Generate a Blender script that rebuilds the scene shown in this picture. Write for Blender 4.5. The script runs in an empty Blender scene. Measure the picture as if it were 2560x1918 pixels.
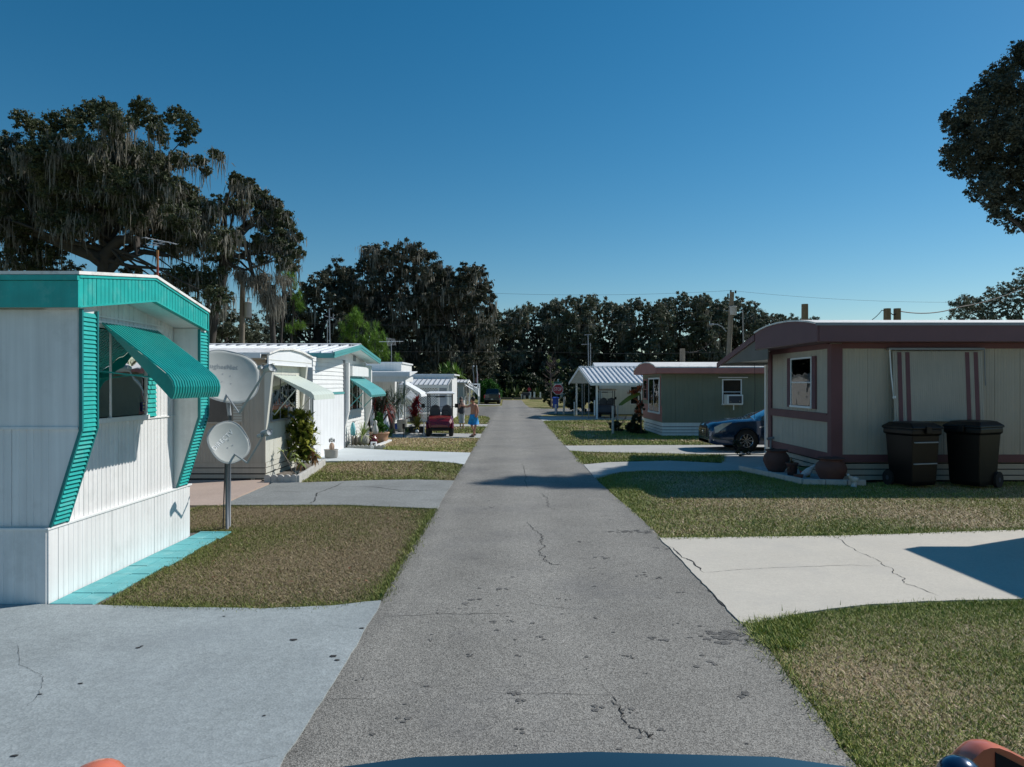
import bpy, bmesh, math, random
import numpy as np
from mathutils import Vector, Matrix, Euler
sc = bpy.context.scene
# ---------------------------------------------------------------- camera, sky, sun, exposure
F, H, CY = 1780.0, 2.35, 959.5          # focal length in photo pixels, eye height in metres
cd = bpy.data.cameras.new('camera'); cam = bpy.data.objects.new('camera', cd); sc.collection.objects.link(cam)
cam.location = (0, 0, H); cam.rotation_euler = (math.radians(90), 0, 0)
cd.sensor_width = 36; cd.lens = 36*F/2560; cd.clip_start = .05; cd.clip_end = 3000
sc.camera = cam
SUN = Vector((4.0, 1.95, 3.7)).normalized()
EL = math.asin(SUN.z); AZ = math.atan2(SUN.x, SUN.y)
w = bpy.data.worlds.new('World'); sc.world = w; w.use_nodes = True
nt = w.node_tree; bg = nt.nodes['Background']
sky = nt.nodes.new('ShaderNodeTexSky'); sky.sky_type = 'NISHITA'; sky.sun_disc = False
sky.sun_elevation = EL; sky.sun_rotation = AZ; sky.altitude = 0; sky.air_density = 1.0; sky.dust_density = .15; sky.ozone_density = 3.0
bg.inputs['Strength'].default_value = .085
hs = nt.nodes.new('ShaderNodeHueSaturation'); hs.inputs['Saturation'].default_value = 1.37; hs.inputs['Hue'].default_value = .488
nt.links.new(sky.outputs['Color'], hs.inputs['Color']); nt.links.new(hs.outputs[0], bg.inputs['Color'])
sl = bpy.data.lights.new('sun', 'SUN'); sl.energy = 4.4; sl.angle = math.radians(.53); sl.color = (1, .955, .89)
so = bpy.data.objects.new('sun', sl); sc.collection.objects.link(so)
so.rotation_euler = SUN.to_track_quat('Z', 'Y').to_euler(); so.location = (30, 20, 40)
sc.view_settings.view_transform = 'Standard'; sc.view_settings.look = 'None'
sc.view_settings.exposure = 0; sc.view_settings.gamma = 1; sc.view_settings.use_curve_mapping = False

# ---------------------------------------------------------------- helpers
col = sc.collection
R = math.radians
def P(px, py, D): return Vector(((px-1280)*D/F, D, H-(py-CY)*D/F))      # photo point at a chosen distance
def G(px, py):                                                         # photo point on the ground
    D = H*F/(py-CY); return ((px-1280)*D/F, D)
def tag(o, label=None, cat=None, group=None, kind=None):
    if label: o['label'] = label
    if cat: o['category'] = cat
    if group: o['group'] = group
    if kind: o['kind'] = kind
    return o
def thing(name, label, cat, loc=(0,0,0), rz=0, group=None):
    o = bpy.data.objects.new(name, None); col.objects.link(o); o.empty_display_size = .2
    o.location = loc; o.rotation_euler = (0,0,rz); return tag(o, label, cat, group)
class MB:
    def __init__(s): s.v = []; s.f = []
    def add(s, vs, fs):
        n = len(s.v); s.v += [tuple(v) for v in vs]; s.f += [tuple(i+n for i in f) for f in fs]; return s
    def box(s, x0, x1, y0, y1, z0, z1):
        if x0 > x1: x0, x1 = x1, x0
        if y0 > y1: y0, y1 = y1, y0
        if z0 > z1: z0, z1 = z1, z0
        return s.add([(x0,y0,z0),(x1,y0,z0),(x1,y1,z0),(x0,y1,z0),(x0,y0,z1),(x1,y0,z1),(x1,y1,z1),(x0,y1,z1)],
            [(0,3,2,1),(4,5,6,7),(0,1,5,4),(1,2,6,5),(2,3,7,6),(3,0,4,7)])
    def prism(s, poly, ax, a, b):
        """poly: 2-D points in the plane without axis ax, pushed from a to b along ax"""
        def q(p, t): return {'x': (t,p[0],p[1]), 'y': (p[0],t,p[1]), 'z': (p[0],p[1],t)}[ax]
        n = len(poly); vs = [q(p,a) for p in poly]+[q(p,b) for p in poly]
        fs = [tuple(range(n)), tuple(range(2*n-1, n-1, -1))]+[(i, n+i, n+(i+1)%n, (i+1)%n) for i in range(n)]
        return s.add(vs, fs)
    def tube(s, pts, r, n=8, cap=True):
        pts = [Vector(p) for p in pts]; rs = r if isinstance(r, (list,tuple)) else [r]*len(pts)
        vs = []; up0 = None
        for i, p in enumerate(pts):
            d = (pts[min(i+1,len(pts)-1)]-pts[max(i-1,0)]).normalized()
            if up0 is None: up0 = Vector((0,0,1)) if abs(d.z) < .9 else Vector((1,0,0))
            a = d.cross(up0).normalized(); b = d.cross(a).normalized(); up0 = -b if False else up0
            for k in range(n):
                t = 2*math.pi*k/n; vs.append(p+(a*math.cos(t)+b*math.sin(t))*rs[i])
        fs = []
        for i in range(len(pts)-1):
            for k in range(n): fs.append((i*n+k, i*n+(k+1)%n, (i+1)*n+(k+1)%n, (i+1)*n+k))
        if cap: fs += [tuple(range(n)), tuple(range(len(vs)-1, len(vs)-n-1, -1))]
        return s.add(vs, fs)
    def lathe(s, prof, c=(0,0,0), n=20):
        vs = []; fs = []
        for r, z in prof:
            for k in range(n):
                t = 2*math.pi*k/n; vs.append((c[0]+r*math.cos(t), c[1]+r*math.sin(t), c[2]+z))
        for i in range(len(prof)-1):
            for k in range(n): fs.append((i*n+k, i*n+(k+1)%n, (i+1)*n+(k+1)%n, (i+1)*n+k))
        return s.add(vs, fs)
    def ball(s, c, r, n=10, m=7, sq=(1,1,1)):
        vs = []; fs = []
        for i in range(m+1):
            ph = math.pi*i/m
            for k in range(n):
                t = 2*math.pi*k/n
                vs.append((c[0]+r*sq[0]*math.sin(ph)*math.cos(t), c[1]+r*sq[1]*math.sin(ph)*math.sin(t), c[2]+r*sq[2]*math.cos(ph)))
        for i in range(m):
            for k in range(n): fs.append((i*n+k, (i+1)*n+k, (i+1)*n+(k+1)%n, i*n+(k+1)%n))
        return s.add(vs, fs)
    def mesh(s, name, smooth=False):
        me = bpy.data.meshes.new(name); me.from_pydata(s.v, [], s.f); me.update()
        if smooth: me.shade_smooth()
        return me
def link(name, me, m=None, parent=None, label=None, local=False, loc=None, rot=None, kind=None):
    o = bpy.data.objects.new(name, me); col.objects.link(o)
    if m is not None and len(me.materials) == 0: me.materials.append(m)
    if parent is not None:
        o.parent = parent
        if parent.type == 'EMPTY' and not local: o.matrix_parent_inverse = Matrix.Translation(-parent.location)
    if loc is not None: o.location = loc
    if rot is not None: o.rotation_euler = rot
    if label: o['label'] = label
    if kind: o['kind'] = kind
    return o
def part(name, mb, m, parent, label=None, smooth=False, bev=0, local=False, **k):
    o = link(name, mb.mesh(name, smooth), m, parent, label, local, **k)
    if bev:
        b = o.modifiers.new('b', 'BEVEL'); b.width = bev; b.segments = 2; b.limit_method = 'ANGLE'; b.angle_limit = R(40)
    return o
def solo(name, mb, m, label, cat, group=None, smooth=False, bev=0):
    o = part(name, mb, m, None, None, smooth, bev); return tag(o, label, cat, group)

# ---------------------------------------------------------------- materials
def mat(name, c, rough=.6, metal=0, var=.12, vs=2.0, bump=0, bs=60, streak=0, spec=.5, dirt=None, dsc=3, coat=0, spk=0, spks=200):
    m = bpy.data.materials.new(name); m.use_nodes = True; t = m.node_tree; N = t.nodes; L = t.links
    b = N['Principled BSDF']; b.inputs['Roughness'].default_value = rough; b.inputs['Metallic'].default_value = metal
    b.inputs['Specular IOR Level'].default_value = spec
    if coat: b.inputs['Coat Weight'].default_value = coat; b.inputs['Coat Roughness'].default_value = .03
    g = N.new('ShaderNodeNewGeometry')
    def noise(scale, vec=None, det=4, ro=.55):
        n = N.new('ShaderNodeTexNoise'); n.inputs['Scale'].default_value = scale; n.inputs['Detail'].default_value = det; n.inputs['Roughness'].default_value = ro
        L.new(vec or g.outputs['Position'], n.inputs['Vector']); return n.outputs['Fac']
    def mapr(v, a, b2, c2, d):
        n = N.new('ShaderNodeMapRange'); L.new(v, n.inputs[0])
        for i, x in enumerate((a,b2,c2,d)): n.inputs[i+1].default_value = x
        return n.outputs[0]
    def mul(c1, fac):
        n = N.new('ShaderNodeMix'); n.data_type = 'RGBA'; n.blend_type = 'MULTIPLY'; n.inputs[0].default_value = 1
        if isinstance(c1, tuple): n.inputs[6].default_value = (*c1, 1)
        else: L.new(c1, n.inputs[6])
        L.new(fac, n.inputs[7]); return n.outputs[2]
    def mixc(fac, c1, c2):
        n = N.new('ShaderNodeMix'); n.data_type = 'RGBA'; L.new(fac, n.inputs[0])
        for i, c0 in ((6,c1),(7,c2)):
            if isinstance(c0, tuple): n.inputs[i].default_value = (*c0, 1)
            else: L.new(c0, n.inputs[i])
        return n.outputs[2]

    out = mul(tuple(c), mapr(noise(vs), .25, .75, 1-var, 1+var))
    if streak:
        mp = N.new('ShaderNodeMapping'); mp.inputs['Scale'].default_value = (14,14,.5); L.new(g.outputs['Position'], mp.inputs['Vector'])
        out = mul(out, mapr(noise(1, mp.outputs[0]), .3, .75, 1.04, 1-streak))
    if dirt: out = mixc(mapr(noise(dsc, det=8, ro=.7), .52, .72, 0, .8), out, tuple(dirt))
    if spk: out = mul(out, mapr(noise(spks, det=2), .3, .7, 1-spk, 1+spk))
    L.new(out, b.inputs['Base Color'])
    if bump:
        bn = N.new('ShaderNodeBump'); bn.inputs['Strength'].default_value = bump; bn.inputs['Distance'].default_value = .01
        L.new(noise(bs, det=5), bn.inputs['Height']); L.new(bn.outputs[0], b.inputs['Normal'])

    return m
def glassmat(name, tint=(.75,.8,.8), refl=.12):
    m = bpy.data.materials.new(name); m.use_nodes = True; t = m.node_tree; N = t.nodes; L = t.links
    N.remove(N['Principled BSDF']); o = N['Material Output']
    tr = N.new('ShaderNodeBsdfTransparent'); tr.inputs[0].default_value = (*tint, 1)
    gl = N.new('ShaderNodeBsdfGlossy'); gl.inputs['Roughness'].default_value = .02
    fr = N.new('ShaderNodeFresnel'); fr.inputs[0].default_value = 1.42
    g = N.new('ShaderNodeNewGeometry'); no = N.new('ShaderNodeTexNoise'); no.inputs['Scale'].default_value = 1.4
    L.new(g.outputs['Position'], no.inputs['Vector']); bp = N.new('ShaderNodeBump'); bp.inputs['Strength'].default_value = .12; bp.inputs['Distance'].default_value = .1
    L.new(no.outputs[0], bp.inputs['Height']); L.new(bp.outputs[0], gl.inputs['Normal'])
    mx = N.new('ShaderNodeMixShader'); L.new(fr.outputs[0], mx.inputs[0]); L.new(tr.outputs[0], mx.inputs[1]); L.new(gl.outputs[0], mx.inputs[2])
    L.new(mx.outputs[0], o.inputs['Surface']); return m
M = {}
M['white'] = mat('white_paint', (.80,.81,.80), .5, streak=.07, var=.05)
M['whiteA'] = mat('white_siding', (.80,.80,.79), .42, bump=.35, bs=2.2, streak=.13, var=.05, dirt=(.52,.52,.50), dsc=.7)
M['cleanwhite'] = mat('clean_white_metal', (.82,.84,.85), .4, var=.04)
M['roofwhite'] = mat('roof_coating', (.80,.79,.76), .7, dirt=(.35,.31,.27), dsc=5, var=.06)
M['roofmetal'] = mat('white_roof_metal', (.72,.74,.76), .45, var=.06, streak=.05)
M['teal'] = mat('teal_paint', (.012,.40,.36), .42, var=.12, vs=5, streak=.14, dirt=(.10,.46,.41), dsc=4)
M['tealdark'] = mat('teal_trim_paint', (.006,.19,.19), .45)
M['tealawn'] = mat('teal_awning_enamel', (.004,.27,.245), .34, var=.12, streak=.1, dirt=(.03,.30,.27), dsc=6)
M['tealC'] = mat('faded_teal_metal', (.10,.36,.36), .4, var=.07)
M['pavteal'] = mat('turquoise_paver', (.12,.42,.44), .75, var=.14, vs=4, dirt=(.28,.55,.54), dsc=3, bump=.3)
M['cream'] = mat('cream_siding', (.62,.62,.55), .5, streak=.08, var=.05)
M['creamA'] = mat('pale_cream_awning', (.60,.66,.58), .4, var=.05)
M['beige'] = mat('beige_siding', (.46,.415,.34), .55, streak=.1, var=.06)
M['maroon'] = mat('maroon_trim_paint', (.155,.062,.068), .6, var=.12, bump=.1)
M['maroonR'] = mat('maroon_fascia_metal', (.150,.070,.080), .5, var=.08)
M['green'] = mat('sage_green_siding', (.175,.200,.150), .55, streak=.12, var=.06)
M['pink'] = mat('faded_salmon_trim', (.40,.165,.145), .6, var=.12)
M['greypost'] = mat('galvanised_steel', (.24,.26,.28), .5, .3)
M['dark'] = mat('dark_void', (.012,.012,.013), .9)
M['blackplastic'] = mat('black_plastic', (.005,.005,.0055), .38, var=.1, bump=.05, spec=.3)
M['rubber'] = mat('tyre_rubber', (.015,.015,.015), .85)
M['glass'] = glassmat('window_glass')
M['darkglass'] = mat('tinted_glass', (.008,.011,.014), .04, spec=.9, var=0)
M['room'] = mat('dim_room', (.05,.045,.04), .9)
M['curtain'] = mat('curtain_fabric', (.36,.36,.34), .9, streak=.4)
M['lace'] = mat('white_lace_fabric', (.75,.77,.78), .9, streak=.2)
M['dish'] = mat('dish_enamel', (.46,.48,.46), .4, var=.07, vs=6)
M['dishgrey'] = mat('dish_grey_plastic', (.30,.33,.35), .5)
M['chrome'] = mat('chrome', (.6,.6,.62), .15, 1, var=.03)
M['alloy'] = mat('alloy_wheel_metal', (.5,.5,.52), .25, .9, var=.03)
M['wood'] = mat('weathered_wood', (.22,.19,.15), .85, streak=.3, bump=.3)
M['bark'] = mat('oak_bark', (.05,.044,.038), .95, bump=1, bs=8, var=.3, vs=1.5)
M['terra'] = mat('terracotta', (.13,.055,.042), .8, var=.15, vs=5, bump=.1)
M['terralight'] = mat('pale_terracotta', (.50,.30,.19), .8, var=.1)
M['darkpot'] = mat('charcoal_pot', (.05,.055,.06), .6)
M['concpot'] = mat('cast_concrete', (.33,.32,.29), .9, var=.15, bump=.4, bs=40, dirt=(.16,.15,.13), dsc=8)
M['curb'] = mat('concrete_edging', (.50,.49,.46), .9, var=.15, vs=4, bump=.3, dirt=(.25,.24,.22), dsc=4)
M['stone'] = mat('white_gravel', (.5,.52,.54), .9, var=.3, vs=20)
M['mulch'] = mat('grey_mulch', (.16,.14,.12), .95, var=.5, vs=25, bump=1, bs=40)
M['wire'] = mat('black_cable', (.03,.03,.035), .7)
M['red'] = mat('red_enamel', (.15,.005,.010), .25, coat=.6, var=.05)
M['stopred'] = mat('sign_red', (.38,.03,.04), .5, var=.05)
M['signgreen'] = mat('sign_green', (.01,.10,.07), .5)
M['bluebin'] = mat('blue_plastic', (.012,.06,.32), .5)
M['skin'] = mat('skin', (.42,.20,.135), .5, var=.06)
M['skin2'] = mat('pale_skin', (.50,.28,.21), .5, var=.06)
M['hair'] = mat('dark_hair', (.015,.012,.01), .6)
M['hair2'] = mat('grey_brown_hair', (.09,.075,.065), .6)
M['trunks'] = mat('blue_swim_trunks', (.01,.26,.60), .7)
M['greytop'] = mat('dark_grey_cloth', (.06,.065,.08), .85)
M['palecloth'] = mat('pale_grey_cloth', (.55,.56,.62), .85)
M['seat'] = mat('grey_vinyl', (.06,.065,.075), .5)
M['orange'] = mat('orange_car_paint', (.66,.17,.09), .35, coat=.5, var=.02)
M['blackroof'] = mat('black_car_roof', (.006,.006,.007), .05, coat=.5, var=0)
M['navy'] = mat('dark_blue_car_paint', (.009,.034,.085), .22, .4, coat=1, var=.02)
M['truck'] = mat('dark_green_car_paint', (.008,.02,.024), .3, coat=1, var=.02)
M['lamp'] = mat('lamp_glass', (.55,.5,.42), .15, var=.15, vs=12)
M['flagred'] = mat('flag_red_white', (.45,.2,.22), .8)
def leafmat(name, c, c2, sc_=.6, rough=.55):
    m = bpy.data.materials.new(name); m.use_nodes = True; t = m.node_tree; N = t.nodes; L = t.links; b = N['Principled BSDF']
    b.inputs['Roughness'].default_value = rough; b.inputs['Specular IOR Level'].default_value = .35
    g = N.new('ShaderNodeNewGeometry'); no = N.new('ShaderNodeTexNoise'); no.inputs['Scale'].default_value = sc_; no.inputs['Detail'].default_value = 3
    L.new(g.outputs['Position'], no.inputs['Vector'])
    tl = N.new('ShaderNodeBsdfTranslucent'); ms = N.new('ShaderNodeMixShader'); ms.inputs[0].default_value = .22
    L.new(b.outputs[0], ms.inputs[1]); L.new(tl.outputs[0], ms.inputs[2]); L.new(ms.outputs[0], N['Material Output'].inputs['Surface'])
    a = N.new('ShaderNodeMath'); a.operation = 'ADD'; L.new(no.outputs[0], a.inputs[0])
    r = N.new('ShaderNodeMath'); r.operation = 'MULTIPLY_ADD'; r.inputs[1].default_value = .5; r.inputs[2].default_value = -.25
    L.new(g.outputs['Random Per Island'], r.inputs[0]); L.new(r.outputs[0], a.inputs[1])
    mx = N.new('ShaderNodeMix'); mx.data_type = 'RGBA'; mr = N.new('ShaderNodeMapRange'); mr.inputs[1].default_value = .2; mr.inputs[2].default_value = .8
    L.new(a.outputs[0], mr.inputs[0]); L.new(mr.outputs[0], mx.inputs[0])
    mx.inputs[6].default_value = (*c,1); mx.inputs[7].default_value = (*c2,1); L.new(mx.outputs[2], b.inputs['Base Color']); L.new(mx.outputs[2], tl.inputs['Color'])
    return m
M['oakleaf'] = leafmat('oak_foliage', (.040,.058,.024), (.105,.120,.058))
M['oakleaf2'] = leafmat('dark_oak_foliage', (.040,.052,.030), (.110,.112,.078))
M['hazeleaf'] = leafmat('hazed_oak_foliage', (.075,.098,.062), (.175,.19,.13))  # leaf colour lightened to imitate distance haze on the far tree line
M['pineleaf'] = leafmat('pine_foliage', (.10,.22,.025), (.22,.36,.06))
M['bushleaf'] = leafmat('shrub_foliage', (.02,.10,.008), (.05,.17,.02), 2)
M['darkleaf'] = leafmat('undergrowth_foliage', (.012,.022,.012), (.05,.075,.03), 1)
M['greenleaf'] = leafmat('green_leaf', (.04,.13,.015), (.14,.24,.04), 6)
M['croton'] = leafmat('croton_leaf', (.06,.11,.015), (.42,.42,.07), 5)
M['crotonred'] = leafmat('red_orange_leaf', (.30,.05,.02), (.55,.20,.08), 4)
M['redleaf'] = leafmat('crimson_leaf', (.16,.012,.02), (.34,.04,.03), 4)
M['goldleaf'] = leafmat('gold_green_leaf', (.14,.16,.03), (.48,.36,.08), 6)
M['paleleaf'] = leafmat('pale_green_leaf', (.14,.22,.05), (.42,.48,.18), 6)
M['dryleaf'] = leafmat('dry_brown_leaf', (.13,.06,.025), (.32,.18,.08), 6)
M['moss'] = leafmat('hanging_grey_moss', (.13,.125,.10), (.27,.255,.215), 1.2, .95)
M['twig'] = mat('bare_twigs', (.14,.10,.09), .9)
# ---------------------------------------------------------------- builders
def obox(mb, p, u, n, s0, s1, z0, z1, t0, t1):
    """box on a wall: p base point (x,y), u along, n outward; s along u, t along n"""
    c = [(p[0]+u[0]*s+n[0]*t, p[1]+u[1]*s+n[1]*t) for s, t in ((s0,t0),(s1,t0),(s1,t1),(s0,t1))]
    return mb.add([(x,y,z0) for x,y in c]+[(x,y,z1) for x,y in c], [(0,3,2,1),(4,5,6,7),(0,1,5,4),(1,2,6,5),(2,3,7,6),(3,0,4,7)])
def val(f, s): return f(s) if callable(f) else f
def panels(parent, name, m, p, u, n, s0, s1, pitch, zb, zt, ribs=3, gap=.008, th=.012, rd=.006, joined=False, label=None):
    """vertical siding panels with pressed grooves, each its own part"""
    s = s0; J = MB(); const = not callable(zb) and not callable(zt); cache = {}
    while s < s1-.02:
        e = min(s+pitch, s1); wd = e-s-gap
        xs = [(0,0),(.003,th)]
        for k in range(ribs):
            c = wd*(k+1)/(ribs+1); xs += [(c-.010,th),(c-.004,th-rd),(c+.004,th-rd),(c+.010,th)]
        xs += [(wd-.003,th),(wd,0)]
        o0 = (0,0) if (const and not joined) else (p[0]+u[0]*s, p[1]+u[1]*s)
        vs = []; fs = []
        for a, t in xs:
            x = o0[0]+u[0]*a+n[0]*t; y = o0[1]+u[1]*a+n[1]*t
            vs += [(x,y,val(zb,s+a)),(x,y,val(zt,s+a))]
        k = len(xs)
        for i in range(k-1): fs.append((2*i,2*i+2,2*i+3,2*i+1))
        fs.append(tuple(2*i for i in range(k))[::-1]); fs.append(tuple(2*i+1 for i in range(k)))
        if joined: J.add(vs, fs)
        elif const:
            key = round(wd,3)
            if key not in cache: cache[key] = MB().add(vs, fs).mesh(name); cache[key].materials.append(m)
            link(name, cache[key], None, parent, label, loc=(p[0]+u[0]*s, p[1]+u[1]*s, 0))
        else: part(name, MB().add(vs, fs), m, parent, label)
        s = e
    if joined: part(name, J, m, parent, label)
def boards(parent, name, m, p, u, n, s0, s1, zs, t0=0, t1=.02, lean=0, label=None):
    """horizontal boards, each its own part; lean tips the lower edge out (lap siding)"""
    for z0, z1 in zs:
        b = MB(); obox(b, p, u, n, s0, s1, z0, z1, t0, t1)
        if lean:
            for i in (2,3): b.v[i] = (b.v[i][0]+n[0]*lean, b.v[i][1]+n[1]*lean, b.v[i][2])
        part(name, b, m, parent, label)
def window(parent, p, u, n, s0, s1, z0, z1, cols=2, rows=1, fm=None, gm=None, fw=.04, t=.05, curtain=None, back=True, label=None):
    fm = fm or M['cleanwhite']; gm = gm or M['glass']; b = MB(); mw = fw*.6
    obox(b,p,u,n,s0-fw,s0,z0-fw,z1+fw,.013,t); obox(b,p,u,n,s1,s1+fw,z0-fw,z1+fw,.013,t)
    obox(b,p,u,n,s0,s1,z1,z1+fw,.013,t); obox(b,p,u,n,s0-.02-fw,s1+.02+fw,z0-fw-.012,z0-.0,.013,t+.02)
    for i in range(1, cols):
        c = s0+(s1-s0)*i/cols; obox(b,p,u,n,c-mw/2,c+mw/2,z0,z1,.022,t-.004)
    for i in range(1, rows):
        c = z0+(z1-z0)*i/rows; obox(b,p,u,n,s0,s1,c-mw/2,c+mw/2,.024,t-.002)
    wn = part('window', b, fm, parent, label)
    if back: q = MB(); obox(q,p,u,n,s0,s1,z0,z1,.013,.016); part('dark_backing', q, M['room'], wn)  # dark sheet behind the panes imitates the unlit room
    for i in range(cols):
        for j in range(rows):
            q = MB(); a = s0+(s1-s0)*i/cols; c = s0+(s1-s0)*(i+1)/cols; d = z0+(z1-z0)*j/rows; e = z0+(z1-z0)*(j+1)/rows
            obox(q,p,u,n,a+mw/2,c-mw/2,d+mw/2,e-mw/2,t-.016,t-.012); part('pane', q, gm, wn)
    return wn
def curtain(wn, p, u, n, s0, s1, z0, z1, m, t=.022, waves=9, bottom=None):
    b = MB(); k = waves*4; vs = []
    for i in range(k+1):
        s = s0+(s1-s0)*i/k; d = t+.004*math.sin(i*math.pi/2); x = p[0]+u[0]*s+n[0]*d; y = p[1]+u[1]*s+n[1]*d
        vs += [(x,y,z0 if bottom is None else bottom((i/k))),(x,y,z1)]
    b.add(vs, [(2*i,2*i+2,2*i+3,2*i+1) for i in range(k)]); return part('curtain', b, m, wn)
def awning(parent, X, sgn, Y0, Y1, prof, nsl, m, mside=None, brace=None, slat_parts=True, rib=.012, label=None):
    """metal awning on an end wall: prof = (out, z) from wall to lip; slats run down it"""
    b = MB(); pr = [(X+sgn*o, z) for o, z in prof]
    b.prism([(x,z-.004) for x,z in pr], 'y', Y0-.006, Y0-.002)
    aw = part('awning', b, mside or m, parent, label); part('side_panel', MB().prism([(x,z-.004) for x,z in pr], 'y', Y1+.002, Y1+.006), mside or m, aw)
    wd = (Y1-Y0)/nsl
    def slat():
        q = MB(); vs = []; cs = [(0,0),(.10,rib),(.62,rib),(.72,0),(1,0)]
        nn = len(pr); nrm = []
        for i in range(nn):
            a = Vector(pr[max(i-1,0)]); c = Vector(pr[min(i+1,nn-1)]); d = (c-a).normalized(); nv = Vector((-d[1], d[0]))
            if nv.x*sgn < 0: nv = -nv
            nrm.append(nv)
        for i in range(nn):
            for f, h in cs: vs.append((pr[i][0]+nrm[i].x*h, f*wd, pr[i][1]+nrm[i].y*h))
        fs = []; c = len(cs)
        for i in range(nn-1):
            for j in range(c-1): fs.append((i*c+j, i*c+j+1, (i+1)*c+j+1, (i+1)*c+j))
        q.add(vs, fs); return q
    if slat_parts:
        me = slat().mesh('slat'); me.materials.append(m)
        for i in range(nsl): link('slat', me, None, aw, loc=(0, Y0+i*wd, 0))
    else:
        Q = MB(); s0 = slat()
        for i in range(nsl): Q.add([(x,y+Y0+i*wd,z) for x,y,z in s0.v], s0.f)
        part('awning_sheet', Q, m, aw)
    if brace:
        (o0,z0),(o1,z1),r = brace
        for yy in (Y0+.01, Y1-.02):
            part('brace', MB().tube([(X+sgn*o0,yy,z0),(X+sgn*o1,yy,z1)], r, 6), mside or m, aw)
    return aw
def wing(parent, name, m, poly, y0, y1): return part(name, MB().prism(poly, 'y', y0, y1), m, parent)
def copy_tree(o, parent=None):
    c = o.copy(); col.objects.link(c); c.parent = parent
    for ch in o.children: copy_tree(ch, c)
    return c
def fastmesh(name, V, quads=True, k=4, cols=None):
    """V: (n*k,3) array of k-gons"""
    n = len(V)//k; me = bpy.data.meshes.new(name)
    me.vertices.add(n*k); me.vertices.foreach_set('co', V.astype(np.float32).ravel())
    me.loops.add(n*k); me.loops.foreach_set('vertex_index', np.arange(n*k, dtype=np.int32))
    me.polygons.add(n); me.polygons.foreach_set('loop_start', np.arange(0, n*k, k, dtype=np.int32))
    if cols is not None:
        ca = me.color_attributes.new('tint', 'FLOAT_COLOR', 'POINT')
        ca.data.foreach_set('color', np.repeat(np.c_[cols, np.ones(n)], k, axis=0).astype(np.float32).ravel())
    me.update(calc_edges=True); return me
def rndrot(rng, n):
    a = rng.normal(size=(n,3)); a /= np.linalg.norm(a,axis=1)[:,None]
    b = rng.normal(size=(n,3)); b -= (a*b).sum(1)[:,None]*a; b /= np.linalg.norm(b,axis=1)[:,None]; return a, b
def leaf_points(rng, cl, n, sub=9, shell=.75):
    """points lumped into twigs spread over each clump"""
    cl = np.array(cl, float); rad = cl[:,3]; wt = rad**2.2; wt /= wt.sum()
    S = sub; k = len(cl); d = rng.normal(size=(k,S,3)); d /= np.linalg.norm(d,axis=2)[:,:,None]
    rr = shell*(.25+.95*rng.uniform(0,1,(k,S,1))**.7); d[:,:,2] *= .85
    subc = cl[:,None,:3]+d*rr*rad[:,None,None]; sr = rad[:,None]*rng.uniform(.10,.34,(k,S))
    ci = rng.choice(k, n, p=wt); si = rng.integers(0, S, n)
    off = rng.normal(size=(n,3)); off /= np.linalg.norm(off,axis=1)[:,None]; off *= (rng.uniform(0,1,n)**.6*np.where(rng.uniform(size=n) < .12, 1.8, 1))[:,None]
    return subc[ci,si]+off*sr[ci,si][:,None]*np.array([1,1,.75])
def leaves(name, m, parent, cl, n, size, seed, sub=9, shell=.75, asp=.55, local=False):
    rng = np.random.default_rng(seed); c = leaf_points(rng, cl, n, sub, shell); a, b = rndrot(rng, n)
    s = size*rng.uniform(.55,1.5,n)[:,None]
    V = np.empty((n,3,3)); V[:,0] = c+a*s*1.1; V[:,1] = c-a*s*.55+b*s*asp*1.1; V[:,2] = c-a*s*.55-b*s*asp*1.1
    return link(name, fastmesh(name, V.reshape(-1,3), k=3), m, parent, local=local)
def moss(parent, cl, n, seed, lmin=.5, lmax=2.2, wd=.07, local=False):
    rng = np.random.default_rng(seed); cl = np.array(cl, float); w_ = cl[:,3]**1.6; w_ /= w_.sum()
    g = n//7; ci = rng.choice(len(cl), g, p=w_); cc = cl[ci,:3].copy(); rad = cl[ci,3]
    cc += rng.uniform(-1,1,(g,3))*rad[:,None]*np.array([.9,.9,.5]); L0 = rng.uniform(lmin,lmax,g)*rng.uniform(.4,1,g)
    idx = np.repeat(np.arange(g), 7); k = len(idx)
    base = cc[idx]+rng.normal(size=(k,3))*np.array([.22,.22,.15])*(.6+wd*6); L_ = L0[idx]*rng.uniform(.15,1.1,k)
    th = rng.uniform(0,math.pi,k); dx = np.c_[np.cos(th),np.sin(th),np.zeros(k)]; W = wd*rng.uniform(.3,1.4,k)[:,None]
    fr = [0,.3,.65,1]; ww = [.5,1,.7,.04]; pts = []
    sway = rng.normal(size=(k,3))*np.array([.12,.12,0])
    for j in range(4):
        c = base-np.array([0,0,1])*(L_*fr[j])[:,None]+sway*fr[j]+rng.normal(size=(k,3))*.02
        pts.append((c-dx*W*ww[j], c+dx*W*ww[j]))
    V = np.empty((k,3,4,3))
    for j in range(3):
        V[:,j,0] = pts[j][0]; V[:,j,1] = pts[j][1]; V[:,j,2] = pts[j+1][1]; V[:,j,3] = pts[j+1][0]
    return link('hanging_moss', fastmesh('hanging_moss', V.reshape(-1,3)), M['moss'], parent, local=local)
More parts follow.
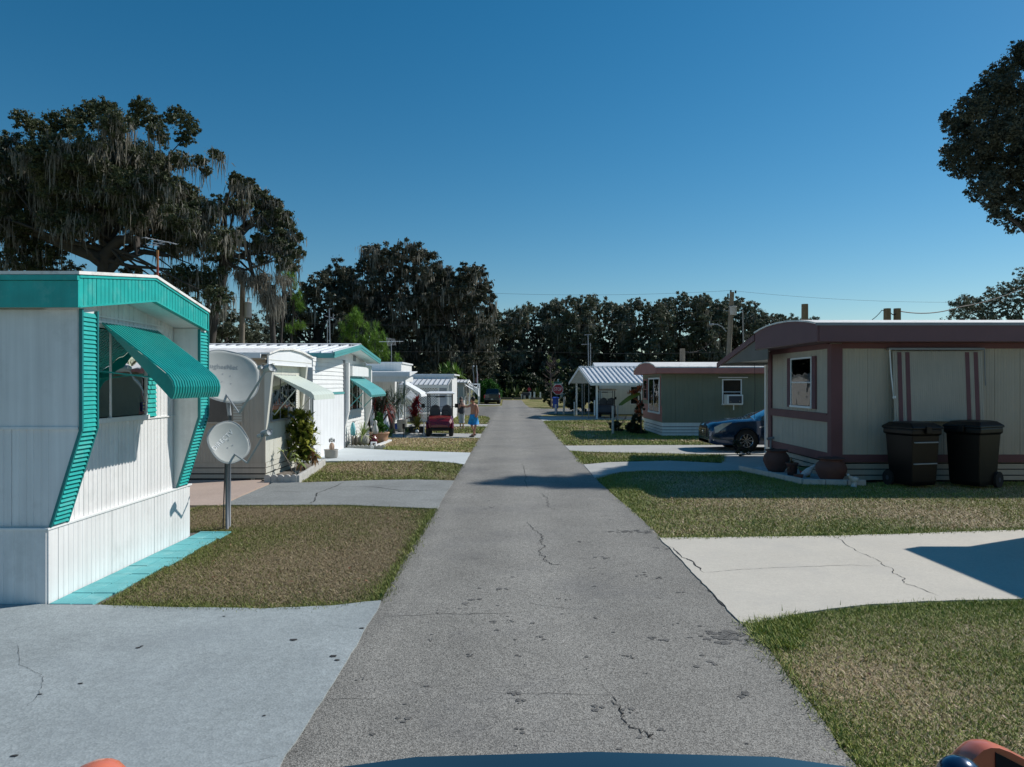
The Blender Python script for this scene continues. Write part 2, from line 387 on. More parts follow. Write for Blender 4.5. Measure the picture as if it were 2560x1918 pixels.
def limbs(parent, root, cl, seed, r0=.3, k=14, name='limb', fork=None, local=False, m=None):
    rnd = random.Random(seed); b = MB(); fk = Vector(fork) if fork else Vector(root)
    sel = rnd.sample(list(cl), min(k, len(cl)))
    for c in sel:
        e = Vector(c[:3]); s = fk+Vector((rnd.uniform(-.2,.2),rnd.uniform(-.2,.2),rnd.uniform(-.8,.5)))
        mid = s.lerp(e,.5)+Vector((rnd.uniform(-.6,.6),rnd.uniform(-.6,.6),rnd.uniform(-.9,.6)))
        pts = [s, s.lerp(mid,.5)+Vector((0,0,rnd.uniform(-.3,.2))), mid, mid.lerp(e,.6)+Vector((rnd.uniform(-.3,.3),0,rnd.uniform(0,.3))), e]
        b.tube(pts, [r0, r0*.72, r0*.5, r0*.3, r0*.12], 6)
    return part(name, b, m or M['bark'], parent, smooth=True, local=local)
def trunk(parent, a, b_, r, seed=0, local=False, m=None):
    rnd = random.Random(seed); a = Vector(a); b_ = Vector(b_); pts = []; rs = []
    for i in range(7):
        t = i/6; pts.append(a.lerp(b_, t)+Vector((rnd.uniform(-.1,.1)*r*3,rnd.uniform(-.1,.1)*r*3,0))*(1 if 0 < i < 6 else 0)); rs.append(r*(1.35 if i == 0 else 1.08-.35*t))
    return part('trunk', MB().tube(pts, rs, 10), m or M['bark'], parent, smooth=True, local=local)
def rosette(mb, c, n, L, wd, seed, lift=(.3,1.2), droop=.5, seg=4):
    rnd = random.Random(seed); c = Vector(c)
    for i in range(n):
        az = rnd.uniform(0,2*math.pi); el = rnd.uniform(*lift); l = L*rnd.uniform(.65,1.1); d = Vector((math.cos(az)*math.cos(el), math.sin(az)*math.cos(el), math.sin(el)))
        sd = Vector((-math.sin(az), math.cos(az), 0)); vs = []
        for j in range(seg+1):
            t = j/seg; p = c+d*l*t-Vector((0,0,1))*droop*l*t*t*math.cos(el); ww = wd*math.sin(math.pi*(.12+.86*t))*.5
            if j == seg: ww = wd*.03
            vs += [p-sd*ww, p+sd*ww]
        mb.add(vs, [(2*j,2*j+1,2*j+3,2*j+2) for j in range(seg)])
    return mb
def textmesh(s, size, extr=.003, space=1.0):
    cu = bpy.data.curves.new('t', 'FONT'); cu.body = s; cu.size = size; cu.extrude = extr; cu.align_x = 'CENTER'; cu.align_y = 'CENTER'; cu.space_character = space; cu.resolution_u = 3
    o = bpy.data.objects.new('t', cu); col.objects.link(o); me = bpy.data.meshes.new_from_object(o); bpy.data.objects.remove(o); me.name = 'lettering'; me.materials.clear(); return me
# ---------------------------------------------------------------- ground
def nodes_mat(name):
    m = bpy.data.materials.new(name); m.use_nodes = True; return m, m.node_tree.nodes, m.node_tree.links, m.node_tree.nodes['Principled BSDF']
def paving(name, c, fine=.35, fs=150, big=.12, spots=0, sp_c=(.05,.05,.05), bump=.25, stain=None, st_sc=.5, edge=None, st_s=.5):
    m, N, L, b = nodes_mat(name); b.inputs['Roughness'].default_value = .85; b.inputs['Specular IOR Level'].default_value = .3
    g = N.new('ShaderNodeNewGeometry'); V = g.outputs['Position']
    def no(s, d=5, r=.6, vec=V):
        n = N.new('ShaderNodeTexNoise'); n.inputs['Scale'].default_value = s; n.inputs['Detail'].default_value = d; n.inputs['Roughness'].default_value = r; L.new(vec, n.inputs['Vector']); return n.outputs[0]
    def mr(v, *a):
        n = N.new('ShaderNodeMapRange'); L.new(v, n.inputs[0])
        for i, x in enumerate(a): n.inputs[i+1].default_value = x
        return n.outputs[0]
    def mx(f, a, c_, bl='MIX'):
        n = N.new('ShaderNodeMix'); n.data_type = 'RGBA'; n.blend_type = bl
        if isinstance(f, (int,float)): n.inputs[0].default_value = f
        else: L.new(f, n.inputs[0])
        for i, x in ((6,a),(7,c_)):
            if isinstance(x, tuple): n.inputs[i].default_value = (*x,1)
            else: L.new(x, n.inputs[i])
        return n.outputs[2]
    vo = N.new('ShaderNodeTexVoronoi'); vo.inputs['Scale'].default_value = fs; L.new(V, vo.inputs['Vector'])
    sep = N.new('ShaderNodeSeparateColor'); L.new(vo.outputs['Color'], sep.inputs[0])
    o = mx(1, tuple(c), mr(sep.outputs[0], 0, 1, 1-fine, 1+fine), 'MULTIPLY')
    o = mx(1, o, mr(no(.9,6), .3, .7, 1-big, 1+big), 'MULTIPLY')
    o = mx(1, o, mr(no(14,4), .3, .7, 1-big*.7, 1+big*.7), 'MULTIPLY')
    if stain: o = mx(mr(no(st_sc,7,.7), .5, .68, 0, st_s), o, stain)
    if edge:
        sx = N.new('ShaderNodeSeparateXYZ'); L.new(V, sx.inputs[0]); ad = N.new('ShaderNodeMath'); ad.operation = 'MULTIPLY_ADD'; ad.inputs[1].default_value = .35; L.new(no(1.3,6,.7), ad.inputs[0]); L.new(sx.outputs[0], ad.inputs[2])
        o = mx(1, o, mr(ad.outputs[0], -1.30, -.95, edge, 1), 'MULTIPLY'); o = mx(1, o, mr(ad.outputs[0], 1.75, 2.35, 1, edge+.12), 'MULTIPLY')
        wv = N.new('ShaderNodeMath'); wv.operation = 'SINE'; w2 = N.new('ShaderNodeMath'); w2.operation = 'MULTIPLY'; w2.inputs[1].default_value = 3.6; L.new(ad.outputs[0], w2.inputs[0]); L.new(w2.outputs[0], wv.inputs[0])
        o = mx(1, o, mr(wv.outputs[0], -1, 1, .93, 1.07), 'MULTIPLY')
    if spots:
        mp = N.new('ShaderNodeMixRGB'); mp.inputs[0].default_value = .09; L.new(V, mp.inputs[1])
        n3 = N.new('ShaderNodeTexNoise'); n3.inputs['Scale'].default_value = 9; L.new(V, n3.inputs['Vector']); L.new(n3.outputs['Color'], mp.inputs[2])
        v2 = N.new('ShaderNodeTexVoronoi'); v2.inputs['Scale'].default_value = 3.2; L.new(mp.outputs[0], v2.inputs['Vector'])
        s2 = N.new('ShaderNodeSeparateColor'); L.new(v2.outputs['Color'], s2.inputs[0])
        thr = mr(s2.outputs[1], .3, 1, -.06, .17)
        sub = N.new('ShaderNodeMath'); sub.operation = 'SUBTRACT'; L.new(thr, sub.inputs[0]); L.new(v2.outputs['Distance'], sub.inputs[1])
        msk = mr(no(.55,2), .45, .62, 0, 1); f = N.new('ShaderNodeMath'); f.operation = 'MULTIPLY'; L.new(mr(sub.outputs[0], 0, .05, 0, spots), f.inputs[0]); L.new(msk, f.inputs[1])
        o = mx(f.outputs[0], o, sp_c)
    L.new(o, b.inputs['Base Color'])
    bn = N.new('ShaderNodeBump'); bn.inputs['Strength'].default_value = bump; bn.inputs['Distance'].default_value = .006
    L.new(vo.outputs['Distance'], bn.inputs['Height']); L.new(bn.outputs[0], b.inputs['Normal'])
    return m
M['asphalt'] = paving('old_grey_asphalt', (.245,.236,.214), fine=.58, fs=120, big=.12, edge=.72, spots=.55, bump=.5, stain=(.13,.13,.135), st_sc=.35, st_s=.45)
M['bluedrive'] = paving('pale_blue_painted_concrete', (.315,.352,.358), fine=.12, fs=60, big=.14, bump=.25, stain=(.24,.27,.285), st_sc=.55, spots=.0)
M['creamdrive'] = paving('cream_concrete', (.56,.525,.455), fine=.07, fs=90, big=.05, bump=.12, stain=(.47,.45,.41), st_sc=.7, st_s=.5)
M['greydrive'] = paving('worn_grey_drive', (.25,.26,.25), fine=.2, fs=60, big=.12, bump=.2, stain=(.17,.175,.17), st_sc=.6)
M['pinkdrive'] = paving('pink_concrete', (.44,.345,.29), fine=.06, fs=60, big=.08, bump=.1, stain=(.42,.36,.30), st_sc=.6)
M['whitedrive'] = paving('white_painted_concrete', (.52,.56,.565), fine=.05, fs=60, big=.06, bump=.1, stain=(.49,.53,.55), st_sc=.5)
M['concrete'] = paving('plain_concrete', (.43,.43,.41), fine=.08, fs=60, big=.08, bump=.15, stain=(.33,.33,.31), st_sc=.7)
M['road2'] = paving('side_street_asphalt', (.27,.275,.28), fine=.3, fs=60, big=.08, bump=.2)
M['crack'] = mat('crack_dark', (.03,.03,.03), .95)  # dark tone of the cracks and small driveway stains
m, N, L, b = nodes_mat('lawn_soil'); b.inputs['Roughness'].default_value = .95; b.inputs['Specular IOR Level'].default_value = .1
g = N.new('ShaderNodeNewGeometry')
def _no(s, d=6, r=.65):
    n = N.new('ShaderNodeTexNoise'); n.inputs['Scale'].default_value = s; n.inputs['Detail'].default_value = d; n.inputs['Roughness'].default_value = r; L.new(g.outputs['Position'], n.inputs['Vector']); return n.outputs[0]
r1 = N.new('ShaderNodeValToRGB'); L.new(_no(.45,8,.62), r1.inputs[0]); e = r1.color_ramp.elements
e[0].position = .36; e[0].color = (.12,.15,.045,1); e[1].position = .64; e[1].color = (.36,.29,.16,1)
x = e.new(.5); x.color = (.24,.225,.095,1)
mm = N.new('ShaderNodeMix'); mm.data_type = 'RGBA'; mm.blend_type = 'MULTIPLY'; mm.inputs[0].default_value = 1
mr_ = N.new('ShaderNodeMapRange'); L.new(_no(22,6,.8), mr_.inputs[0]); mr_.inputs[1].default_value = .3; mr_.inputs[2].default_value = .7; mr_.inputs[3].default_value = .45; mr_.inputs[4].default_value = 1.5
L.new(r1.outputs[0], mm.inputs[6]); L.new(mr_.outputs[0], mm.inputs[7]); L.new(mm.outputs[2], b.inputs['Base Color'])
bn = N.new('ShaderNodeBump'); bn.inputs['Strength'].default_value = 1; bn.inputs['Distance'].default_value = .05; L.new(_no(30,6,.8), bn.inputs['Height']); L.new(bn.outputs[0], b.inputs['Normal'])
M['lawn'] = m
b = MB(); n_ = 60; b.add([(-1500,-300,-.03),(1500,-300,-.03),(1500,2500,-.03),(-1500,2500,-.03)], [(0,1,2,3)])
tag(part('ground', b, M['lawn'], None), kind='structure')
def ragged(poly, step=.22, amp=.02, seed=1, keep=()):
    rnd = random.Random(seed); out = []; drift = 0
    for i, p in enumerate(poly):
        q = poly[(i+1) % len(poly)]; l = math.dist(p, q); out.append(p)
        if i in keep or l > 60: continue
        k = min(int(l/step), 260)
        for j in range(1, k):
            t = j/k; drift = drift*.8+rnd.uniform(-amp,amp)*.6; nx, ny = (q[1]-p[1])/l, -(q[0]-p[0])/l
            d = drift+rnd.uniform(-amp,amp)*.5; out.append((p[0]+(q[0]-p[0])*t+nx*d, p[1]+(q[1]-p[1])*t+ny*d))
    return out
def slab(name, poly, z, m, amp=.015, seed=1, bottom=-.06, step=.22):
    b = MB().prism(ragged(poly, step, amp, seed), 'z', bottom, z)
    return tag(part(name, b, m, None), kind='structure')
def crackline(parent, pts, z, w_=.012, seed=0, world=False, m=None, sub=6, jit=.02):
    rnd = random.Random(seed); q = [p if world else G(*p) for p in pts]; out = []
    for i in range(len(q)-1):
        for j in range(sub):
            t = j/sub; out.append((q[i][0]+(q[i+1][0]-q[i][0])*t+rnd.uniform(-jit,jit), q[i][1]+(q[i+1][1]-q[i][1])*t+rnd.uniform(-jit,jit)))
    out.append(q[-1]); vs = []
    for i, p in enumerate(out):
        a = out[max(i-1,0)]; c = out[min(i+1,len(out)-1)]; l = math.dist(a,c) or 1; nx, ny = (c[1]-a[1])/l, -(c[0]-a[0])/l
        e = min(1, i/3+.15, (len(out)-1-i)/3+.15); ww = w_*rnd.uniform(.3,1.2)*e
        vs += [(p[0]-nx*ww,p[1]-ny*ww,z),(p[0]+nx*ww,p[1]+ny*ww,z)]
    part('crack', MB().add(vs, [(2*i,2*i+1,2*i+3,2*i+2) for i in range(len(out)-1)]), m or M['crack'], parent)
road = slab('road', [(-1.45,-6),(2.08,-6),(2.12,4.4),(2.28,6.6),(2.32,7.2),(2.27,10.77),(2.09,17.5),(2.07,24.8),(2.0,42),(1.97,44.4),(1.85,50.7),(2.3,53.2),(2.95,54.7),(4.2,55.4),(58,56),
    (58,67),(3.4,67),(2.2,67.6),(1.75,69.5),(1.46,80.6),(1.36,101),(-1.3,101),(-1.05,75.5),(-1.7,73.9),(-2.8,73.5),(-58,73),(-58,53),(-2.73,52.2),(-1.9,51),(-1.5,48.5),(-1.41,24),(-1.42,11)], 0, M['asphalt'], .022, 5)
for i, pts in enumerate([
    [(1316,1304),(1333,1325),(1353,1339),(1357,1348),(1351,1354),(1360,1366),(1347,1379),(1347,1389),(1360,1393),(1364,1403),(1374,1410),(1407,1413)],
    [(1351,1232),(1368,1247),(1370,1263),(1374,1270),(1403,1280)], [(1306,1158),(1312,1185),(1316,1212),(1320,1222)],
    [(1535,1740),(1543,1770),(1555,1788),(1558,1805),(1581,1825),(1615,1837),(1639,1848)]]):
    crackline(road, pts, .004, .006 if i else .008, i, jit=.03)
for i, pts in enumerate([[(1235,1737),(1400,1735),(1535,1739)], [(804,1750),(984,1746)], [(937,1543),(1080,1537),(1300,1533)], [(1120,1400),(1240,1396)], [(1310,1508),(1440,1526)]]):
    crackline(road, pts, .004, .0035, 20+i, jit=.015)
sp_ = MB(); rnd = random.Random(17)
def blot(x, y, r, el=1.0):
    n = 11; sp_.add([(x+r*rnd.uniform(.55,1.25)*math.cos(6.283*t/n), y+r*el*rnd.uniform(.5,1.2)*math.sin(6.283*t/n), .0035+rnd.uniform(0,.001)) for t in range(n)], [tuple(range(n))])
for px_, py_, r_ in [(1160,1512,.05),(1190,1498,.06),(1253,1476,.05),(1262,1472,.03),(1180,1535,.03),(1228,1556,.035),(1275,1553,.03),(1330,1560,.03),(1345,1590,.03),(1355,1600,.025),(1290,1738,.035),(1302,1745,.04),(1303,1755,.03),(1301,1826,.035),(1610,1440,.035),(1598,1442,.03),(1650,1445,.03),(1480,1420,.035),(1690,1560,.03),(1640,1595,.05),(1655,1600,.04),(1745,1671,.03),(1788,1656,.04),(1860,1736,.04),(1870,1740,.05),(1500,1395,.05),(1520,1397,.04),(1640,1372,.04),(1668,1375,.05),(1530,1300,.03),(1510,1290,.03),(1232,1268,.06),(1210,1273,.04),(1240,1283,.04),(1255,1262,.03),(1400,1300,.03),(1450,1355,.04),(1560,1327,.05),(1590,1328,.05),(1195,1472,.025),(1560,1640,.03),(1570,1642,.025),(1460,1640,.025),(1500,1770,.04),(1570,1780,.03),(1660,1830,.03),(1300,1640,.025),(1180,1640,.03),(1010,1800,.04),(900,1700,.03),(1080,1602,.025),(1700,1480,.03),(1420,1500,.025),(1495,1545,.03)]:
    x_, y_ = G(px_,py_)
    for k in range(3): blot(x_+rnd.uniform(-1,1)*r_*1.3, y_+rnd.uniform(-1,1)*r_*1.3, r_*rnd.uniform(.3,.8))
for k in range(46): x_, y_ = G(1810,1592); blot(x_+rnd.gauss(0,.12), y_+rnd.gauss(0,.10), rnd.uniform(.015,.05), .8)
for k in range(30): x_, y_ = G(1590,1330); blot(x_+rnd.uniform(-.45,.3), y_+rnd.gauss(0,.05), rnd.uniform(.015,.05), .6)
for k in range(80): blot(rnd.uniform(-1.3,2.1), 4.5+rnd.random()**1.3*26, rnd.uniform(.008,.03), .8)
part('stain', sp_, paving('oil_stained_asphalt', (.135,.132,.125), fine=.5, fs=95), road, kind='stuff')
d1 = slab('blue_driveway', [(-1.41,1.5),(-1.43,4.5),(-1.40,6.2),(-1.415,7.68),(-1.9,7.5),(-2.58,7.4),(-3.6,7.45),(-4.36,7.53),(-5.1,7.56),(-20,7.56),(-20,1.5)], .012, M['bluedrive'], .012, 2, step=.15)
for i, pts in enumerate([[(0,1611),(49,1611)], [(45,1613),(46,1662),(87,1685),(107,1697),(104,1731),(70,1772)], [(820,1566),(893,1576)], [(600,1918),(697,1896)], [(0,1795),(70,1793)]]):
    crackline(d1, pts, .016, .0016, 40+i, jit=.015)
cr = MB()
rnd = random.Random(8)
for px, py, r in [(735,1604,.045),(833,1645,.045),(843,1655,.028),(346,1624,.03),(355,1620,.02),(201,1714,.025),(100,1741,.022),(660,1795,.015),(36,1896,.03),(560,1545,.02),(905,1575,.03)]:
    x, y = G(px,py); cr.add([(x+r*rnd.uniform(.6,1.1)*math.cos(t*.785), y+r*.6*rnd.uniform(.6,1.1)*math.sin(t*.785), .0165) for t in range(8)], [tuple(range(8))])
part('stain', cr, M['crack'], d1)
path = tag(part('teal_path', MB().prism([(-4.93,7.5),(-4.38,7.5),(-4.44,8.6),(-4.50,9.7),(-4.50,11.3),(-5.2,11.3),(-5.2,11.0),(-4.93,11.0)], 'z', -.06, -.012), M['mulch'], None), kind='structure')
y = 7.56; k = 0; rnd = random.Random(4)
while y < 11.2:
    y1 = min(y+.40+rnd.uniform(-.01,.01), 11.26)
    for x0, x1 in ((-4.925,-4.69),(-4.682,-4.45+rnd.uniform(-.01,.04))):
        if y > 10.95: x0 -= .0
        p_ = part('paver', MB().box(x0+.002,x1-.002,y+.007,y1-.007,-.05,.008+rnd.uniform(0,.006)), M['pavteal'], path, bev=.004)
        p_.rotation_euler = (0, 0, 0)
    y = y1
d2 = slab('grey_driveway', [(-1.40,13.35),(-1.9,13.45),(-3.2,13.75),(-5.6,13.7),(-5.66,17.15),(-5.05,16.85),(-3.5,17.25),(-2.4,17.4),(-1.40,17.2)], .010, M['greydrive'], .02, 3)
crackline(d2, [(858,1208),(827,1223),(795,1234),(789,1243),(787,1255),(773,1261)], .014, .015, 60); crackline(d2, [(661,1230),(780,1232)], .014, .01, 61)
crackline(d2, [(842,1219),(932,1219),(1004,1228),(1109,1228)], .014, .01, 62)
slab('pink_driveway', [(-5.665,13.7),(-20,13.7),(-20,17.3),(-5.73,17.3)], .009, M['pinkdrive'], .01, 4)
d3 = slab('white_driveway', [(-1.38,20.6),(-1.7,21.0),(-2.6,21.6),(-5.4,21.5),(-6.4,21.3),(-6.4,26.2),(-5.8,25.8),(-4.3,25.0),(-3,24.6),(-1.40,24.1)], .012, M['whitedrive'], .01, 5)
d4 = slab('cart_driveway', [(-1.37,30.7),(-5.5,30.9),(-9,31.0),(-9,35.2),(-5.2,35.0),(-4.4,33.8),(-1.42,33.1)], .012, M['concrete'], .012, 6)
slab('narrow_driveway', [(-1.4,38.8),(-9,39.2),(-9,41.4),(-1.4,41.0)], .010, M['concrete'], .012, 7)
slab('far_kerb_path', [(-1.35,77.6),(-14,78),(-14,80.4),(-1.35,80.0)], .010, M['concrete'], .012, 8)
cdv = slab('cream_driveway', [(2.24,7.0),(2.36,6.95),(2.60,7.06),(3.05,7.3),(3.7,7.52),(4.35,7.64),(5.5,7.73),(16,8.1),(16,11.8),(8.2,11.4),(5.0,10.95),(2.24,10.80)], .012, M['creamdrive'], .016, 9, step=.12)
crackline(cdv, [(1761,1435),(1850,1427),(1916,1424),(2010,1420),(2130,1416),(2206,1419)], .016, .0035, 70, jit=.012)
crackline(cdv, [(2094,1346),(2125,1370),(2170,1394),(2191,1400),(2212,1418),(2232,1424),(2235,1437),(2261,1449),(2258,1461),(2298,1472),(2350,1495)], .016, .005, 71, jit=.02)
crackline(cdv, [(1675,1368),(1706,1397),(1726,1403),(1761,1436)], .016, .012, 72, jit=.02)
crackline(cdv, [(1870,1546),(1910,1549),(1940,1553)], .016, .0035, 73, jit=.008)
edge = [(2.255,y_) for y_ in np.arange(7.05,10.7,.5)]
crackline(road, edge, .006, .020, 74, world=True, jit=.02)
slab('shaded_footpath', [(2.06,17.7),(2.06,20.6),(2.9,21.2),(4.8,21.6),(6.2,20.9),(6.2,19.2),(5.0,19.0),(3.6,19.2),(2.9,18.9),(2.5,18.4)], .010, M['concrete'], .012, 10)
slab('patio', [(6.21,19.15),(6.21,21.0),(6.8,23.3),(8.6,23.3),(7.7,21.4),(7.7,17.2),(6.9,17.6)], .006, M['concrete'], .01, 11)
slab('car_driveway', [(2.02,24.9),(1.99,26.8),(4.5,27.0),(16,27.4),(16,23.5),(6.2,23.55),(4.5,24.0),(2.6,24.4)], .012, M['concrete'], .012, 12)
slab('carport_driveway', [(1.93,44.6),(1.84,50.4),(3.4,50.9),(14,51.2),(14,45.2),(5.5,46.0),(3.4,45.0)], .010, M['concrete'], .012, 13)
# ---------------------------------------------------------------- grass
m, N, L, b = nodes_mat('grass_blades'); b.inputs['Roughness'].default_value = .6; b.inputs['Specular IOR Level'].default_value = .25
at = N.new('ShaderNodeAttribute'); at.attribute_name = 'tint'; L.new(at.outputs['Color'], b.inputs['Base Color']); M['grass'] = m
def inpoly(x, y, poly):
    ins = np.zeros(len(x), bool); n = len(poly); j = n-1
    for i in range(n):
        xi, yi = poly[i]; xj, yj = poly[j]
        c = ((yi > y) != (yj > y)) & (x < (xj-xi)*(y-yi)/(yj-yi+1e-12)+xi); ins ^= c; j = i
    return ins
def edgedist(x, y, poly):
    d = np.full(len(x), 1e9)
    for i in range(len(poly)):
        a = np.array(poly[i]); c = np.array(poly[(i+1)%len(poly)]); v = c-a; t = np.clip(((x-a[0])*v[0]+(y-a[1])*v[1])/(v@v+1e-9), 0, 1)
        d = np.minimum(d, np.hypot(x-a[0]-t*v[0], y-a[1]-t*v[1]))
    return d
def fnoise(x, y, sc_, seed):
    r = np.random.default_rng(seed); o = np.zeros(len(x)); a = 1; tot = 0
    for k in range(5):
        for _ in range(4):
            th = r.uniform(0,6.28); ph = r.uniform(0,6.28); f = sc_*2**k*r.uniform(.7,1.3); o += a*np.sin(f*(x*math.cos(th)+y*math.sin(th))+ph)
        tot += a*2; a *= .62
    return o/tot
def grass(poly, dens, ln, wd, seed, dry=.5, edgegreen=.9, label=None, ew=.35, bright=1):
    rng = np.random.default_rng(seed); P_ = np.array(poly); x0, y0 = P_.min(0); x1, y1 = P_.max(0)
    n = int((x1-x0)*(y1-y0)*dens); x = rng.uniform(x0,x1,n); y = rng.uniform(y0,y1,n)
    vis = inpoly(x,y,poly) & (np.abs(x) < y*.74+.6); x = x[vis]; y = y[vis]; n = len(x); ed = edgedist(x,y,poly); jt = .025+.035*(fnoise(x,y,5,seed+3) > .2); x = x+rng.normal(size=n)*jt; y = y+rng.normal(size=n)*jt
    nz = fnoise(x,y,1.1,seed); g_ = nz*1.15+rng.normal(size=n)*.28+edgegreen*np.exp(-ed/ew)-(dry-.5)*2
    g_ = 1/(1+np.exp(-g_*2.6)); pick = rng.uniform(size=n) < g_
    green = np.array([.11,.15,.03]); lime = np.array([.27,.29,.07]); straw = np.array([.46,.37,.21]); brown = np.array([.27,.195,.12]); pale = np.array([.60,.51,.36])
    u_ = rng.uniform(size=n)[:,None]; cg = green*(1-u_)+lime*u_; cb = brown*(1-u_)+straw*u_; r2 = rng.uniform(size=n) < .035; cb[r2] = pale
    c = np.where(pick[:,None], cg, cb)*rng.uniform(.65,1.25,n)[:,None]*bright
    th = rng.uniform(0,2*math.pi,n); el = rng.uniform(.15,1.15,n); el = np.where(pick, el, el*.6); l = ln*rng.uniform(.5,1.3,n); far = np.clip(y/9,.8,2.5); l = l*far**.3
    d = np.c_[np.cos(th)*np.cos(el), np.sin(th)*np.cos(el), np.sin(el)]; s = np.c_[-np.sin(th+rng.normal(size=n)*.5), np.cos(th), np.zeros(n)]*(wd*rng.uniform(.6,1.4,n))[:,None]
    o = np.c_[x,y,np.full(n,-.018)+rng.uniform(0,.012,n)]; V = np.empty((n,3,3)); tip = o+d*l[:,None]
    V[:,0] = o-s*.5; V[:,1] = o+s*.5; V[:,2] = tip
    o_ = link('grass', fastmesh('grass', V.reshape(-1,3), k=3, cols=c), M['grass']); tag(o_, label, 'grass', kind='stuff'); return o_
L1 = [(-1.42,7.68),(-1.9,7.5),(-2.58,7.4),(-3.6,7.45),(-4.38,7.5),(-4.44,8.6),(-4.48,9.7),(-4.48,11.28),(-5.2,11.3),(-6,11.2),(-6,13.7),(-3.2,13.76),(-1.9,13.46),(-1.42,13.35)]
grass(L1, 14000, .040, .0075, 1, 1.08, 1.9, 'brown patchy lawn beside the teal trimmed home, green along its edges', .24, .86)
RL1 = [(2.14,3.5),(2.14,4.4),(2.28,6.4),(2.30,6.95),(2.60,7.05),(3.05,7.28),(3.7,7.5),(4.35,7.62),(5.5,7.72),(7,7.8),(7,3.5)]
grass(RL1, 18000, .045, .0078, 2, .64, 1.3, 'mixed green and straw lawn at the lower right corner by the road', .6, 1.5)
RL2 = [(2.28,10.8),(2.11,17.4),(2.5,18.2),(2.9,18.8),(3.6,19.1),(5.0,18.9),(6.1,19.1),(6.8,16.5),(7.7,16.4),(9,16.9),(16,16.9),(16,11.8),(8.2,11.45),(5,11.0)]
grass(RL2, 5200, .050, .0125, 3, .70, 1.1, 'green and brown lawn in front of the maroon trimmed home', .6, 1.35)
grass([(-1.42,17.3),(-2.4,17.5),(-3.5,17.3),(-4.95,16.95),(-5.35,20.6),(-5.1,21.4),(-2.6,21.5),(-1.7,20.9),(-1.42,20.5)], 3200, .06, .018, 4, .80, 1.1, 'small lawn between the grey driveway and the white driveway', .4, 1.1)
grass([(-1.42,24.2),(-3,24.7),(-4.3,25.1),(-5.0,26.6),(-5.2,29),(-6,30.6),(-1.42,30.6)], 1800, .065, .024, 5, 1.05, .7, 'golden dry lawn behind the white driveway', .4, 1.45)
grass([(2.05,20.7),(2.9,21.3),(4.8,21.7),(6.3,21.2),(7,23.4),(6.2,23.45),(4.5,23.9),(2.6,24.3),(2.04,24.7)], 2200, .065, .022, 6, .40, .6, 'narrow green lawn strip before the dark blue car', .5, 1.35)
grass([(2.0,27),(4.5,27.1),(16,27.6),(16,31.6),(6.6,31.6),(6.6,37),(12,44),(5.5,45.8),(3.4,44.9),(1.96,44.4)], 900, .075, .036, 7, .50, .6, 'wide lawn in front of the green home', .7, 1.4)
grass([(-1.42,33.3),(-4.3,34),(-5.2,35.2),(-5.4,38.6),(-1.42,38.7)], 400, .08, .04, 8, .6, .6, 'lawn strip beyond the golf cart', .7, 1.2)
grass([(-1.42,41.2),(-3.8,41.5),(-3.8,52),(-2.7,52),(-1.9,50.8),(-1.5,48.3)], 240, .09, .05, 9, .6, .6, 'lawn strip before the cross street', .7, 1.25)
grass([(2.24,6.35),(2.29,6.98),(2.60,7.07),(3.0,7.26),(2.95,6.95),(2.7,6.6),(2.5,6.3)], 14000, .085, .012, 21, .1, 1.0, 'thick bright green weedy tuft where the lawn meets the driveway and road', .5, 1.5)
grass([(-1.52,7.7),(-1.50,13.3),(-1.40,13.3),(-1.40,7.7)], 6000, .07, .010, 22, .2, 1, 'ragged green fringe of the left lawn along the road', .5, 1.1)
grass([(2.20,3.6),(2.30,6.4),(2.22,6.4),(2.10,3.6)], 6000, .07, .010, 23, .35, 1, 'ragged fringe of the near right lawn along the road', .5, 1.3)
grass([(-4.2,7.44),(-2.6,7.33),(-1.9,7.42),(-1.5,7.62),(-1.9,7.58),(-2.6,7.5),(-4.2,7.58)], 8000, .06, .010, 24, .5, 1, 'ragged near fringe of the left lawn on the blue grey driveway', .5, 1.0)
grass([(2.6,7.02),(3.7,7.46),(4.35,7.6),(5.5,7.69),(7,7.8),(7,7.68),(4.35,7.48),(3.7,7.36),(2.7,6.95)], 8000, .065, .010, 25, .35, 1, 'ragged fringe of the near right lawn on the cream driveway', .5, 1.35)
grass([(2.28,10.7),(5.0,10.88),(8.2,11.33),(10,11.45),(8.2,11.5),(5.0,11.06),(2.28,10.88)], 5000, .065, .014, 26, .2, 1, 'green fringe of the right lawn along the far side of the cream driveway', .5, 1.4)
lv = MB(); rnd = random.Random(3)
for i in range(110):
    if i % 2: x, y = rnd.uniform(-4.3,-1.5), rnd.uniform(7.5,13)
    else: x, y = rnd.uniform(2.3,6), rnd.uniform(4.6,16); 
    if i % 2 == 0 and 6.6 < y < 11: continue
    a = rnd.uniform(0,6.28); s = rnd.uniform(.018,.04); dz = rnd.uniform(0,.02)
    lv.add([(x-s*math.cos(a),y-s*math.sin(a),.022),(x+s*.4*math.sin(a),y-s*.4*math.cos(a),.026+dz),(x+s*math.cos(a),y+s*math.sin(a),.024),(x-s*.4*math.sin(a),y+s*.4*math.cos(a),.03+dz)], [(0,1,2,3)])
tag(part('fallen_leaves', lv, leafmat('fallen_leaf', (.30,.13,.07), (.50,.38,.26), 8), None), 'dry fallen leaves scattered on the near lawns', 'leaf litter', kind='stuff')
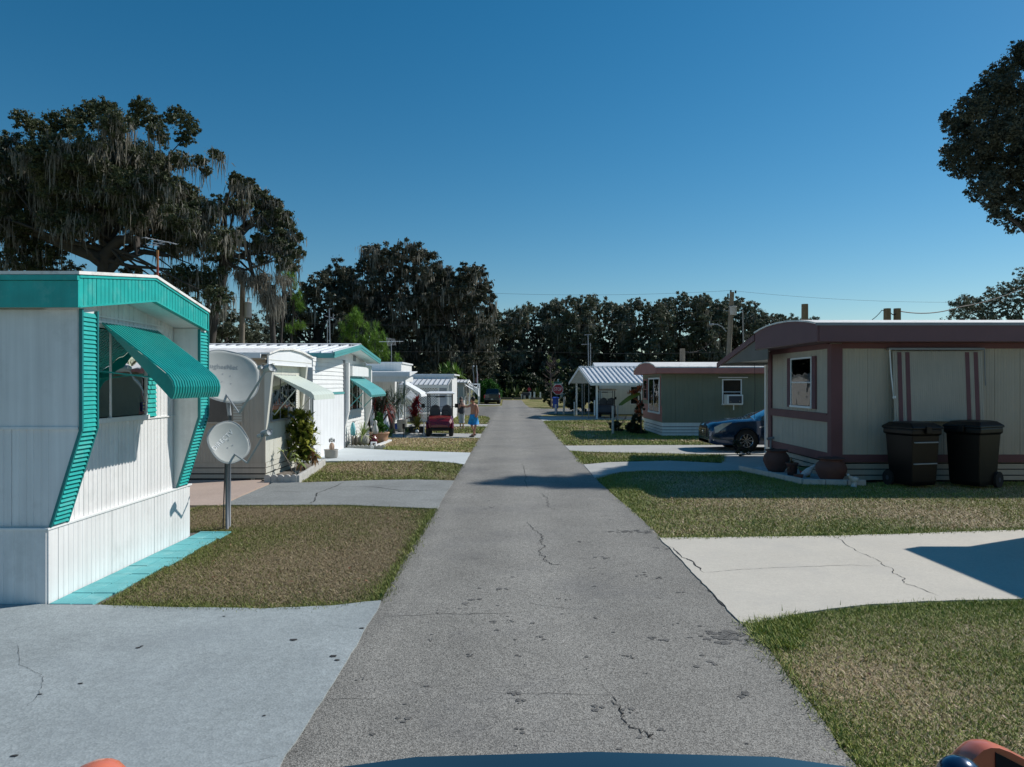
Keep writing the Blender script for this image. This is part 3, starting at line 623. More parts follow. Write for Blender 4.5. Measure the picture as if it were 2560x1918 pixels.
# ---------------------------------------------------------------- left home with teal trim
N_, S_ = (0,1), (0,-1)
h = thing('mobile_home', 'white mobile home with teal fascia, louvred corner strips and big teal awning', 'mobile home', (-12,9.2,0))
part('wall', MB().box(-19,-4.985,7.62,10.84,.78,3.3), M['whiteA'], h)
panels(h, 'panel', M['whiteA'], (-4.985,7.62), (0,1), (1,0), .29, 2.86, .362, .80, 1.868, 3)
panels(h, 'panel', M['whiteA'], (-4.985,7.62), (0,1), (1,0), .29, 2.86, .362, 1.885, lambda s: 3.13+.24*min(s/1.5, (3.2-s)/1.6), 3)
part('ledge', MB().box(-4.98,-4.955,7.92,10.47,1.868,1.885), M['whiteA'], h)
for k, (z0, z1) in enumerate(((.83,1.862),(1.878,3.13))):
    ztop = z1; xr = -4.63
    if k: panels(h, 'panel', M['whiteA'], (-4.63,7.62), (-1,0), (0,-1), 0, 5.2, .4, z0, z1, 4)
    else:
        panels(h, 'panel', M['whiteA'], (-4.95,7.62), (-1,0), (0,-1), 0, 4.9, .4, z0, z1, 4)
part('ledge', MB().box(-19,-4.63,7.59,7.61,1.858,1.886), M['whiteA'], h)
part('side_wall_upper', MB().box(-19,-4.64,7.605,7.625,1.87,3.14), M['whiteA'], h)
wp = [(-4.985,.815),(-4.94,.815),(-4.62,1.86),(-4.62,3.16),(-4.985,3.16)]
for y0, y1 in ((7.60,7.90),(10.47,10.78)):
    wing(h, 'corner_wing', M['whiteA'], wp, y0+.012, y1-.012)
    fr = MB()
    for ya, yb in ((y0-.004,y0+.022),(y1-.022,y1+.004)):
        fr.prism([(-4.945,.815),(-4.915,.815),(-4.585,1.86),(-4.585,3.15),(-4.62,3.15),(-4.62,1.86)], 'y', ya, yb)
    cs = part('corner_strip', fr, M['tealdark'], h)
    sm = MB().add([(-.004,y0+.024,-.024),(.026,y0+.024,-.022),(.008,y0+.024,.026),(-.004,y0+.024,.026),(-.004,y1-.024,-.024),(.026,y1-.024,-.022),(.008,y1-.024,.026),(-.004,y1-.024,.026)],
        [(0,1,2,3),(7,6,5,4),(0,4,5,1),(1,5,6,2),(2,6,7,3)]).mesh('slat'); sm.materials.append(M['teal'])
    z = .86
    while z < 3.13:
        if z < 1.86: link('slat', sm, None, cs, loc=(-4.94+(z-.815)*.32/1.045+.003, 0, z), rot=(0, .0, 0))
        else: link('slat', sm, None, cs, loc=(-4.617, 0, z))
        z += .0475
# fascia
def prof(s, a, b_, c): return a+(b_-a)*s/1.6 if s < 1.6 else b_+(c-b_)*(s-1.6)/1.56
fb = lambda s: prof(s, 3.15, 3.395, 3.14); ft = lambda s: prof(s, 3.495, 3.70, 3.415)
for s0, s1 in ((0,1.6),(1.6,3.16)):
    part('fascia_backing', MB().prism([(7.5+s0,fb(s0)+.004),(7.5+s1,fb(s1)+.004),(7.5+s1,ft(s1)),(7.5+s0,ft(s0))], 'x', -4.62, -4.575), M['teal'], h)
panels(h, 'fascia_panel', M['teal'], (-4.575,7.5), (0,1), (1,0), 0, 1.6, .32, lambda s: fb(s)+.012, lambda s: ft(s)-.02, 3, th=.015)
panels(h, 'fascia_panel', M['teal'], (-4.575,7.5), (0,1), (1,0), 1.6, 3.16, .312, lambda s: fb(s)+.012, lambda s: ft(s)-.02, 3, th=.015)
for nm, f, a0, a1 in (('trim', fb, 0, .018), ('trim', ft, -.03, 0)):
    b = MB()
    for s0, s1 in ((0,1.6),(1.6,3.16)): b.prism([(7.5+s0,f(s0)+a0),(7.5+s1,f(s1)+a0),(7.5+s1,f(s1)+a1),(7.5+s0,f(s0)+a1)], 'x', -4.58, -4.548)
    part(nm, b, M['teal'], h)
part('side_fascia', MB().box(-19,-4.552,7.47,7.497,3.15,3.43).box(-19,-4.552,7.455,7.497,3.435,3.49), M['teal'], h)
part('side_fascia', MB().box(-19,-4.552,10.67,10.70,3.14,3.41), M['teal'], h)
sf = MB()
for s0, s1 in ((.02,1.6),(1.6,3.14)): sf.prism([(7.5+s0,fb(s0)),(7.5+s1,fb(s1)),(7.5+s1,fb(s1)+.01),(7.5+s0,fb(s0)+.01)], 'x', -5.0, -4.622)
part('soffit', sf, M['white'], h)
rf = MB()
for s0, s1 in ((-.04,1.6),(1.6,3.2)): rf.prism([(7.5+s0,ft(max(s0,0))),(7.5+s1,ft(min(s1,3.16))),(7.5+s1,ft(min(s1,3.16))+.035),(7.5+s0,ft(max(s0,0))+.035)], 'x', -19, -4.535)
part('roof', rf, M['roofwhite'], h)
# window, shutter, awning on the end wall
w1 = window(h, (-4.975,7.62), (0,1), (1,0), .30, 1.94, 1.93, 3.02, 2, 1, M['white'], M['glass'], .045, .06)
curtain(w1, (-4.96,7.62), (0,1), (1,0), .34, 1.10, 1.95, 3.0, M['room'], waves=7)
curtain(w1, (-4.96,7.62), (0,1), (1,0), 1.45, 1.9, 1.95, 3.0, M['curtain'], waves=7)
st = part('window_sticker', MB().box(-4.914,-4.911,9.455,9.535,1.975,2.10), mat('sticker_blue', (.01,.015,.16), .5), w1)
part('sticker_print', MB().box(-4.911,-4.909,9.47,9.52,2.07,2.09).box(-4.911,-4.909,9.48,9.51,2.02,2.05).box(-4.911,-4.909,9.47,9.52,1.985,2.0), M['paleleaf'] if False else mat('sticker_yellow', (.6,.5,.2), .5), st)
sh = part('shutter', MB().box(-4.972,-4.955,9.645,9.905,1.89,2.98), M['tealdark'], h)
sb = MB()
sb.add([(0,9.655,-.03),(.022,9.655,-.028),(.004,9.655,.028),(0,9.895,-.03),(.022,9.895,-.028),(.004,9.895,.028)], [(0,1,2),(5,4,3),(0,3,4,1),(1,4,5,2)])
sm = sb.mesh('slat'); sm.materials.append(M['teal'])
for i in range(17): link('slat', sm, None, sh, loc=(-4.955,0,1.93+i*.062))
part('awning_rail', MB().box(-4.97,-4.90,8.42,9.98,3.07,3.10).box(-4.97,-4.955,8.3,10.1,3.15,3.17), M['white'], h)
pr = [(0,3.07),(.28,2.86),(.56,2.645),(.76,2.49)]
for i in range(1,7):
    a = R(53-i*22.5); pr.append((.76+.10*0+.12*math.cos(a)-.12*math.cos(R(53)), 2.49-.12*math.sin(R(53))+.12*math.sin(a)-.03*i))
pr = [(0,3.07),(.28,2.86),(.56,2.645),(.74,2.50),(.80,2.445),(.845,2.38),(.862,2.31),(.855,2.24),(.83,2.17)]
awning(h, -4.90, 1, 8.50, 9.86, pr, 19, M['tealawn'], M['tealawn'], ((-.04,2.50),(.80,2.40),.011), rib=.014)
# skirt
sk = MB().box(-19,-4.955,7.585,10.95,0,.80); part('skirt', sk, M['whiteA'], h)
panels(h, 'skirt_panel', M['whiteA'], (-4.955,7.585), (0,1), (1,0), 0, .17, .17, 0.0, .79, 0, th=.016)
panels(h, 'skirt_panel', M['whiteA'], (-4.955,7.585), (0,1), (1,0), .17, 3.3, 1.04, 0.0, .79, 11, th=.016, rd=.004)
panels(h, 'skirt_panel', M['whiteA'], (-4.955,7.585), (-1,0), (0,-1), 0, 5.2, 1.04, 0.0, .79, 8, th=.014, rd=.004)
part('skirt_cap', MB().box(-19,-4.925,7.56,7.60,.79,.812).box(-4.97,-4.925,7.60,10.96,.79,.812), M['white'], h)

# ---------------------------------------------------------------- cream home
h = thing('mobile_home', 'cream mobile home with a pale awning, behind the two satellite dishes', 'mobile home', (-12,18.9,0))
part('wall', MB().box(-17,-6.04,17.42,20.4,.4,2.95), M['beige'], h)
panels(h, 'panel', M['beige'], (-6.03,17.42), (-1,0), (0,-1), .0, 9.6, .61, .42, 2.80, 7)
panels(h, 'panel', M['cream'], (-6.04,17.42), (0,1), (1,0), 0, 2.98, .6, .42, 1.36, 1, rd=.003)
panels(h, 'panel', M['cream'], (-6.04,17.42), (0,1), (1,0), 0, 2.98, .6, 1.37, 2.95, 1, rd=.003)
zz = [(.0,.125),(.155,.275),(.30,.39)]
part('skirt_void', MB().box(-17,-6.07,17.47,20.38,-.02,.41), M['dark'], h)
boards(h, 'skirt_board', M['beige'], (-6.03,17.42), (-1,0), (0,-1), -.01, 10.9, [(.03,.125),(.155,.275),(.295,.405)], -.02, .01)
boards(h, 'skirt_board', M['cream'], (-6.04,17.42), (0,1), (1,0), 0, 2.98, [(.03,.125),(.155,.275),(.295,.405)], -.02, .012)
for x in (-6.35,-8.3,-10.2): part('skirt_post', MB().box(x-.05,x+.05,17.44,17.46,-.02,.1), M['beige'], h)
wing(h, 'corner_wing', M['cream'], [(-6.05,1.18),(-6.02,1.18),(-5.84,2.85),(-6.05,2.85)], 17.40, 17.53)
wing(h, 'corner_wing', M['cream'], [(-6.05,1.18),(-6.02,1.18),(-5.84,2.85),(-6.05,2.85)], 20.25, 20.40)
fz = [(17.15,2.80),(17.15,3.05),(17.8,3.17),(18.8,3.23),(19.8,3.19),(20.85,3.07),(20.85,2.82)]
part('fascia', MB().prism([(y,z) for y,z in fz], 'x', -5.90, -5.86).prism([(17.13,2.80),(20.87,2.82),(20.87,2.84),(17.13,2.82)], 'x', -5.91, -5.84), M['clean' if False else 'cleanwhite'], h)
part('fascia_board', MB().prism([(17.2,2.92),(20.8,2.93),(20.8,2.945),(17.2,2.935)], 'x', -5.86, -5.852), M['cream'], h)
rfp = [(17.05,3.05),(17.8,3.18),(18.8,3.24),(19.8,3.20),(20.95,3.07)]
b = MB()
for (a, z0), (c, z1) in zip(rfp, rfp[1:]): b.prism([(a,z0),(c,z1),(c,z1+.045),(a,z0+.045)], 'x', -17.2, -5.80)
part('roof', b, M['roofwhite'], h)
part('soffit', MB().box(-17.2,-5.91,17.02,17.40,2.93,2.95), M['beige'], h)
part('gutter', MB().box(-17.2,-6.0,16.97,17.03,2.96,3.06), M['cleanwhite'], h)
part('soffit', MB().box(-6.04,-5.90,17.2,20.8,2.83,2.84), M['cream'], h)
window(h, (-6.03,17.42), (0,1), (1,0), .36, 2.28, 1.44, 2.55, 3, 3, M['greypost'], M['glass'], .03, .05)
part('sign_card', MB().box(-6.012,-6.008,18.75,18.98,1.72,1.98), mat('orange_sign', (.5,.12,.03), .6), h)
part('sign_card', MB().box(-6.012,-6.008,18.76,18.99,1.50,1.70), M['cleanwhite'], h)
shh = part('shutter', MB().box(-6.03,-6.02,19.80,19.98,1.46,2.5), M['cream'], h)
sm = MB().box(0,.012,19.82,19.96,-.012,.014).mesh('slat'); sm.materials.append(M['cleanwhite'])
for i in range(16): link('slat', sm, None, shh, loc=(-6.02,0,1.5+i*.062))
awning(h, -6.02, 1, 17.95, 20.0, [(0,2.58),(.35,2.42),(.7,2.26),(.95,2.14),(1.02,2.06),(1.05,1.93)], 7, M['creamA'], M['creamA'], ((.02,1.55),(.62,2.26),.014), rib=.006)
window(h, (-6.03,17.41), (-1,0), (0,-1), .85, 1.44, 1.41, 2.55, 1, 2, M['beige'], M['darkglass'], .03, .04, back=False)
sh = part('shutter', MB().box(-6.82,-6.58,17.385,17.40,1.39,2.5), M['beige'], h)
sm = MB().box(-6.80,-6.60,-.012,0,-.014,.016).mesh('slat'); sm.materials.append(M['cream'])
for i in range(16): link('slat', sm, None, sh, loc=(0,17.385,1.44+i*.068))
# ---------------------------------------------------------------- white home with pale teal gable roof
h = thing('mobile_home', 'white lap sided home with a ribbed white gable roof edged in pale teal', 'mobile home', (-12,26,0))
part('wall', MB().box(-17,-6.12,21.82,25.8,0,3.1), M['white'], h)
part('wall', MB().box(-17,-6.18,25.81,29.9,.3,3.15), M['white'], h)
part('gable_wall', MB().prism([(21.82,3.10),(29.9,3.10),(29.9,3.2),(26.3,3.62),(21.82,3.12)], 'x', -17, -6.14), M['white'], h)
k = 0; z = 2.05
while z < 3.12: boards(h, 'lap_board', M['white'], (-6.12,21.82), (0,1), (1,0), 0, 3.98, [(z, z+.125)], 0, .006, lean=.016) if False else None; z += .13
z = 2.06
while z < 3.05:
    b = MB(); b.add([(-6.12,21.82,z),(-6.092,21.82,z),(-6.112,21.82,z+.135),(-6.12,25.80,z),(-6.092,25.80,z),(-6.112,25.80,z+.135)], [(0,1,2),(5,4,3),(0,3,4,1),(1,4,5,2)]); part('lap_board', b, M['white'], h)
    b = MB(); b.add([(-17,21.82,z),(-17,21.79,z),(-17,21.81,z+.135),(-6.1,21.82,z),(-6.1,21.79,z),(-6.1,21.81,z+.135)], [(0,1,2),(5,4,3),(0,3,4,1),(1,4,5,2)]); part('lap_board', b, M['white'], h)
    z += .14
panels(h, 'panel', M['cleanwhite'], (-6.10,21.82), (0,1), (1,0), 0, 3.98, .8, .0, 1.98, 1, th=.02)
part('band', MB().box(-6.12,-6.06,21.8,25.84,1.98,2.05), M['tealC'], h)
part('corner_post', MB().box(-6.14,-6.05,25.76,25.86,0,3.2), M['greypost'], h)
z = .05
while z < 1.28:
    b = MB(); b.add([(-6.17,25.87,z),(-6.14,25.87,z),(-6.16,25.87,z+.135),(-6.17,29.9,z),(-6.14,29.9,z),(-6.16,29.9,z+.135)], [(0,1,2),(5,4,3),(0,3,4,1),(1,4,5,2)]); part('lap_board', b, M['white'], h); z += .14
part('skirt', MB().box(-17,-6.19,25.81,29.88,0,.32), M['white'], h)
window(h, (-6.17,25.85), (0,1), (1,0), .55, 3.2, 1.35, 2.58, 3, 1, M['cleanwhite'], M['glass'], .07, .06)
part('window_header', MB().box(-6.17,-5.90,26.35,29.3,2.63,3.0), M['white'], h)
part('vent', MB().box(-6.13,-6.10,27.5,27.85,3.22,3.42), M['greypost'], h)
wing(h, 'corner_wing', M['white'], [(-6.2,.25),(-6.17,.25),(-5.88,1.35),(-5.88,3.1),(-6.2,3.1)], 29.72, 29.92)
wing(h, 'corner_wing', M['white'], [(-6.2,.25),(-6.17,.25),(-5.93,1.35),(-5.93,3.1),(-6.2,3.1)], 25.87, 26.05)
awning(h, -6.14, 1, 26.45, 29.45, [(0,2.60),(.4,2.36),(.75,2.15),(.88,2.03),(.93,1.92),(.90,1.84)], 8, M['tealC'], M['tealC'], ((.02,1.40),(.6,2.0),.02), rib=.006)
rz = lambda y: 3.72-(26.3-y)*.43/3.9 if y < 26.3 else 3.72-(y-26.3)*.40/3.8
b = MB()
for a, c in ((22.35,26.3),(26.3,30.15)): b.prism([(a,rz(a)),(c,rz(c)),(c,rz(c)+.03),(a,rz(a)+.03)], 'x', -17.5, -5.60)
rfo = part('roof', b, M['roofmetal'], h)
rb = MB()
for a, c in ((22.33,26.3),(26.3,30.17)): rb.prism([(a,rz(a)+.03),(c,rz(c)+.03),(c,rz(c)+.085),(a,rz(a)+.085)], 'x', -.022, .022)
rm = rb.mesh('roof_rib'); rm.materials.append(M['roofmetal'])
for i in range(32): link('roof_rib', rm, None, rfo, loc=(-5.63-i*.375,0,0))
part('ridge_cap', MB().prism([(26.1,3.79),(26.3,3.815),(26.5,3.79),(26.3,3.83)], 'x', -17.5, -5.58), M['roofmetal'], rfo)
b = MB()
for a, c in ((22.33,26.3),(26.3,30.17)):
    for q, (d0, d1) in enumerate(((-.13,-.05),(-.045,.06))): b.prism([(a,rz(a)+d0),(c,rz(c)+d0),(c,rz(c)+d1),(a,rz(a)+d1)], 'x', -5.598, -5.57+q*.015)
part('rake_board', b, M['tealC'], h)
part('eave_fascia', MB().box(-17.5,-5.60,22.30,22.34,3.15,3.30), M['tealC'], h)
part('soffit', MB().prism([(22.36,3.17),(26.3,3.58),(30.1,3.19),(30.1,3.2),(26.3,3.60),(22.36,3.18)], 'x', -6.13, -5.60), M['white'], h)
# ---------------------------------------------------------------- white flat-roofed home with porch
h = thing('mobile_home', 'white flat roofed home with an open front porch, beside the golf cart', 'mobile home', (-12,38.6,0))
part('wall', MB().box(-17,-6.3,38.3,41.9,.3,3.1), M['white'], h)
panels(h, 'panel', M['white'], (-6.3,38.28), (-1,0), (0,-1), 0, 8, .8, .3, 2.9, 3)
panels(h, 'panel', M['white'], (-6.3,38.3), (0,1), (1,0), 0, 3.6, .6, .3, 3.1, 2)
part('roof', MB().box(-17.3,-5.85,38.0,42.1,3.42,3.50), M['cleanwhite'], h)
part('fascia', MB().box(-17.2,-5.92,38.05,38.10,3.02,3.42).box(-5.97,-5.92,38.11,42.0,3.02,3.42), M['white'], h)
part('skirt', MB().box(-17,-6.33,38.33,41.88,0,.3), M['white'], h)
pz = lambda y: 2.72+(y-35.3)*.09
part('porch_roof', MB().prism([(35.15,2.70),(38.0,2.96),(38.0,3.0),(35.15,2.92)], 'x', -17, -5.05), M['cleanwhite'], h)
part('porch_beam', MB().box(-17,-5.28,35.3,35.38,2.44,2.70).box(-5.36,-5.28,35.38,38.0,2.44,2.70), M['white'], h)
for x in (-5.33,-9.3,-12.5): part('post', MB().box(x-.05,x+.05,35.3,35.4,0,2.44), M['cleanwhite'], h)
part('screen_door', MB().box(-7.06,-6.98,36.0,36.06,0,2.2).box(-7.75,-7.67,36.0,36.06,0,2.2).box(-7.67,-7.06,36.0,36.05,.0,.1).box(-7.67,-7.06,36.0,36.05,.95,1.05).box(-7.67,-7.06,36.0,36.05,2.1,2.2), M['cleanwhite'], h)
part('porch_floor', MB().box(-12,-5.3,35.4,38.2,0,.12), M['concrete'], h)
part('doorway', MB().box(-8.9,-7.8,38.24,38.26,.3,2.4), M['dark'], h)
window(h, (-6.3,38.26), (-1,0), (0,-1), 3.3, 4.6, 1.0, 2.3, 2, 1)
awning(h, -6.25, 1, 38.9, 41.4, [(0,2.60),(.5,2.28),(1.0,1.98),(1.2,1.86),(1.28,1.75),(1.30,1.62)], 7, M['cleanwhite'], M['cleanwhite'], ((.02,1.5),(.9,2.0),.02), rib=.006)
window(h, (-6.28,38.3), (0,1), (1,0), .7, 3.0, 1.2, 2.5, 2, 2)
# ---------------------------------------------------------------- white home with lattice porch
h = thing('mobile_home', 'white home with a lattice screened porch under a ribbed metal roof', 'mobile home', (-10,47,0))
part('wall', MB().box(-15,-3.95,46.6,50.9,0,2.86), M['white'], h)
panels(h, 'panel', M['white'], (-3.94,46.6), (0,1), (1,0), 0, 4.3, .6, .2, 2.8, 2)
part('roof', MB().box(-15.2,-3.75,46.3,51.1,2.88,2.97), M['cleanwhite'], h)
part('fascia', MB().box(-15.2,-3.8,46.35,46.4,2.62,2.88), M['white'], h)
pf = MB().prism([(43.9,2.24),(46.3,2.62),(46.3,2.66),(43.9,2.28)], 'x', -13, -3.92); po = part('porch_roof', pf, M['roofmetal'], h)
rm = MB().prism([(43.88,2.28),(46.3,2.66),(46.3,2.71),(43.88,2.33)], 'x', -.02, .02).mesh('roof_rib'); rm.materials.append(M['greypost'])
for i in range(24): link('roof_rib', rm, None, po, loc=(-3.95-i*.3,0,0))
part('porch_beam', MB().box(-13,-3.92,43.92,44.0,2.08,2.24), M['cleanwhite'], h)
part('porch_wall', MB().box(-13,-4.0,44.0,46.3,0,.5), M['white'], h)
for x in (-3.98,-4.55,-6.9): part('post', MB().box(x-.05,x+.05,44.0,44.1,0,2.1), M['cleanwhite'], h)
part('porch_backing', MB().box(-13,-4.1,45.9,45.95,0,2.4), mat('grey_blue_screen', (.28,.34,.42), .8), h)
b = MB(); wdt = .045
for i in range(-14, 62):
    for sg in (1,-1):
        x0 = -12+i*.155; pts = []
        za, zb = .4, 2.1; xa = x0; xb = x0+sg*(zb-za)
        lo, hi = -12.0, -4.6
        t0, t1 = 0, 1
        if xb != xa:
            ta = (lo-xa)/(xb-xa); tb = (hi-xa)/(xb-xa); ta, tb = min(ta,tb), max(ta,tb); t0 = max(0,ta); t1 = min(1,tb)
        if t1-t0 < .05: continue
        p0 = (xa+(xb-xa)*t0, za+(zb-za)*t0); p1 = (xa+(xb-xa)*t1, za+(zb-za)*t1); yy = 44.05+.012*(sg > 0)
        b.add([(p0[0]-wdt/2,yy,p0[1]),(p0[0]+wdt/2,yy,p0[1]),(p1[0]+wdt/2,yy,p1[1]),(p1[0]-wdt/2,yy,p1[1])], [(0,1,2,3)])
part('lattice', b, M['cleanwhite'], h, kind='stuff')
# lattice panel between cream home and white home
lt = thing('trellis', 'small white lattice panel behind the pale awning', 'trellis', (-6.3,21.0,0))
part('frame', MB().box(-6.62,-6.57,21.0,21.04,1.0,2.3).box(-6.03,-5.98,21.0,21.04,1.0,2.3).box(-6.57,-6.03,21.0,21.04,2.25,2.3).box(-6.57,-6.03,21.0,21.04,1.0,1.05).box(-6.62,-6.57,21.0,21.04,0,1).box(-6.03,-5.98,21,21.04,0,1), M['cleanwhite'], lt)
for sg in (1,-1):
    for i in range(-9, 10):
        xa = -6.3+i*.13; za, zb = 1.05, 2.25; xb = xa+sg*(zb-za); ta = (-6.57-xa)/(xb-xa); tb = (-6.03-xa)/(xb-xa); ta, tb = sorted((ta,tb)); t0 = max(0,ta); t1 = min(1,tb)
        if t1-t0 < .04: continue
        p0 = (xa+(xb-xa)*t0, za+(zb-za)*t0); p1 = (xa+(xb-xa)*t1, za+(zb-za)*t1); yy = 21.015+.01*(sg > 0)
        part('lath', MB().add([(p0[0]-.026,yy,p0[1]),(p0[0]+.026,yy,p0[1]),(p1[0]+.026,yy,p1[1]),(p1[0]-.026,yy,p1[1]),(p0[0]-.026,yy+.008,p0[1]),(p0[0]+.026,yy+.008,p0[1]),(p1[0]+.026,yy+.008,p1[1]),(p1[0]-.026,yy+.008,p1[1])], [(0,1,2,3),(7,6,5,4),(0,4,5,1),(1,5,6,2),(2,6,7,3),(3,7,4,0)]), M['cleanwhite'], lt)
# ---------------------------------------------------------------- far left home beyond the cross street
h = thing('mobile_home', 'small grey white home with a railed porch beyond the cross street', 'mobile home', (-8,79,0))
part('wall', MB().box(-14,-5.2,76.5,82.5,0,2.5), mat('grey_siding', (.36,.38,.38), .6), h)
part('roof', MB().prism([(76.1,2.50),(79.3,2.78),(82.9,2.50),(82.9,2.44),(79.3,2.70),(76.1,2.44)], 'x', -14.3, -4.75), M['roofmetal'], h)
rm = MB().prism([(76.1,2.5),(79.3,2.78),(79.3,2.84),(76.1,2.56)], 'x', -.03, .03).mesh('roof_rib'); rm.materials.append(M['greypost'])
for i in range(16): link('roof_rib', rm, None, h, loc=(-4.8-i*.4+8,-79,0), local=True)
part('fascia', MB().prism([(76.1,2.3),(79.3,2.6),(82.9,2.3),(82.9,2.46),(79.3,2.72),(76.1,2.46)], 'x', -4.78, -4.74), M['cleanwhite'], h)
awning(h, -5.2, 1, 77.0, 79.0, [(0,2.3),(.6,1.9),(1.0,1.7),(1.05,1.5)], 5, M['cleanwhite'], M['cleanwhite'], rib=.006, slat_parts=False)
window(h, (-5.19,76.5), (0,1), (1,0), .6, 2.6, .9, 2.0, 2, 1); window(h, (-5.2,76.49), (-1,0), (0,-1), .6, 2.0, .9, 1.9, 2, 1); 
for i in range(9): part('post', MB().box(-4.82,-4.74,79.2+i*.4,79.28+i*.4,0 if i in (0,4,8) else .3,2.4 if i in (0,4,8) else 1.0), M['cleanwhite'], h)
part('rail', MB().box(-4.83,-4.73,79.2,82.5,1.0,1.08).box(-4.83,-4.73,79.2,82.5,.3,.36), M['cleanwhite'], h)
part('porch_frame', MB().box(-5.0,-3.7,82.2,82.35,2.2,2.35).box(-3.85,-3.7,82.2,82.35,0,2.2).tube([(-3.9,82.1,2.2),(-4.7,82.1,1.0)],.05,5), M['cleanwhite'], h)
awning(h, -5.0, 1, 80.0, 82.0, [(0,2.35),(.7,2.0),(1.15,1.8),(1.25,.9)], 5, M['cleanwhite'], M['cleanwhite'], rib=.006, slat_parts=False)
# ---------------------------------------------------------------- right home with maroon trim
h = thing('mobile_home', 'beige mobile home with maroon trim and arched fascia, behind the two black bins', 'mobile home', (13,19,0))
part('wall', MB().box(7.72,20,17.12,21.3,.45,3.35), M['beige'], h)
panels(h, 'panel', M['beige'], (7.72,17.12), (1,0), (0,-1), .22, 12.2, .61, .645, 3.19, 8, rd=.005)
panels(h, 'panel', M['beige'], (7.72,17.12), (0,1), (-1,0), .22, 3.95, .74, .66, 1.41, 2, rd=.005)
panels(h, 'panel', M['beige'], (7.72,17.12), (0,1), (-1,0), .22, 3.95, .74, 1.59, 3.2, 2, rd=.005)
part('corner_board', MB().box(7.66,7.72,17.08,17.30,.45,3.3).box(7.72,7.93,17.08,17.12,.45,3.3), M['maroon'], h)
part('corner_board', MB().box(7.66,7.72,21.08,21.32,.45,3.3), M['maroon'], h)
part('base_board', MB().box(7.67,7.72,17.30,21.08,.46,.66), M['maroon'], h)
part('base_board', MB().box(7.93,20,17.085,17.12,.46,.645), M['maroon'], h)
part('mid_rail', MB().box(7.66,7.72,17.30,21.08,1.41,1.59).box(7.64,7.72,17.30,21.08,1.59,1.62), M['maroon'], h)
part('top_board', MB().box(7.93,20,17.09,17.12,3.19,3.33).box(7.67,7.72,17.30,21.08,3.2,3.33), M['maroon'], h)
ar = [(16.58,3.33),(16.58,3.73),(17.0,3.81),(17.6,3.88),(18.3,3.93),(19.0,3.945),(19.7,3.93),(20.3,3.88),(20.8,3.81),(20.8,3.345)]
part('end_fascia', MB().prism(ar, 'x', 7.10, 7.15), M['maroonR'], h)
part('side_fascia', MB().box(7.15,20.5,16.56,16.60,3.33,3.73), M['maroonR'], h)
b = MB()
for (a,z0),(c,z1) in zip(ar[1:-1], ar[2:-1]): b.prism([(a-.04 if a < 16.6 else a,z0+.002),(c,z1+.002),(c,z1+.04),(a-.04 if a < 16.6 else a,z0+.04)], 'x', 7.06, 20.6)
part('roof', b, M['roofwhite'], h)
part('roof_edge', MB().box(7.06,20.6,16.53,16.556,3.70,3.765), M['greypost'], h)
part('soffit', MB().box(7.15,20.5,16.6,21.4,3.325,3.333), M['maroonR'], h)
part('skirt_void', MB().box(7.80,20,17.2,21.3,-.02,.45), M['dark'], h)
boards(h, 'skirt_board', M['beige'], (7.74,17.14), (1,0), (0,-1), 0, 12.2, [(.03,.13),(.155,.275),(.30,.415)], -.02, .01)
boards(h, 'skirt_board', M['beige'], (7.74,17.14), (0,1), (-1,0), 0, 4.1, [(.03,.13),(.155,.275),(.30,.415)], -.02, .01)
wn = window(h, (7.71,17.12), (0,1), (-1,0), 1.14, 2.42, 1.76, 3.0, 1, 2, M['cleanwhite'], M['glass'], .04, .06)
cp = [(1-abs(((i/72)*3)%1-.5)*2) for i in range(73)]
curtain(wn, (7.70,17.12), (0,1), (-1,0), 1.16, 2.40, 2.50, 2.60, M['lace'], waves=18, bottom=lambda t: 2.46-.16*(1-abs((t*3)%1-.5)*2))
curtain(wn, (7.695,17.12), (0,1), (-1,0), 1.16, 2.40, 2.2, 2.34, M['lace'], waves=18, bottom=lambda t: 2.16)
curtain(wn, (7.70,17.12), (0,1), (-1,0), 1.16, 1.5, 2.75, 2.98, M['lace'], waves=5, bottom=lambda t: 2.72)
for a in (.88,2.52):
    sh = part('shutter', MB().box(7.67,7.72,17.12+a,17.12+a+.22,1.70,3.05), M['maroon'], h)
    sm = MB().add([(0,a+.015,-.02),(-.014,a+.015,-.02),(0,a+.015,.025),(0,a+.205,-.02),(-.014,a+.205,-.02),(0,a+.205,.025)], [(0,1,2),(5,4,3),(0,3,4,1),(1,4,5,2)]).mesh('slat'); sm.materials.append(M['maroon'])
    for i in range(21): link('slat', sm, None, sh, loc=(7.67,17.12,1.75+i*.062))
# closed window awning
aw = part('window_awning', MB().add([(9.08,17.0,3.12),(11.22,17.0,3.12),(11.15,16.80,1.46),(9.02,16.80,1.46)], [(0,1,2,3)]), M['beige'], h)
b = MB()
for i in range(44):
    t = (i+.5)/44; xa = 9.08+2.14*t; xb = 9.02+2.13*t
    b.add([(xa-.017,16.992,3.12),(xa+.017,16.992,3.12),(xb+.017,16.792,1.46),(xb-.017,16.792,1.46),(xa-.017,17.0,3.12),(xa+.017,17.0,3.12),(xb+.017,16.8,1.46),(xb-.017,16.8,1.46)], [(0,3,2,1),(0,4,7,3),(1,2,6,5),(2,3,7,6)])
part('awning_ribs', b, M['beige'], aw, kind='stuff')
for t in (.075,.165,.83,.925):
    xa = 9.08+2.14*t; xb = 9.02+2.13*t
    part('stripe', MB().add([(xa-.05,16.985,3.10),(xa+.05,16.985,3.10),(xb+.05,16.785,1.46),(xb-.05,16.785,1.46),(xa-.05,17.0,3.10),(xa+.05,17.0,3.10),(xb+.05,16.8,1.46),(xb-.05,16.8,1.46)], [(0,3,2,1),(0,4,7,3),(1,2,6,5),(0,1,5,4),(2,3,7,6)]), M['maroon'], aw)
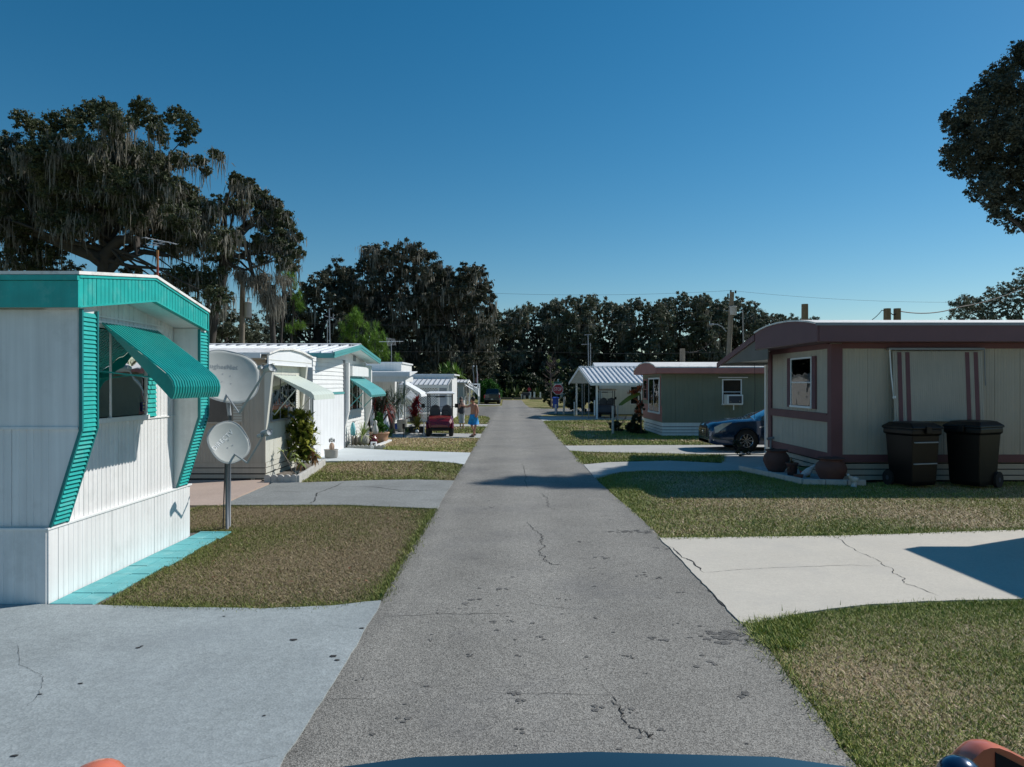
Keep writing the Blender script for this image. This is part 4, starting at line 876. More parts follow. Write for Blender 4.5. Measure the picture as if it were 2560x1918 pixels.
part('rail', MB().box(8.98,11.26,16.96,17.08,3.15,3.20), M['greypost'], aw)
part('brace', MB().tube([(9.0,16.97,3.16),(9.02,16.94,2.6),(9.06,16.9,2.05)], .016, 6), M['cleanwhite'], aw)
part('brace', MB().tube([(11.26,16.97,3.16),(11.27,16.95,2.3)], .012, 6), M['greypost'], aw)
part('bracket', MB().ball((9.07,16.88,2.02), .05, 8, 6, (1,.5,1)), M['cleanwhite'], aw); part('bracket', MB().ball((9.07,16.84,1.45), .05, 8, 6, (1,.5,1)), M['cleanwhite'], aw)
# carport at the far side of that home
cpt = thing('lean_to_carport', 'maroon edged lean-to carport roof at the far side of the beige home', 'carport', (9,23,0))
def lz(y): return 3.76-(y-20.85)*.70/3.65
part('roof_panel', MB().prism([(20.85,lz(20.85)-.03),(24.6,lz(24.6)-.03),(24.6,lz(24.6)),(20.85,lz(20.85))], 'x', 7.13, 20), M['roofwhite'], cpt)
part('rake_board', MB().prism([(20.84,lz(20.84)-.16),(24.64,lz(24.64)-.14),(24.64,lz(24.64)+.02),(20.84,lz(20.84)+.02)], 'x', 7.08, 7.125), M['maroonR'], cpt)
part('gable_panel', MB().prism([(19.85,3.02),(24.3,3.02),(20.86,3.62),(20.86,3.32),(19.85,3.32)], 'x', 7.13, 7.16), mat('grey_gable_panel', (.15,.14,.125), .7), cpt)
part('beam', MB().box(7.14,20,24.3,24.42,2.95,3.05), M['greypost'], cpt)
part('post', MB().box(8.55,8.68,24.0,24.12,0,2.98), M['cleanwhite'], cpt); part('post', MB().box(13,13.12,24.0,24.12,0,2.98), M['cleanwhite'], cpt)
part('floodlight', MB().box(8.75,8.87,23.9,23.96,2.80,2.92), M['lamp'], cpt)
part('hanging_cord', MB().tube([(7.9,23.2,3.0),(7.92,23.2,2.2),(7.9,23.2,1.2)], .008, 5), M['wire'], cpt)
# neighbour home just outside the frame on the right: its shadow falls on the cream driveway
h = thing('mobile_home', 'pale home at the right edge beside the cream driveway, its shadow on the concrete', 'mobile home', (15,9.5,0))
part('wall', MB().box(9.6,20,7.2,11.7,.5,3.2), M['cream'], h); part('skirt', MB().box(9.65,20,7.25,11.65,0,.5), M['white'], h)
part('roof', MB().box(9.3,20.3,7.0,11.9,3.2,3.5), M['cleanwhite'], h)
window(h, (9.6,7.2), (0,1), (-1,0), 1.2, 3.2, 1.2, 2.6, 2, 2)
# ---------------------------------------------------------------- green home
h = thing('mobile_home', 'sage green mobile home with faded salmon arched fascia and a window air conditioner', 'mobile home', (12,34,0))
part('wall', MB().box(6.7,19,31.8,36.4,.6,2.85), M['green'], h)
panels(h, 'panel', M['green'], (6.7,31.8), (1,0), (0,-1), 0, 12.3, .6, .62, 2.82, 2)
panels(h, 'panel', M['green'], (6.7,31.8), (0,1), (-1,0), 0, 4.6, .6, 1.36, 2.82, 2)
panels(h, 'panel', M['pink'], (6.7,31.8), (0,1), (-1,0), 0, 4.6, .6, .64, 1.35, 2)
ar = [(31.15,2.80),(31.15,3.04),(31.7,3.16),(32.6,3.27),(33.9,3.32),(35.1,3.27),(36.2,3.12),(36.9,2.95),(36.9,2.80)]
part('end_fascia', MB().prism(ar, 'x', 6.30, 6.36), M['pink'], h)
part('side_fascia', MB().box(6.36,19.5,31.13,31.17,2.80,3.04), M['pink'], h)
b = MB()
for (a,z0),(c,z1) in zip(ar[1:-1], ar[2:-1]): b.prism([(a,z0),(c,z1),(c,z1+.05),(a,z0+.05)], 'x', 6.28, 19.6)
part('roof', b, M['roofwhite'], h)
part('soffit', MB().box(6.36,19.5,31.17,36.8,2.79,2.80), M['pink'], h)
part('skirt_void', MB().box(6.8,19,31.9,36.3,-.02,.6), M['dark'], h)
zz = [(.02,.13),(.155,.265),(.29,.40),(.43,.61)]
boards(h, 'skirt_board', M['white'], (6.72,31.82), (1,0), (0,-1), 0, 12.2, zz, -.02, .01); boards(h, 'skirt_board', M['white'], (6.72,31.82), (0,1), (-1,0), 0, 4.5, zz, -.02, .01)
wn = window(h, (6.69,31.8), (0,1), (-1,0), .35, 2.75, 1.05, 2.55, 2, 1, M['cleanwhite'], M['glass'], .07, .07)
part('blue_cloth', MB().add([(6.66,32.3,1.08),(6.66,33.0,1.08),(6.66,32.9,1.7)], [(0,1,2)]), mat('blue_cloth', (.05,.3,.6), .8), wn)
part('window_trim', MB().box(6.66,6.69,32.0,32.1,.95,2.7).box(6.66,6.69,34.65,34.75,.95,2.7), M['pink'], h)
window(h, (6.69,31.8), (0,1), (-1,0), 3.25, 4.1, 1.62, 2.5, 1, 2, M['pink'], M['glass'], .06, .06)
wn = window(h, (6.7,31.79), (1,0), (0,-1), 2.72, 3.5, 1.45, 2.5, 1, 2, M['cleanwhite'], M['darkglass'], .05, .05)
part('window_rail', MB().box(9.2,10.5,31.68,31.78,2.60,2.64), M['cleanwhite'], h)
ac = part('air_conditioner', MB().box(9.45,10.15,31.25,31.75,1.42,1.86), M['cleanwhite'], h, bev=.015)
part('grille', MB().box(9.52,10.08,31.235,31.25,1.48,1.80), M['greytop'], ac); part('drain', MB().box(9.76,9.80,31.4,31.44,1.18,1.42), M['cleanwhite'], ac)
part('knob', MB().ball((9.6,31.23,1.55),.03), M['chrome'], ac); part('knob', MB().ball((9.98,31.23,1.58),.035), M['chrome'], ac)
# ---------------------------------------------------------------- white gable carport
c = thing('carport', 'open white carport with a ribbed metal gable roof over a parked golf cart', 'carport', (8,50,0))
E0, E1, RD = Vector((5.15,46.5,2.36)), Vector((4.30,53.6,2.36)), Vector((4.73,50,3.46))
def rq(a, b_, dz=0, x1=12.5):
    return [a+Vector((0,0,dz)), b_+Vector((0,0,dz)), Vector((x1,b_.y,b_.z+dz)), Vector((x1,a.y,a.z+dz))]
b = MB()
for a in (E0, E1): b.add(rq(a,RD)+rq(a,RD,.03), [(0,1,2,3),(7,6,5,4),(0,4,5,1),(1,5,6,2),(2,6,7,3),(3,7,4,0)])
ro = part('roof', b, M['roofmetal'], c)
for i in range(24):
    for e_ in (E0,E1):
        o_ = Vector((i*.315,0,0)); a = e_+o_+Vector((.05,0,.03)); d = RD+o_+Vector((.05,0,.03)); wv = Vector((.05,0,0)); hv = Vector((0,0,.075))
        part('roof_rib', MB().add([a,a+wv,d+wv,d,a+hv,a+wv+hv,d+wv+hv,d+hv], [(0,1,2,3),(7,6,5,4),(0,4,5,1),(1,5,6,2),(2,6,7,3),(3,7,4,0)]), M['roofmetal'], ro)
b = MB()
for e_ in (E0,E1):
    a = e_+Vector((-.04,0,-.12)); d = RD+Vector((-.04,0,-.12)); hv = Vector((0,0,.2)); wv = Vector((.05,0,0))
    b.add([a,a+wv,d+wv,d,a+hv,a+wv+hv,d+wv+hv,d+hv], [(0,1,2,3),(7,6,5,4),(0,4,5,1),(1,5,6,2),(2,6,7,3),(3,7,4,0)])
part('rake_board', b, M['cleanwhite'], c)
part('ridge_cap', MB().box(4.70,12.5,49.93,50.07,3.53,3.58), M['cleanwhite'], c)
part('eave_fascia', MB().box(5.12,12.5,46.44,46.49,2.22,2.40), M['cleanwhite'], c)
b = MB()
for i in range(8):
    z0 = 2.36+i*.12; t = (z0+.11-2.36)/1.1; y0 = 46.5+3.5*t; y1 = 53.6-3.6*t
    if y1-y0 > .3: part('gable_board', MB().add([(5.15-.12*(y0-46.5)+.02,y0,z0),(5.15-.12*(y1-46.5)+.02,y1,z0),(5.15-.12*(y1-46.5)+.02,y1,z0+.105),(5.15-.12*(y0-46.5)+.02,y0,z0+.105)], [(0,1,2,3)]), M['beige'], c)
for x, y, wd, m_ in ((5.6,47.0,.13,'cleanwhite'),(8.9,47.0,.12,'cleanwhite'),(4.78,52.7,.12,'cleanwhite'),(5.15,47.8,.06,'greypost'),(4.9,49.7,.07,'greypost'),(5.4,53.2,.06,'greypost')):
    part('post', MB().box(x-wd/2,x+wd/2,y-wd/2,y+wd/2,0,2.36 if m_ == 'cleanwhite' else (3.3 if y == 49.7 else 2.5)), M[m_], c)
part('plank', MB().box(4.55,4.62,52.4,52.5,0,1.0), M['cleanwhite'], c); part('plank', MB().box(5.40,5.48,46.9,47.0,.25,1.25), M['cleanwhite'], c)
# home behind the carport
h = thing('mobile_home', 'white home with a glazed door behind the white carport', 'mobile home', (11,57,0))
part('wall', MB().box(6.9,18,54.6,61,.0,3.0), M['cream'], h); panels(h, 'panel', M['cream'], (6.9,54.6), (1,0), (0,-1), 0, 9, .6, .1, 2.9, 3)
part('roof', MB().prism([(54.2,3.0),(58,4.05),(61.5,3.0)], 'x', 6.6, 18), M['roofmetal'], h)
d = part('door', MB().box(9.85,10.6,54.53,54.56,.1,2.2), M['cleanwhite'], h); part('pane', MB().box(9.98,10.47,54.51,54.525,.3,2.05), M['darkglass'], d)
window(h, (6.9,54.57), (1,0), (0,-1), 2.2, 2.75, .8, 2.1, 1, 2); window(h, (6.9,54.57), (1,0), (0,-1), 3.9, 4.3, .5, 2.1, 1, 2)
# ---------------------------------------------------------------- sheds far right behind sign
tk = thing('covered_trailer', 'low trailer under a pale grey green tarpaulin behind the stop sign', 'trailer', (6.6,75,0))
part('tarpaulin', MB().add([(5.1,74,.5),(8.2,74,.4),(8.2,77,.4),(5.1,77,.5),(5.2,74.2,1.2),(6.2,74.3,1.75),(8.0,74.3,.95),(8.0,76.8,.95),(6.2,76.8,1.75),(5.2,76.8,1.2)], [(0,1,6,5,4),(1,2,7,6),(2,3,9,8,7),(3,0,4,9),(4,5,8,9),(5,6,7,8)]), mat('grey_green_tarp', (.16,.21,.20), .7), tk, bev=.15)
for x in (5.7,7.4): part('wheel', MB().tube([(x,74.0,.33),(x,74.2,.33)], .33, 14), M['rubber'], tk)

# ---------------------------------------------------------------- satellite dishes
def dish(name, label, C, n, A, B, roll, depth, post_top, base, arm_root, lnb, text, tsize, tpos, trot, tcol, scale_lnb=1):
    t = thing(name, label, 'satellite dish', (base[0],base[1],0)); C = Vector(C); n = Vector(n).normalized()
    up = (Vector((0,0,1))-n*n.z).normalized(); r = up.cross(n).normalized() if True else 0
    r = n.cross(up).normalized()*-1
    cr, sr = math.cos(roll), math.sin(roll); r, up = r*cr+up*sr, up*cr-r*sr
    K = depth/(B*B); S = lambda a, b_: C+r*a+up*b_+n*(K*(a*a+b_*b_))
    vs = [S(0,0)]; fs = []; NR, NA = 9, 48
    for i in range(1, NR+1):
        for k in range(NA):
            th = 2*math.pi*k/NA; e = 2.5; ca, sa = math.cos(th), math.sin(th)
            q = (abs(ca)**e+abs(sa)**e)**(-1/e); vs.append(S(A*q*ca*i/NR, B*q*sa*i/NR))
    for k in range(NA): fs.append((0,1+k,1+(k+1)%NA))
    for i in range(NR-1):
        for k in range(NA): fs.append((1+i*NA+k,1+(i+1)*NA+k,1+(i+1)*NA+(k+1)%NA,1+i*NA+(k+1)%NA))
    b = MB().add(vs, fs); o = part('reflector', b, M['dish'], t, smooth=True)
    sm = o.modifiers.new('s','SOLIDIFY'); sm.thickness = .012; sm.offset = -1
    rim = [vs[1+(NR-1)*NA+k]-n*.006 for k in range(NA)]; rim.append(rim[0]); part('rim', MB().tube(rim, .008, 6, cap=False), M['dishgrey'], o, smooth=True)
    for a, c_ in ((-.15,-.2),(.15,-.2),(-.15,.12),(.1,.1)): part('bolt', MB().ball(S(a*A,c_*B)+n*.003, .008, 6, 4), M['chrome'], o)
    if text:
        me = textmesh(text, tsize, .001, 1.05); ct, st_ = math.cos(trot), math.sin(trot)
        for v in me.vertices:
            a = tpos[0]+v.co.x*ct-v.co.y*st_; c_ = tpos[1]+v.co.x*st_+v.co.y*ct; v.co = S(a,c_)+n*(.003+v.co.z)
        me.materials.append(tcol); link('lettering', me, None, o)
    bk = C-n*.10
    part('mount', MB().tube([C-n*.01, bk], .07, 8).tube([bk, post_top], .035, 8), M['dishgrey'], t)
    part('post', MB().tube([(base[0],base[1],-.03), post_top], .024, 12), mat('dull_post_steel', (.13,.15,.17), .5), t, smooth=True)
    part('arm', MB().tube([C-n*.03-up*B*.55, Vector(arm_root)], .014, 6).tube([Vector(arm_root), Vector(lnb)], .018*scale_lnb, 4), M['dishgrey'], t)
    d = (C+up*0-Vector(lnb)).normalized(); L0 = Vector(lnb)
    q = L0+d*.03; sx = r
    part('receiver', MB().tube([L0-d*.10*scale_lnb, L0+d*.05*scale_lnb], .05*scale_lnb, 8).tube([L0+sx*.08*scale_lnb-d*.04, L0+sx*.08*scale_lnb+d*.05], .03*scale_lnb, 8).tube([L0-sx*.08*scale_lnb-d*.04, L0-sx*.08*scale_lnb+d*.05], .03*scale_lnb, 8), M['dishgrey'], t, smooth=True)
    return t
C2 = P(570,1108,11.35); 
t = dish('satellite_dish', 'lower round satellite dish on the steel post with slanted white lettering', C2, (.60,-.75,.30), .305, .335, R(24), .05,
     P(566,1150,11.5), (-4.60,11.5), P(618,1158,11.05), P(662,1084,10.95), 'DIRECTV', .105, (-.06,.07), R(18), M['cleanwhite'])
part('cable', MB().tube([P(563,1160,11.47),(-4.64,11.47,.5),(-4.65,11.46,.02),(-4.9,11.35,.0),(-5.3,11.35,.0)], .010, 5), M['wire'], t)
C1 = P(568,945,11.75)
dish('satellite_dish', 'large satellite dish above the smaller one, partly behind the teal corner strip', C1, (.58,-.77,.27), .50, .44, R(-12), .07,
     P(574,1040,11.75), (-4.645,11.7), P(598,1034,11.3), P(668,922,11.1), 'HughesNet', .11, (-.12,.16), R(10), M['dishgrey'], 1.2)
# ---------------------------------------------------------------- wheeled bins
def wheelie(name, label, loc, rz, mm, sc_=1.0, bars=True, local_h=1.0):
    t = thing(name, label, 'wheeled bin', loc, rz, None); t.scale = (sc_*.86,sc_*.86,sc_)
    def ring(z, a, y0, y1): return [(-a,y0,z),(a,y0,z),(a,y1,z),(-a,y1,z)]
    rg = [ring(.05,.275,-.29,.24), ring(.12,.285,-.32,.27), ring(.9,.32,-.36,.34), ring(.91,.35,-.39,.37), ring(.98,.35,-.39,.37), ring(1.0,.345,-.385,.365)]
    b = MB(); vs = sum(rg, []); fs = [(3,2,1,0)]
    for i in range(len(rg)-1):
        for k in range(4): fs.append((4*i+k,4*i+(k+1)%4,4*i+4+(k+1)%4,4*i+4+k))
    b.add(vs, fs); part('body', b, mm, t, bev=.02, local=True)
    b = MB(); vs = ring(1.0,.36,-.42,.40)+ring(1.035,.36,-.42,.40)+ring(1.10,.28,-.28,.30)+ring(1.115,.20,-.16,.22)
    fs = [(3,2,1,0)]+[(4*i+k,4*i+(k+1)%4,4*i+4+(k+1)%4,4*i+4+k) for i in range(3) for k in range(4)]+[(12,13,14,15)]
    b.add(vs, fs); part('lid', b, mm, t, bev=.012, local=True)
    part('handle', MB().tube([(-.24,.37,.97),(-.26,.47,1.0),(.26,.47,1.0),(.24,.37,.97)], .017, 8), mm, t, local=True)
    part('latch', MB().box(-.06,.06,-.445,-.40,.93,1.05), mm, t, bev=.008, local=True)
    if bars:
        for z, y in ((.78,-.365),(.42,-.335)): part('grip_bar', MB().tube([(-.27,y+.02,z),(-.26,y-.02,z),(.26,y-.02,z),(.27,y+.02,z)], .012, 6), M['dishgrey'], t, local=True)
    for x in (-.30,.30):
        w_ = part('wheel', MB().tube([(x-.035,.27,.135),(x+.035,.27,.135)], .135, 18), M['rubber'], t, local=True, smooth=False); part('hub', MB().tube([(x-.04,.27,.135),(x+.04,.27,.135)], .04, 8), M['greytop'], w_)
    part('axle', MB().tube([(-.27,.27,.135),(.27,.27,.135)], .014, 6), M['dishgrey'], t, local=True)
    return t
wheelie('wheeled_bin', 'black wheeled bin with two grey grip bars, left of the pair at the beige home', (9.12,16.25,0), R(14), M['blackplastic'], 1.33)
wheelie('wheeled_bin', 'black wheeled bin turned sideways with its handle to the right, right of the pair', (10.50,16.2,0), R(-62), M['blackplastic'], 1.36, False)
wheelie('wheeled_bin', 'blue wheeled bin behind the stop sign at the cross street', (4.08,66.8,0), R(0), M['bluebin'], .98, False)
# ---------------------------------------------------------------- flower bed at the beige home
bed = slab('gravel_bed', [(6.24,19.1),(6.8,16.62),(7.75,16.5),(7.85,17.1),(7.72,19.8),(6.9,19.9)], .03, M['stone'], .01, 14)
cb = thing('bed_kerb', 'low concrete kerb round the gravel bed at the beige home', 'kerb', (7,17,0))
kp = [(6.20,19.35),(6.34,18.6),(6.50,17.9),(6.64,17.25),(6.78,16.60),(7.25,16.48),(7.72,16.42),(8.15,16.42)]
for (x0,y0),(x1,y1) in zip(kp, kp[1:]):
    l = math.dist((x0,y0),(x1,y1)); u = ((x1-x0)/l,(y1-y0)/l); b = MB(); obox(b,(x0,y0),u,(u[1],-u[0]),.006,l-.006,-.03,.13,-.05,.05); part('block', b, M['curb'], cb, bev=.01)
def pot(name, label, c, prof, m_, n=24, cat='plant pot'):
    b = MB().lathe(prof, (0,0,0), n); t = solo(name, b, m_, label, cat, smooth=True); t.location = c; return t
urn = [(0,0),(.60,0),(.62,.04),(.80,.35),(1.0,.80),(1.02,1.05),(.92,1.35),(.74,1.55),(.72,1.62),(.86,1.70),(.90,1.76),(.84,1.78),(.72,1.70),(.66,1.5),(0,1.45)]
def sp(p, k, h_=1): return [(r*k, z*k*h_) for r, z in p]
pot('urn_pot', 'big round terracotta urn by the carport post, left of the gravel bed', (6.98,18.8,.03), sp(urn,.33,.98), M['terra'])
pot('urn_pot', 'big round terracotta urn at the home corner nearest the bins', (7.55,16.85,.03), sp(urn,.345,.92), M['terra'])
tp = thing('potted_plant', 'dried plant in a tall terracotta pot between the two big urns', 'potted plant', (7.08,18.0,.03))
part('pot', MB().lathe([(0,0),(.11,0),(.135,.27),(.155,.28),(.155,.32),(.12,.32),(.11,.25),(0,.25)], (7.08,18.0,.03), 18), M['terra'], tp, smooth=True)
part('leaf_cluster', rosette(MB(), (7.08,18.0,.30), 26, .32, .03, 5, (.1,1.3), 1.0), M['dryleaf'], tp)
sb = thing('striped_bowl', 'bowl pot striped green, red and yellow beside the tall terracotta pot', 'plant pot', (7.3,17.7,.03))
for nm, z0, z1, r0, r1, cc in (('yellow_band',0,.09,.09,.125,(.42,.30,.06)),('red_band',.09,.155,.125,.15,(.30,.02,.02)),('green_band',.155,.25,.15,.185,(.05,.10,.04))):
    part(nm, MB().lathe([(0 if z0 == 0 else r0,z0),(r0,z0),(r1,z1),(r1-.02,z1)], (7.3,17.7,.03), 18), mat(nm, cc, .6), sb, smooth=True)
fg = solo('garden_figure', MB().tube([P(1998,1196,17.3),P(2010,1186,17.3),P(2022,1178,17.2),P(2034,1166,17.2)], [.04,.075,.085,.03], 10).ball(P(2036,1165,17.2), .04), M['stone'], 'slanted white stone ornament leaning in front of the near urn', 'ornament', smooth=True)
tag(part('fallen_pot', MB().lathe([(0,0),(.09,0),(.12,.10),(.0,.10)], P(1996,1197,17.0), 12), M['terra'], None), 'small red pot shard lying at the foot of the slanted ornament', 'plant pot')
x, y = 7.75, 16.15
solo('bird_statue', MB().tube([(x,y,.0),(x+.02,y,.12),(x-.05,y,.20),(x-.13,y,.26)], [.07,.05,.06,.02], 8).ball((x+.02,y,.17), .09, 10, 7, (1.2,.7,.8)).ball((x-.12,y,.27), .035), M['dish'], 'small pale bird statue on the grass right of the near urn', 'statue', smooth=True)
sh_ = thing('low_shrub', 'small dark shrub at the corner of the driveway before the dark blue car', 'shrub', (7.3,22.9,0))
leaves('foliage', M['darkleaf'], sh_, [(7.35,22.9,.2,.28),(7.25,22.9,.42,.18),(7.55,22.9,.15,.22)], 700, .03, 3)
st_ = solo('hose_tap', MB().tube([(7.62,21.0,.3),(7.62,20.95,.75)], .03, 8).tube([(7.50,20.95,.72),(7.75,20.95,.76)], .035, 8), M['greypost'], 'grey hose tap on a pipe at the far corner of the beige home', 'tap')
# ---------------------------------------------------------------- flower bed at the cream home
slab('mulch_bed', [(-5.98,17.0),(-5.12,17.0),(-5.42,20.5),(-6.0,20.6)], .05, M['mulch'], .01, 15)
ed = thing('bed_edging', 'scalloped and plain concrete edging blocks round the bed at the cream home', 'edging', (-5.4,18,0))
for i in range(5):
    x0 = -5.88+i*.155; r = .0735; cx = x0+.0775
    pl = [(x0+.003,-.03),(x0+.152,-.03),(x0+.152,.13)]+[(cx+r*math.cos(a), .13+r*.75*math.sin(a)) for a in np.linspace(.15,math.pi-.15,7)]+[(x0+.003,.13)]
    part('scalloped_block', MB().prism(pl, 'y', 16.88, 16.95), M['curb'], ed)
kp = [(-5.09,16.9),(-5.13,17.35),(-5.17,17.85),(-5.22,18.35),(-5.27,18.9),(-5.32,19.45),(-5.37,20.0),(-5.42,20.55)]
for (x0,y0),(x1,y1) in zip(kp, kp[1:]):
    l = math.dist((x0,y0),(x1,y1)); u = ((x1-x0)/l,(y1-y0)/l); b = MB(); obox(b,(x0,y0),u,(u[1],-u[0]),.006,l-.006,-.03,.17,-.04,.04); part('block', b, M['curb'], ed, bev=.01)
cro = thing('croton_shrub', 'tall leafy shrub of broad dark green and yellow leaves at the cream home window', 'shrub', (-5.72,19.2,.05))
b = MB(); rnd = random.Random(12)
for i in range(95):
    z = .25+rnd.random()**.8*1.28; a = rnd.uniform(0,6.28); rr = rnd.uniform(.05,.40)*(1.0 if z < 1.2 else .62); rosette(b, (-5.68+rr*math.cos(a), 19.2+rr*math.sin(a), z), 11, .30, .085, i, (-.1,1.2), .35, 3)
part('foliage', b, M['croton'], cro)
b = MB()
for i in range(9):
    z = .2+rnd.random()*.5; a = rnd.uniform(-1.5,1.5); rosette(b, (-5.68+.42*math.cos(a), 19.1+.32*math.sin(a), z), 7, .24, .07, 90+i, (-.6,.6), .7, 3)
part('lower_leaves', b, M['dryleaf'], cro)
for i in range(5): part('stem', MB().tube([(-5.7+rnd.uniform(-.05,.05),19.2+rnd.uniform(-.05,.05),.03),(-5.68+rnd.uniform(-.25,.25),19.2+rnd.uniform(-.2,.2),1.1)], .018, 5), M['bark'], cro)
pl_ = thing('potted_frangipani', 'bare stemmed plant with pale leaf tufts before the cream home', 'plant', (-5.55,18.0,.05))
for i, (e_, k) in enumerate(((P(704,1127,18.0),9),(P(735,1135,18.2),11),(P(752,1160,17.9),12),(P(741,1148,18.1),9))):
    part('stem', MB().tube([(-5.50,17.9,.04),Vector((-5.50,17.9,.04)).lerp(e_,.5)+Vector((.04,0,0)),e_], .012, 5), M['wood'], pl_)
    part('leaf_tuft', rosette(MB(), e_, k, .19, .05, 30+i, (-.3,.8), .5, 3), M['paleleaf'], pl_)
sq = thing('succulent_pot', 'grey green spiky succulent in the mulch beside the croton shrub', 'plant', (-5.35,17.7,.05))
part('foliage', rosette(MB(), (-5.33,17.7,.06), 22, .24, .035, 44, (.2,1.3), .2), M['greytop'] if False else leafmat('blue_grey_leaf', (.10,.15,.16), (.25,.32,.33), 4), sq)
dg = thing('dog_planter', 'dog statue sitting in a round stone planter on the white driveway', 'statue', (-5.55,22.2,0))
cx, cy = P(828,1125,22.4).x, 22.4
dg.location = (cx,cy,0)
part('planter', MB().lathe([(0,0),(.17,0),(.20,.05),(.21,.24),(.23,.28),(.19,.28),(.17,.22),(0,.22)], (cx,cy,0), 18), M['concpot'], dg, smooth=True)
dz = .22; b = MB(); b.ball((cx+.02,cy,dz+.14), .10, 12, 8, (.85,.95,1.35)).ball((cx+.03,cy-.08,dz+.13), .055, 8, 6, (.7,.7,1.8))
part('body', b, M['skin2'] if False else mat('dog_tan', (.42,.30,.22), .8), dg, smooth=True)
part('head', MB().ball((cx+.03,cy-.05,dz+.36), .075, 12, 8, (.95,1,1)).ball((cx+.04,cy-.12,dz+.335), .038, 8, 6, (.9,1.3,.75)), M['dish'], dg, smooth=True)
for s in (-1,1): part('ear', MB().ball((cx+.03+s*.075,cy-.05,dz+.34), .045, 8, 6, (.45,.7,1.4)), M['greytop'], dg, smooth=True)
# ---------------------------------------------------------------- plants and pots along the white gable home
def potplant(name, label, cat, x, y, prof, pm, lm, n, L, wd, seed, lift=(.4,1.35), droop=.4, z0=0, k=1, seg=4):
    t = thing(name, label, cat, (x,y,z0)); part('pot', MB().lathe(sp(prof,k), (x,y,z0), 16), pm, t, smooth=True)
    part('foliage', rosette(MB(), (x,y,z0+max(q[1] for q in prof)*k*.9), n, L, wd, seed, lift, droop, seg), lm, t); return t
tub = [(0,0),(.75,0),(.9,.5),(1,.95),(1.08,1.0),(1.08,1.1),(.9,1.1),(.85,.9),(0,.9)]
ball_ = [(0,0),(.5,0),(.9,.35),(1,.8),(.85,1.25),(.6,1.45),(.6,1.6),(.5,1.55),(0,1.4)]
def gx(px, D): return (px-1280)*D/F
potplant('spider_plant', 'arching striped green plant in a round stone pot by the scalloped edging', 'potted plant', gx(908,27.0), 27.0, ball_, M['concpot'], M['paleleaf'], 46, .75, .045, 1, (.3,1.4), .6, 0, .24)
potplant('red_glazed_pot', 'burgundy glazed ball pot with dark leaves', 'potted plant', gx(931,27.4), 27.4, ball_, mat('burgundy_glaze', (.12,.015,.03), .2), M['darkleaf'], 10, .22, .05, 2, (.3,1.3), .4, 0, .22)
potplant('planter_bowl', 'wide pale terracotta planter with a leafy green shrub', 'potted plant', gx(948,28.2), 28.2, tub, M['terralight'], M['bushleaf'], 10, .3, .06, 3, (.3,1.3), .3, 0, .38)
bs = thing('leafy_shrub', 'bright green leafy shrub standing in the pale terracotta planter', 'shrub', (gx(951,28.4),28.4,.4))
leaves('foliage', M['bushleaf'], bs, [(gx(951,28.4),28.4,.72,.33),(gx(948,28.4),28.4,1.0,.26),(gx(957,28.4),28.4,.55,.25)], 1600, .045, 4)
dr = thing('dracaena', 'dark spiky leaved tree with several bare stems beside the slanted white corner', 'shrub', (gx(937,30.6),30.6,0))
rnd = random.Random(2); b = MB()
for i in range(16):
    e_ = Vector((gx(937+rnd.uniform(-26,32),30.6), 30.6+rnd.uniform(-.5,.5), rnd.uniform(1.0,2.1))); b = rosette(MB(), e_, 34, .55, .035, 60+i, (-.7,1.2), .6, 3)
    part('leaf_tuft', b, M['redleaf'] if i % 4 == 0 else M['darkleaf'], dr)
    part('stem', MB().tube([(gx(936,30.6)+rnd.uniform(-.2,.2),30.6,0), e_], .035, 5), M['bark'], dr)
bt = thing('scallop_edging', 'low scalloped grey edging in front of the potted plants', 'edging', (-6,25.9,0))
for i in range(9):
    x0 = gx(868,26.0)+i*.155; r = .0735; cx = x0+.0775
    pl = [(x0+.003,-.03),(x0+.152,-.03),(x0+.152,.05)]+[(cx+r*math.cos(a), .05+r*.8*math.sin(a)) for a in np.linspace(.15,math.pi-.15,6)]+[(x0+.003,.05)]
    part('scalloped_block', MB().prism(pl, 'y', 25.95, 26.01), M['curb'], bt)
wb = thing('white_border', 'white painted block border running to the dry lawn', 'edging', (-4.6,26.9,0))
wbp = [(gx(930,25.9),25.9),(gx(944,26.6),26.6),(gx(960,27.6),27.6),(gx(976,28.9),28.9)]
for (x0,y0),(x1,y1) in zip(wbp, wbp[1:]):
    l = math.dist((x0,y0),(x1,y1)); u = ((x1-x0)/l,(y1-y0)/l); b = MB(); obox(b,(x0,y0),u,(u[1],-u[0]),.01,l-.01,-.03,.08,-.06,.06); part('block', b, M['cleanwhite'], wb)
hb = solo('hollow_block', MB().box(gx(927,26.2),gx(930,26.2),26.15,26.3,0,.2).box(gx(938,26.2),gx(941,26.2),26.15,26.3,0,.2).box(gx(930,26.2),gx(938,26.2),26.15,26.3,.16,.2).box(gx(930,26.2),gx(938,26.2),26.15,26.3,0,.04), M['cleanwhite'], 'white hollow block lying at the corner of the white border', 'block')
solo('gnome_figure', MB().lathe([(0,0),(.10,0),(.12,.15),(.08,.3),(.05,.36),(.07,.42),(.06,.5),(0,.55)], (gx(941,28.0),27.8,.38), 12), M['dish'], 'pale grey garden figurine standing on the edge of the terracotta planter', 'figurine', smooth=True)
wf = thing('wheeled_planter', 'small turquoise and maroon tricycle planter against the white lap siding', 'planter', (gx(884,26.6),26.6,0))
for px_, r in ((883,.20),(889,.16),(892,.20)):
    part('wheel', MB().tube([(gx(px_,26.6)-.02,26.5,r),(gx(px_,26.6)+.02,26.5+.02,r)], r, 16), M['redleaf'] if False else M['wood'], wf)
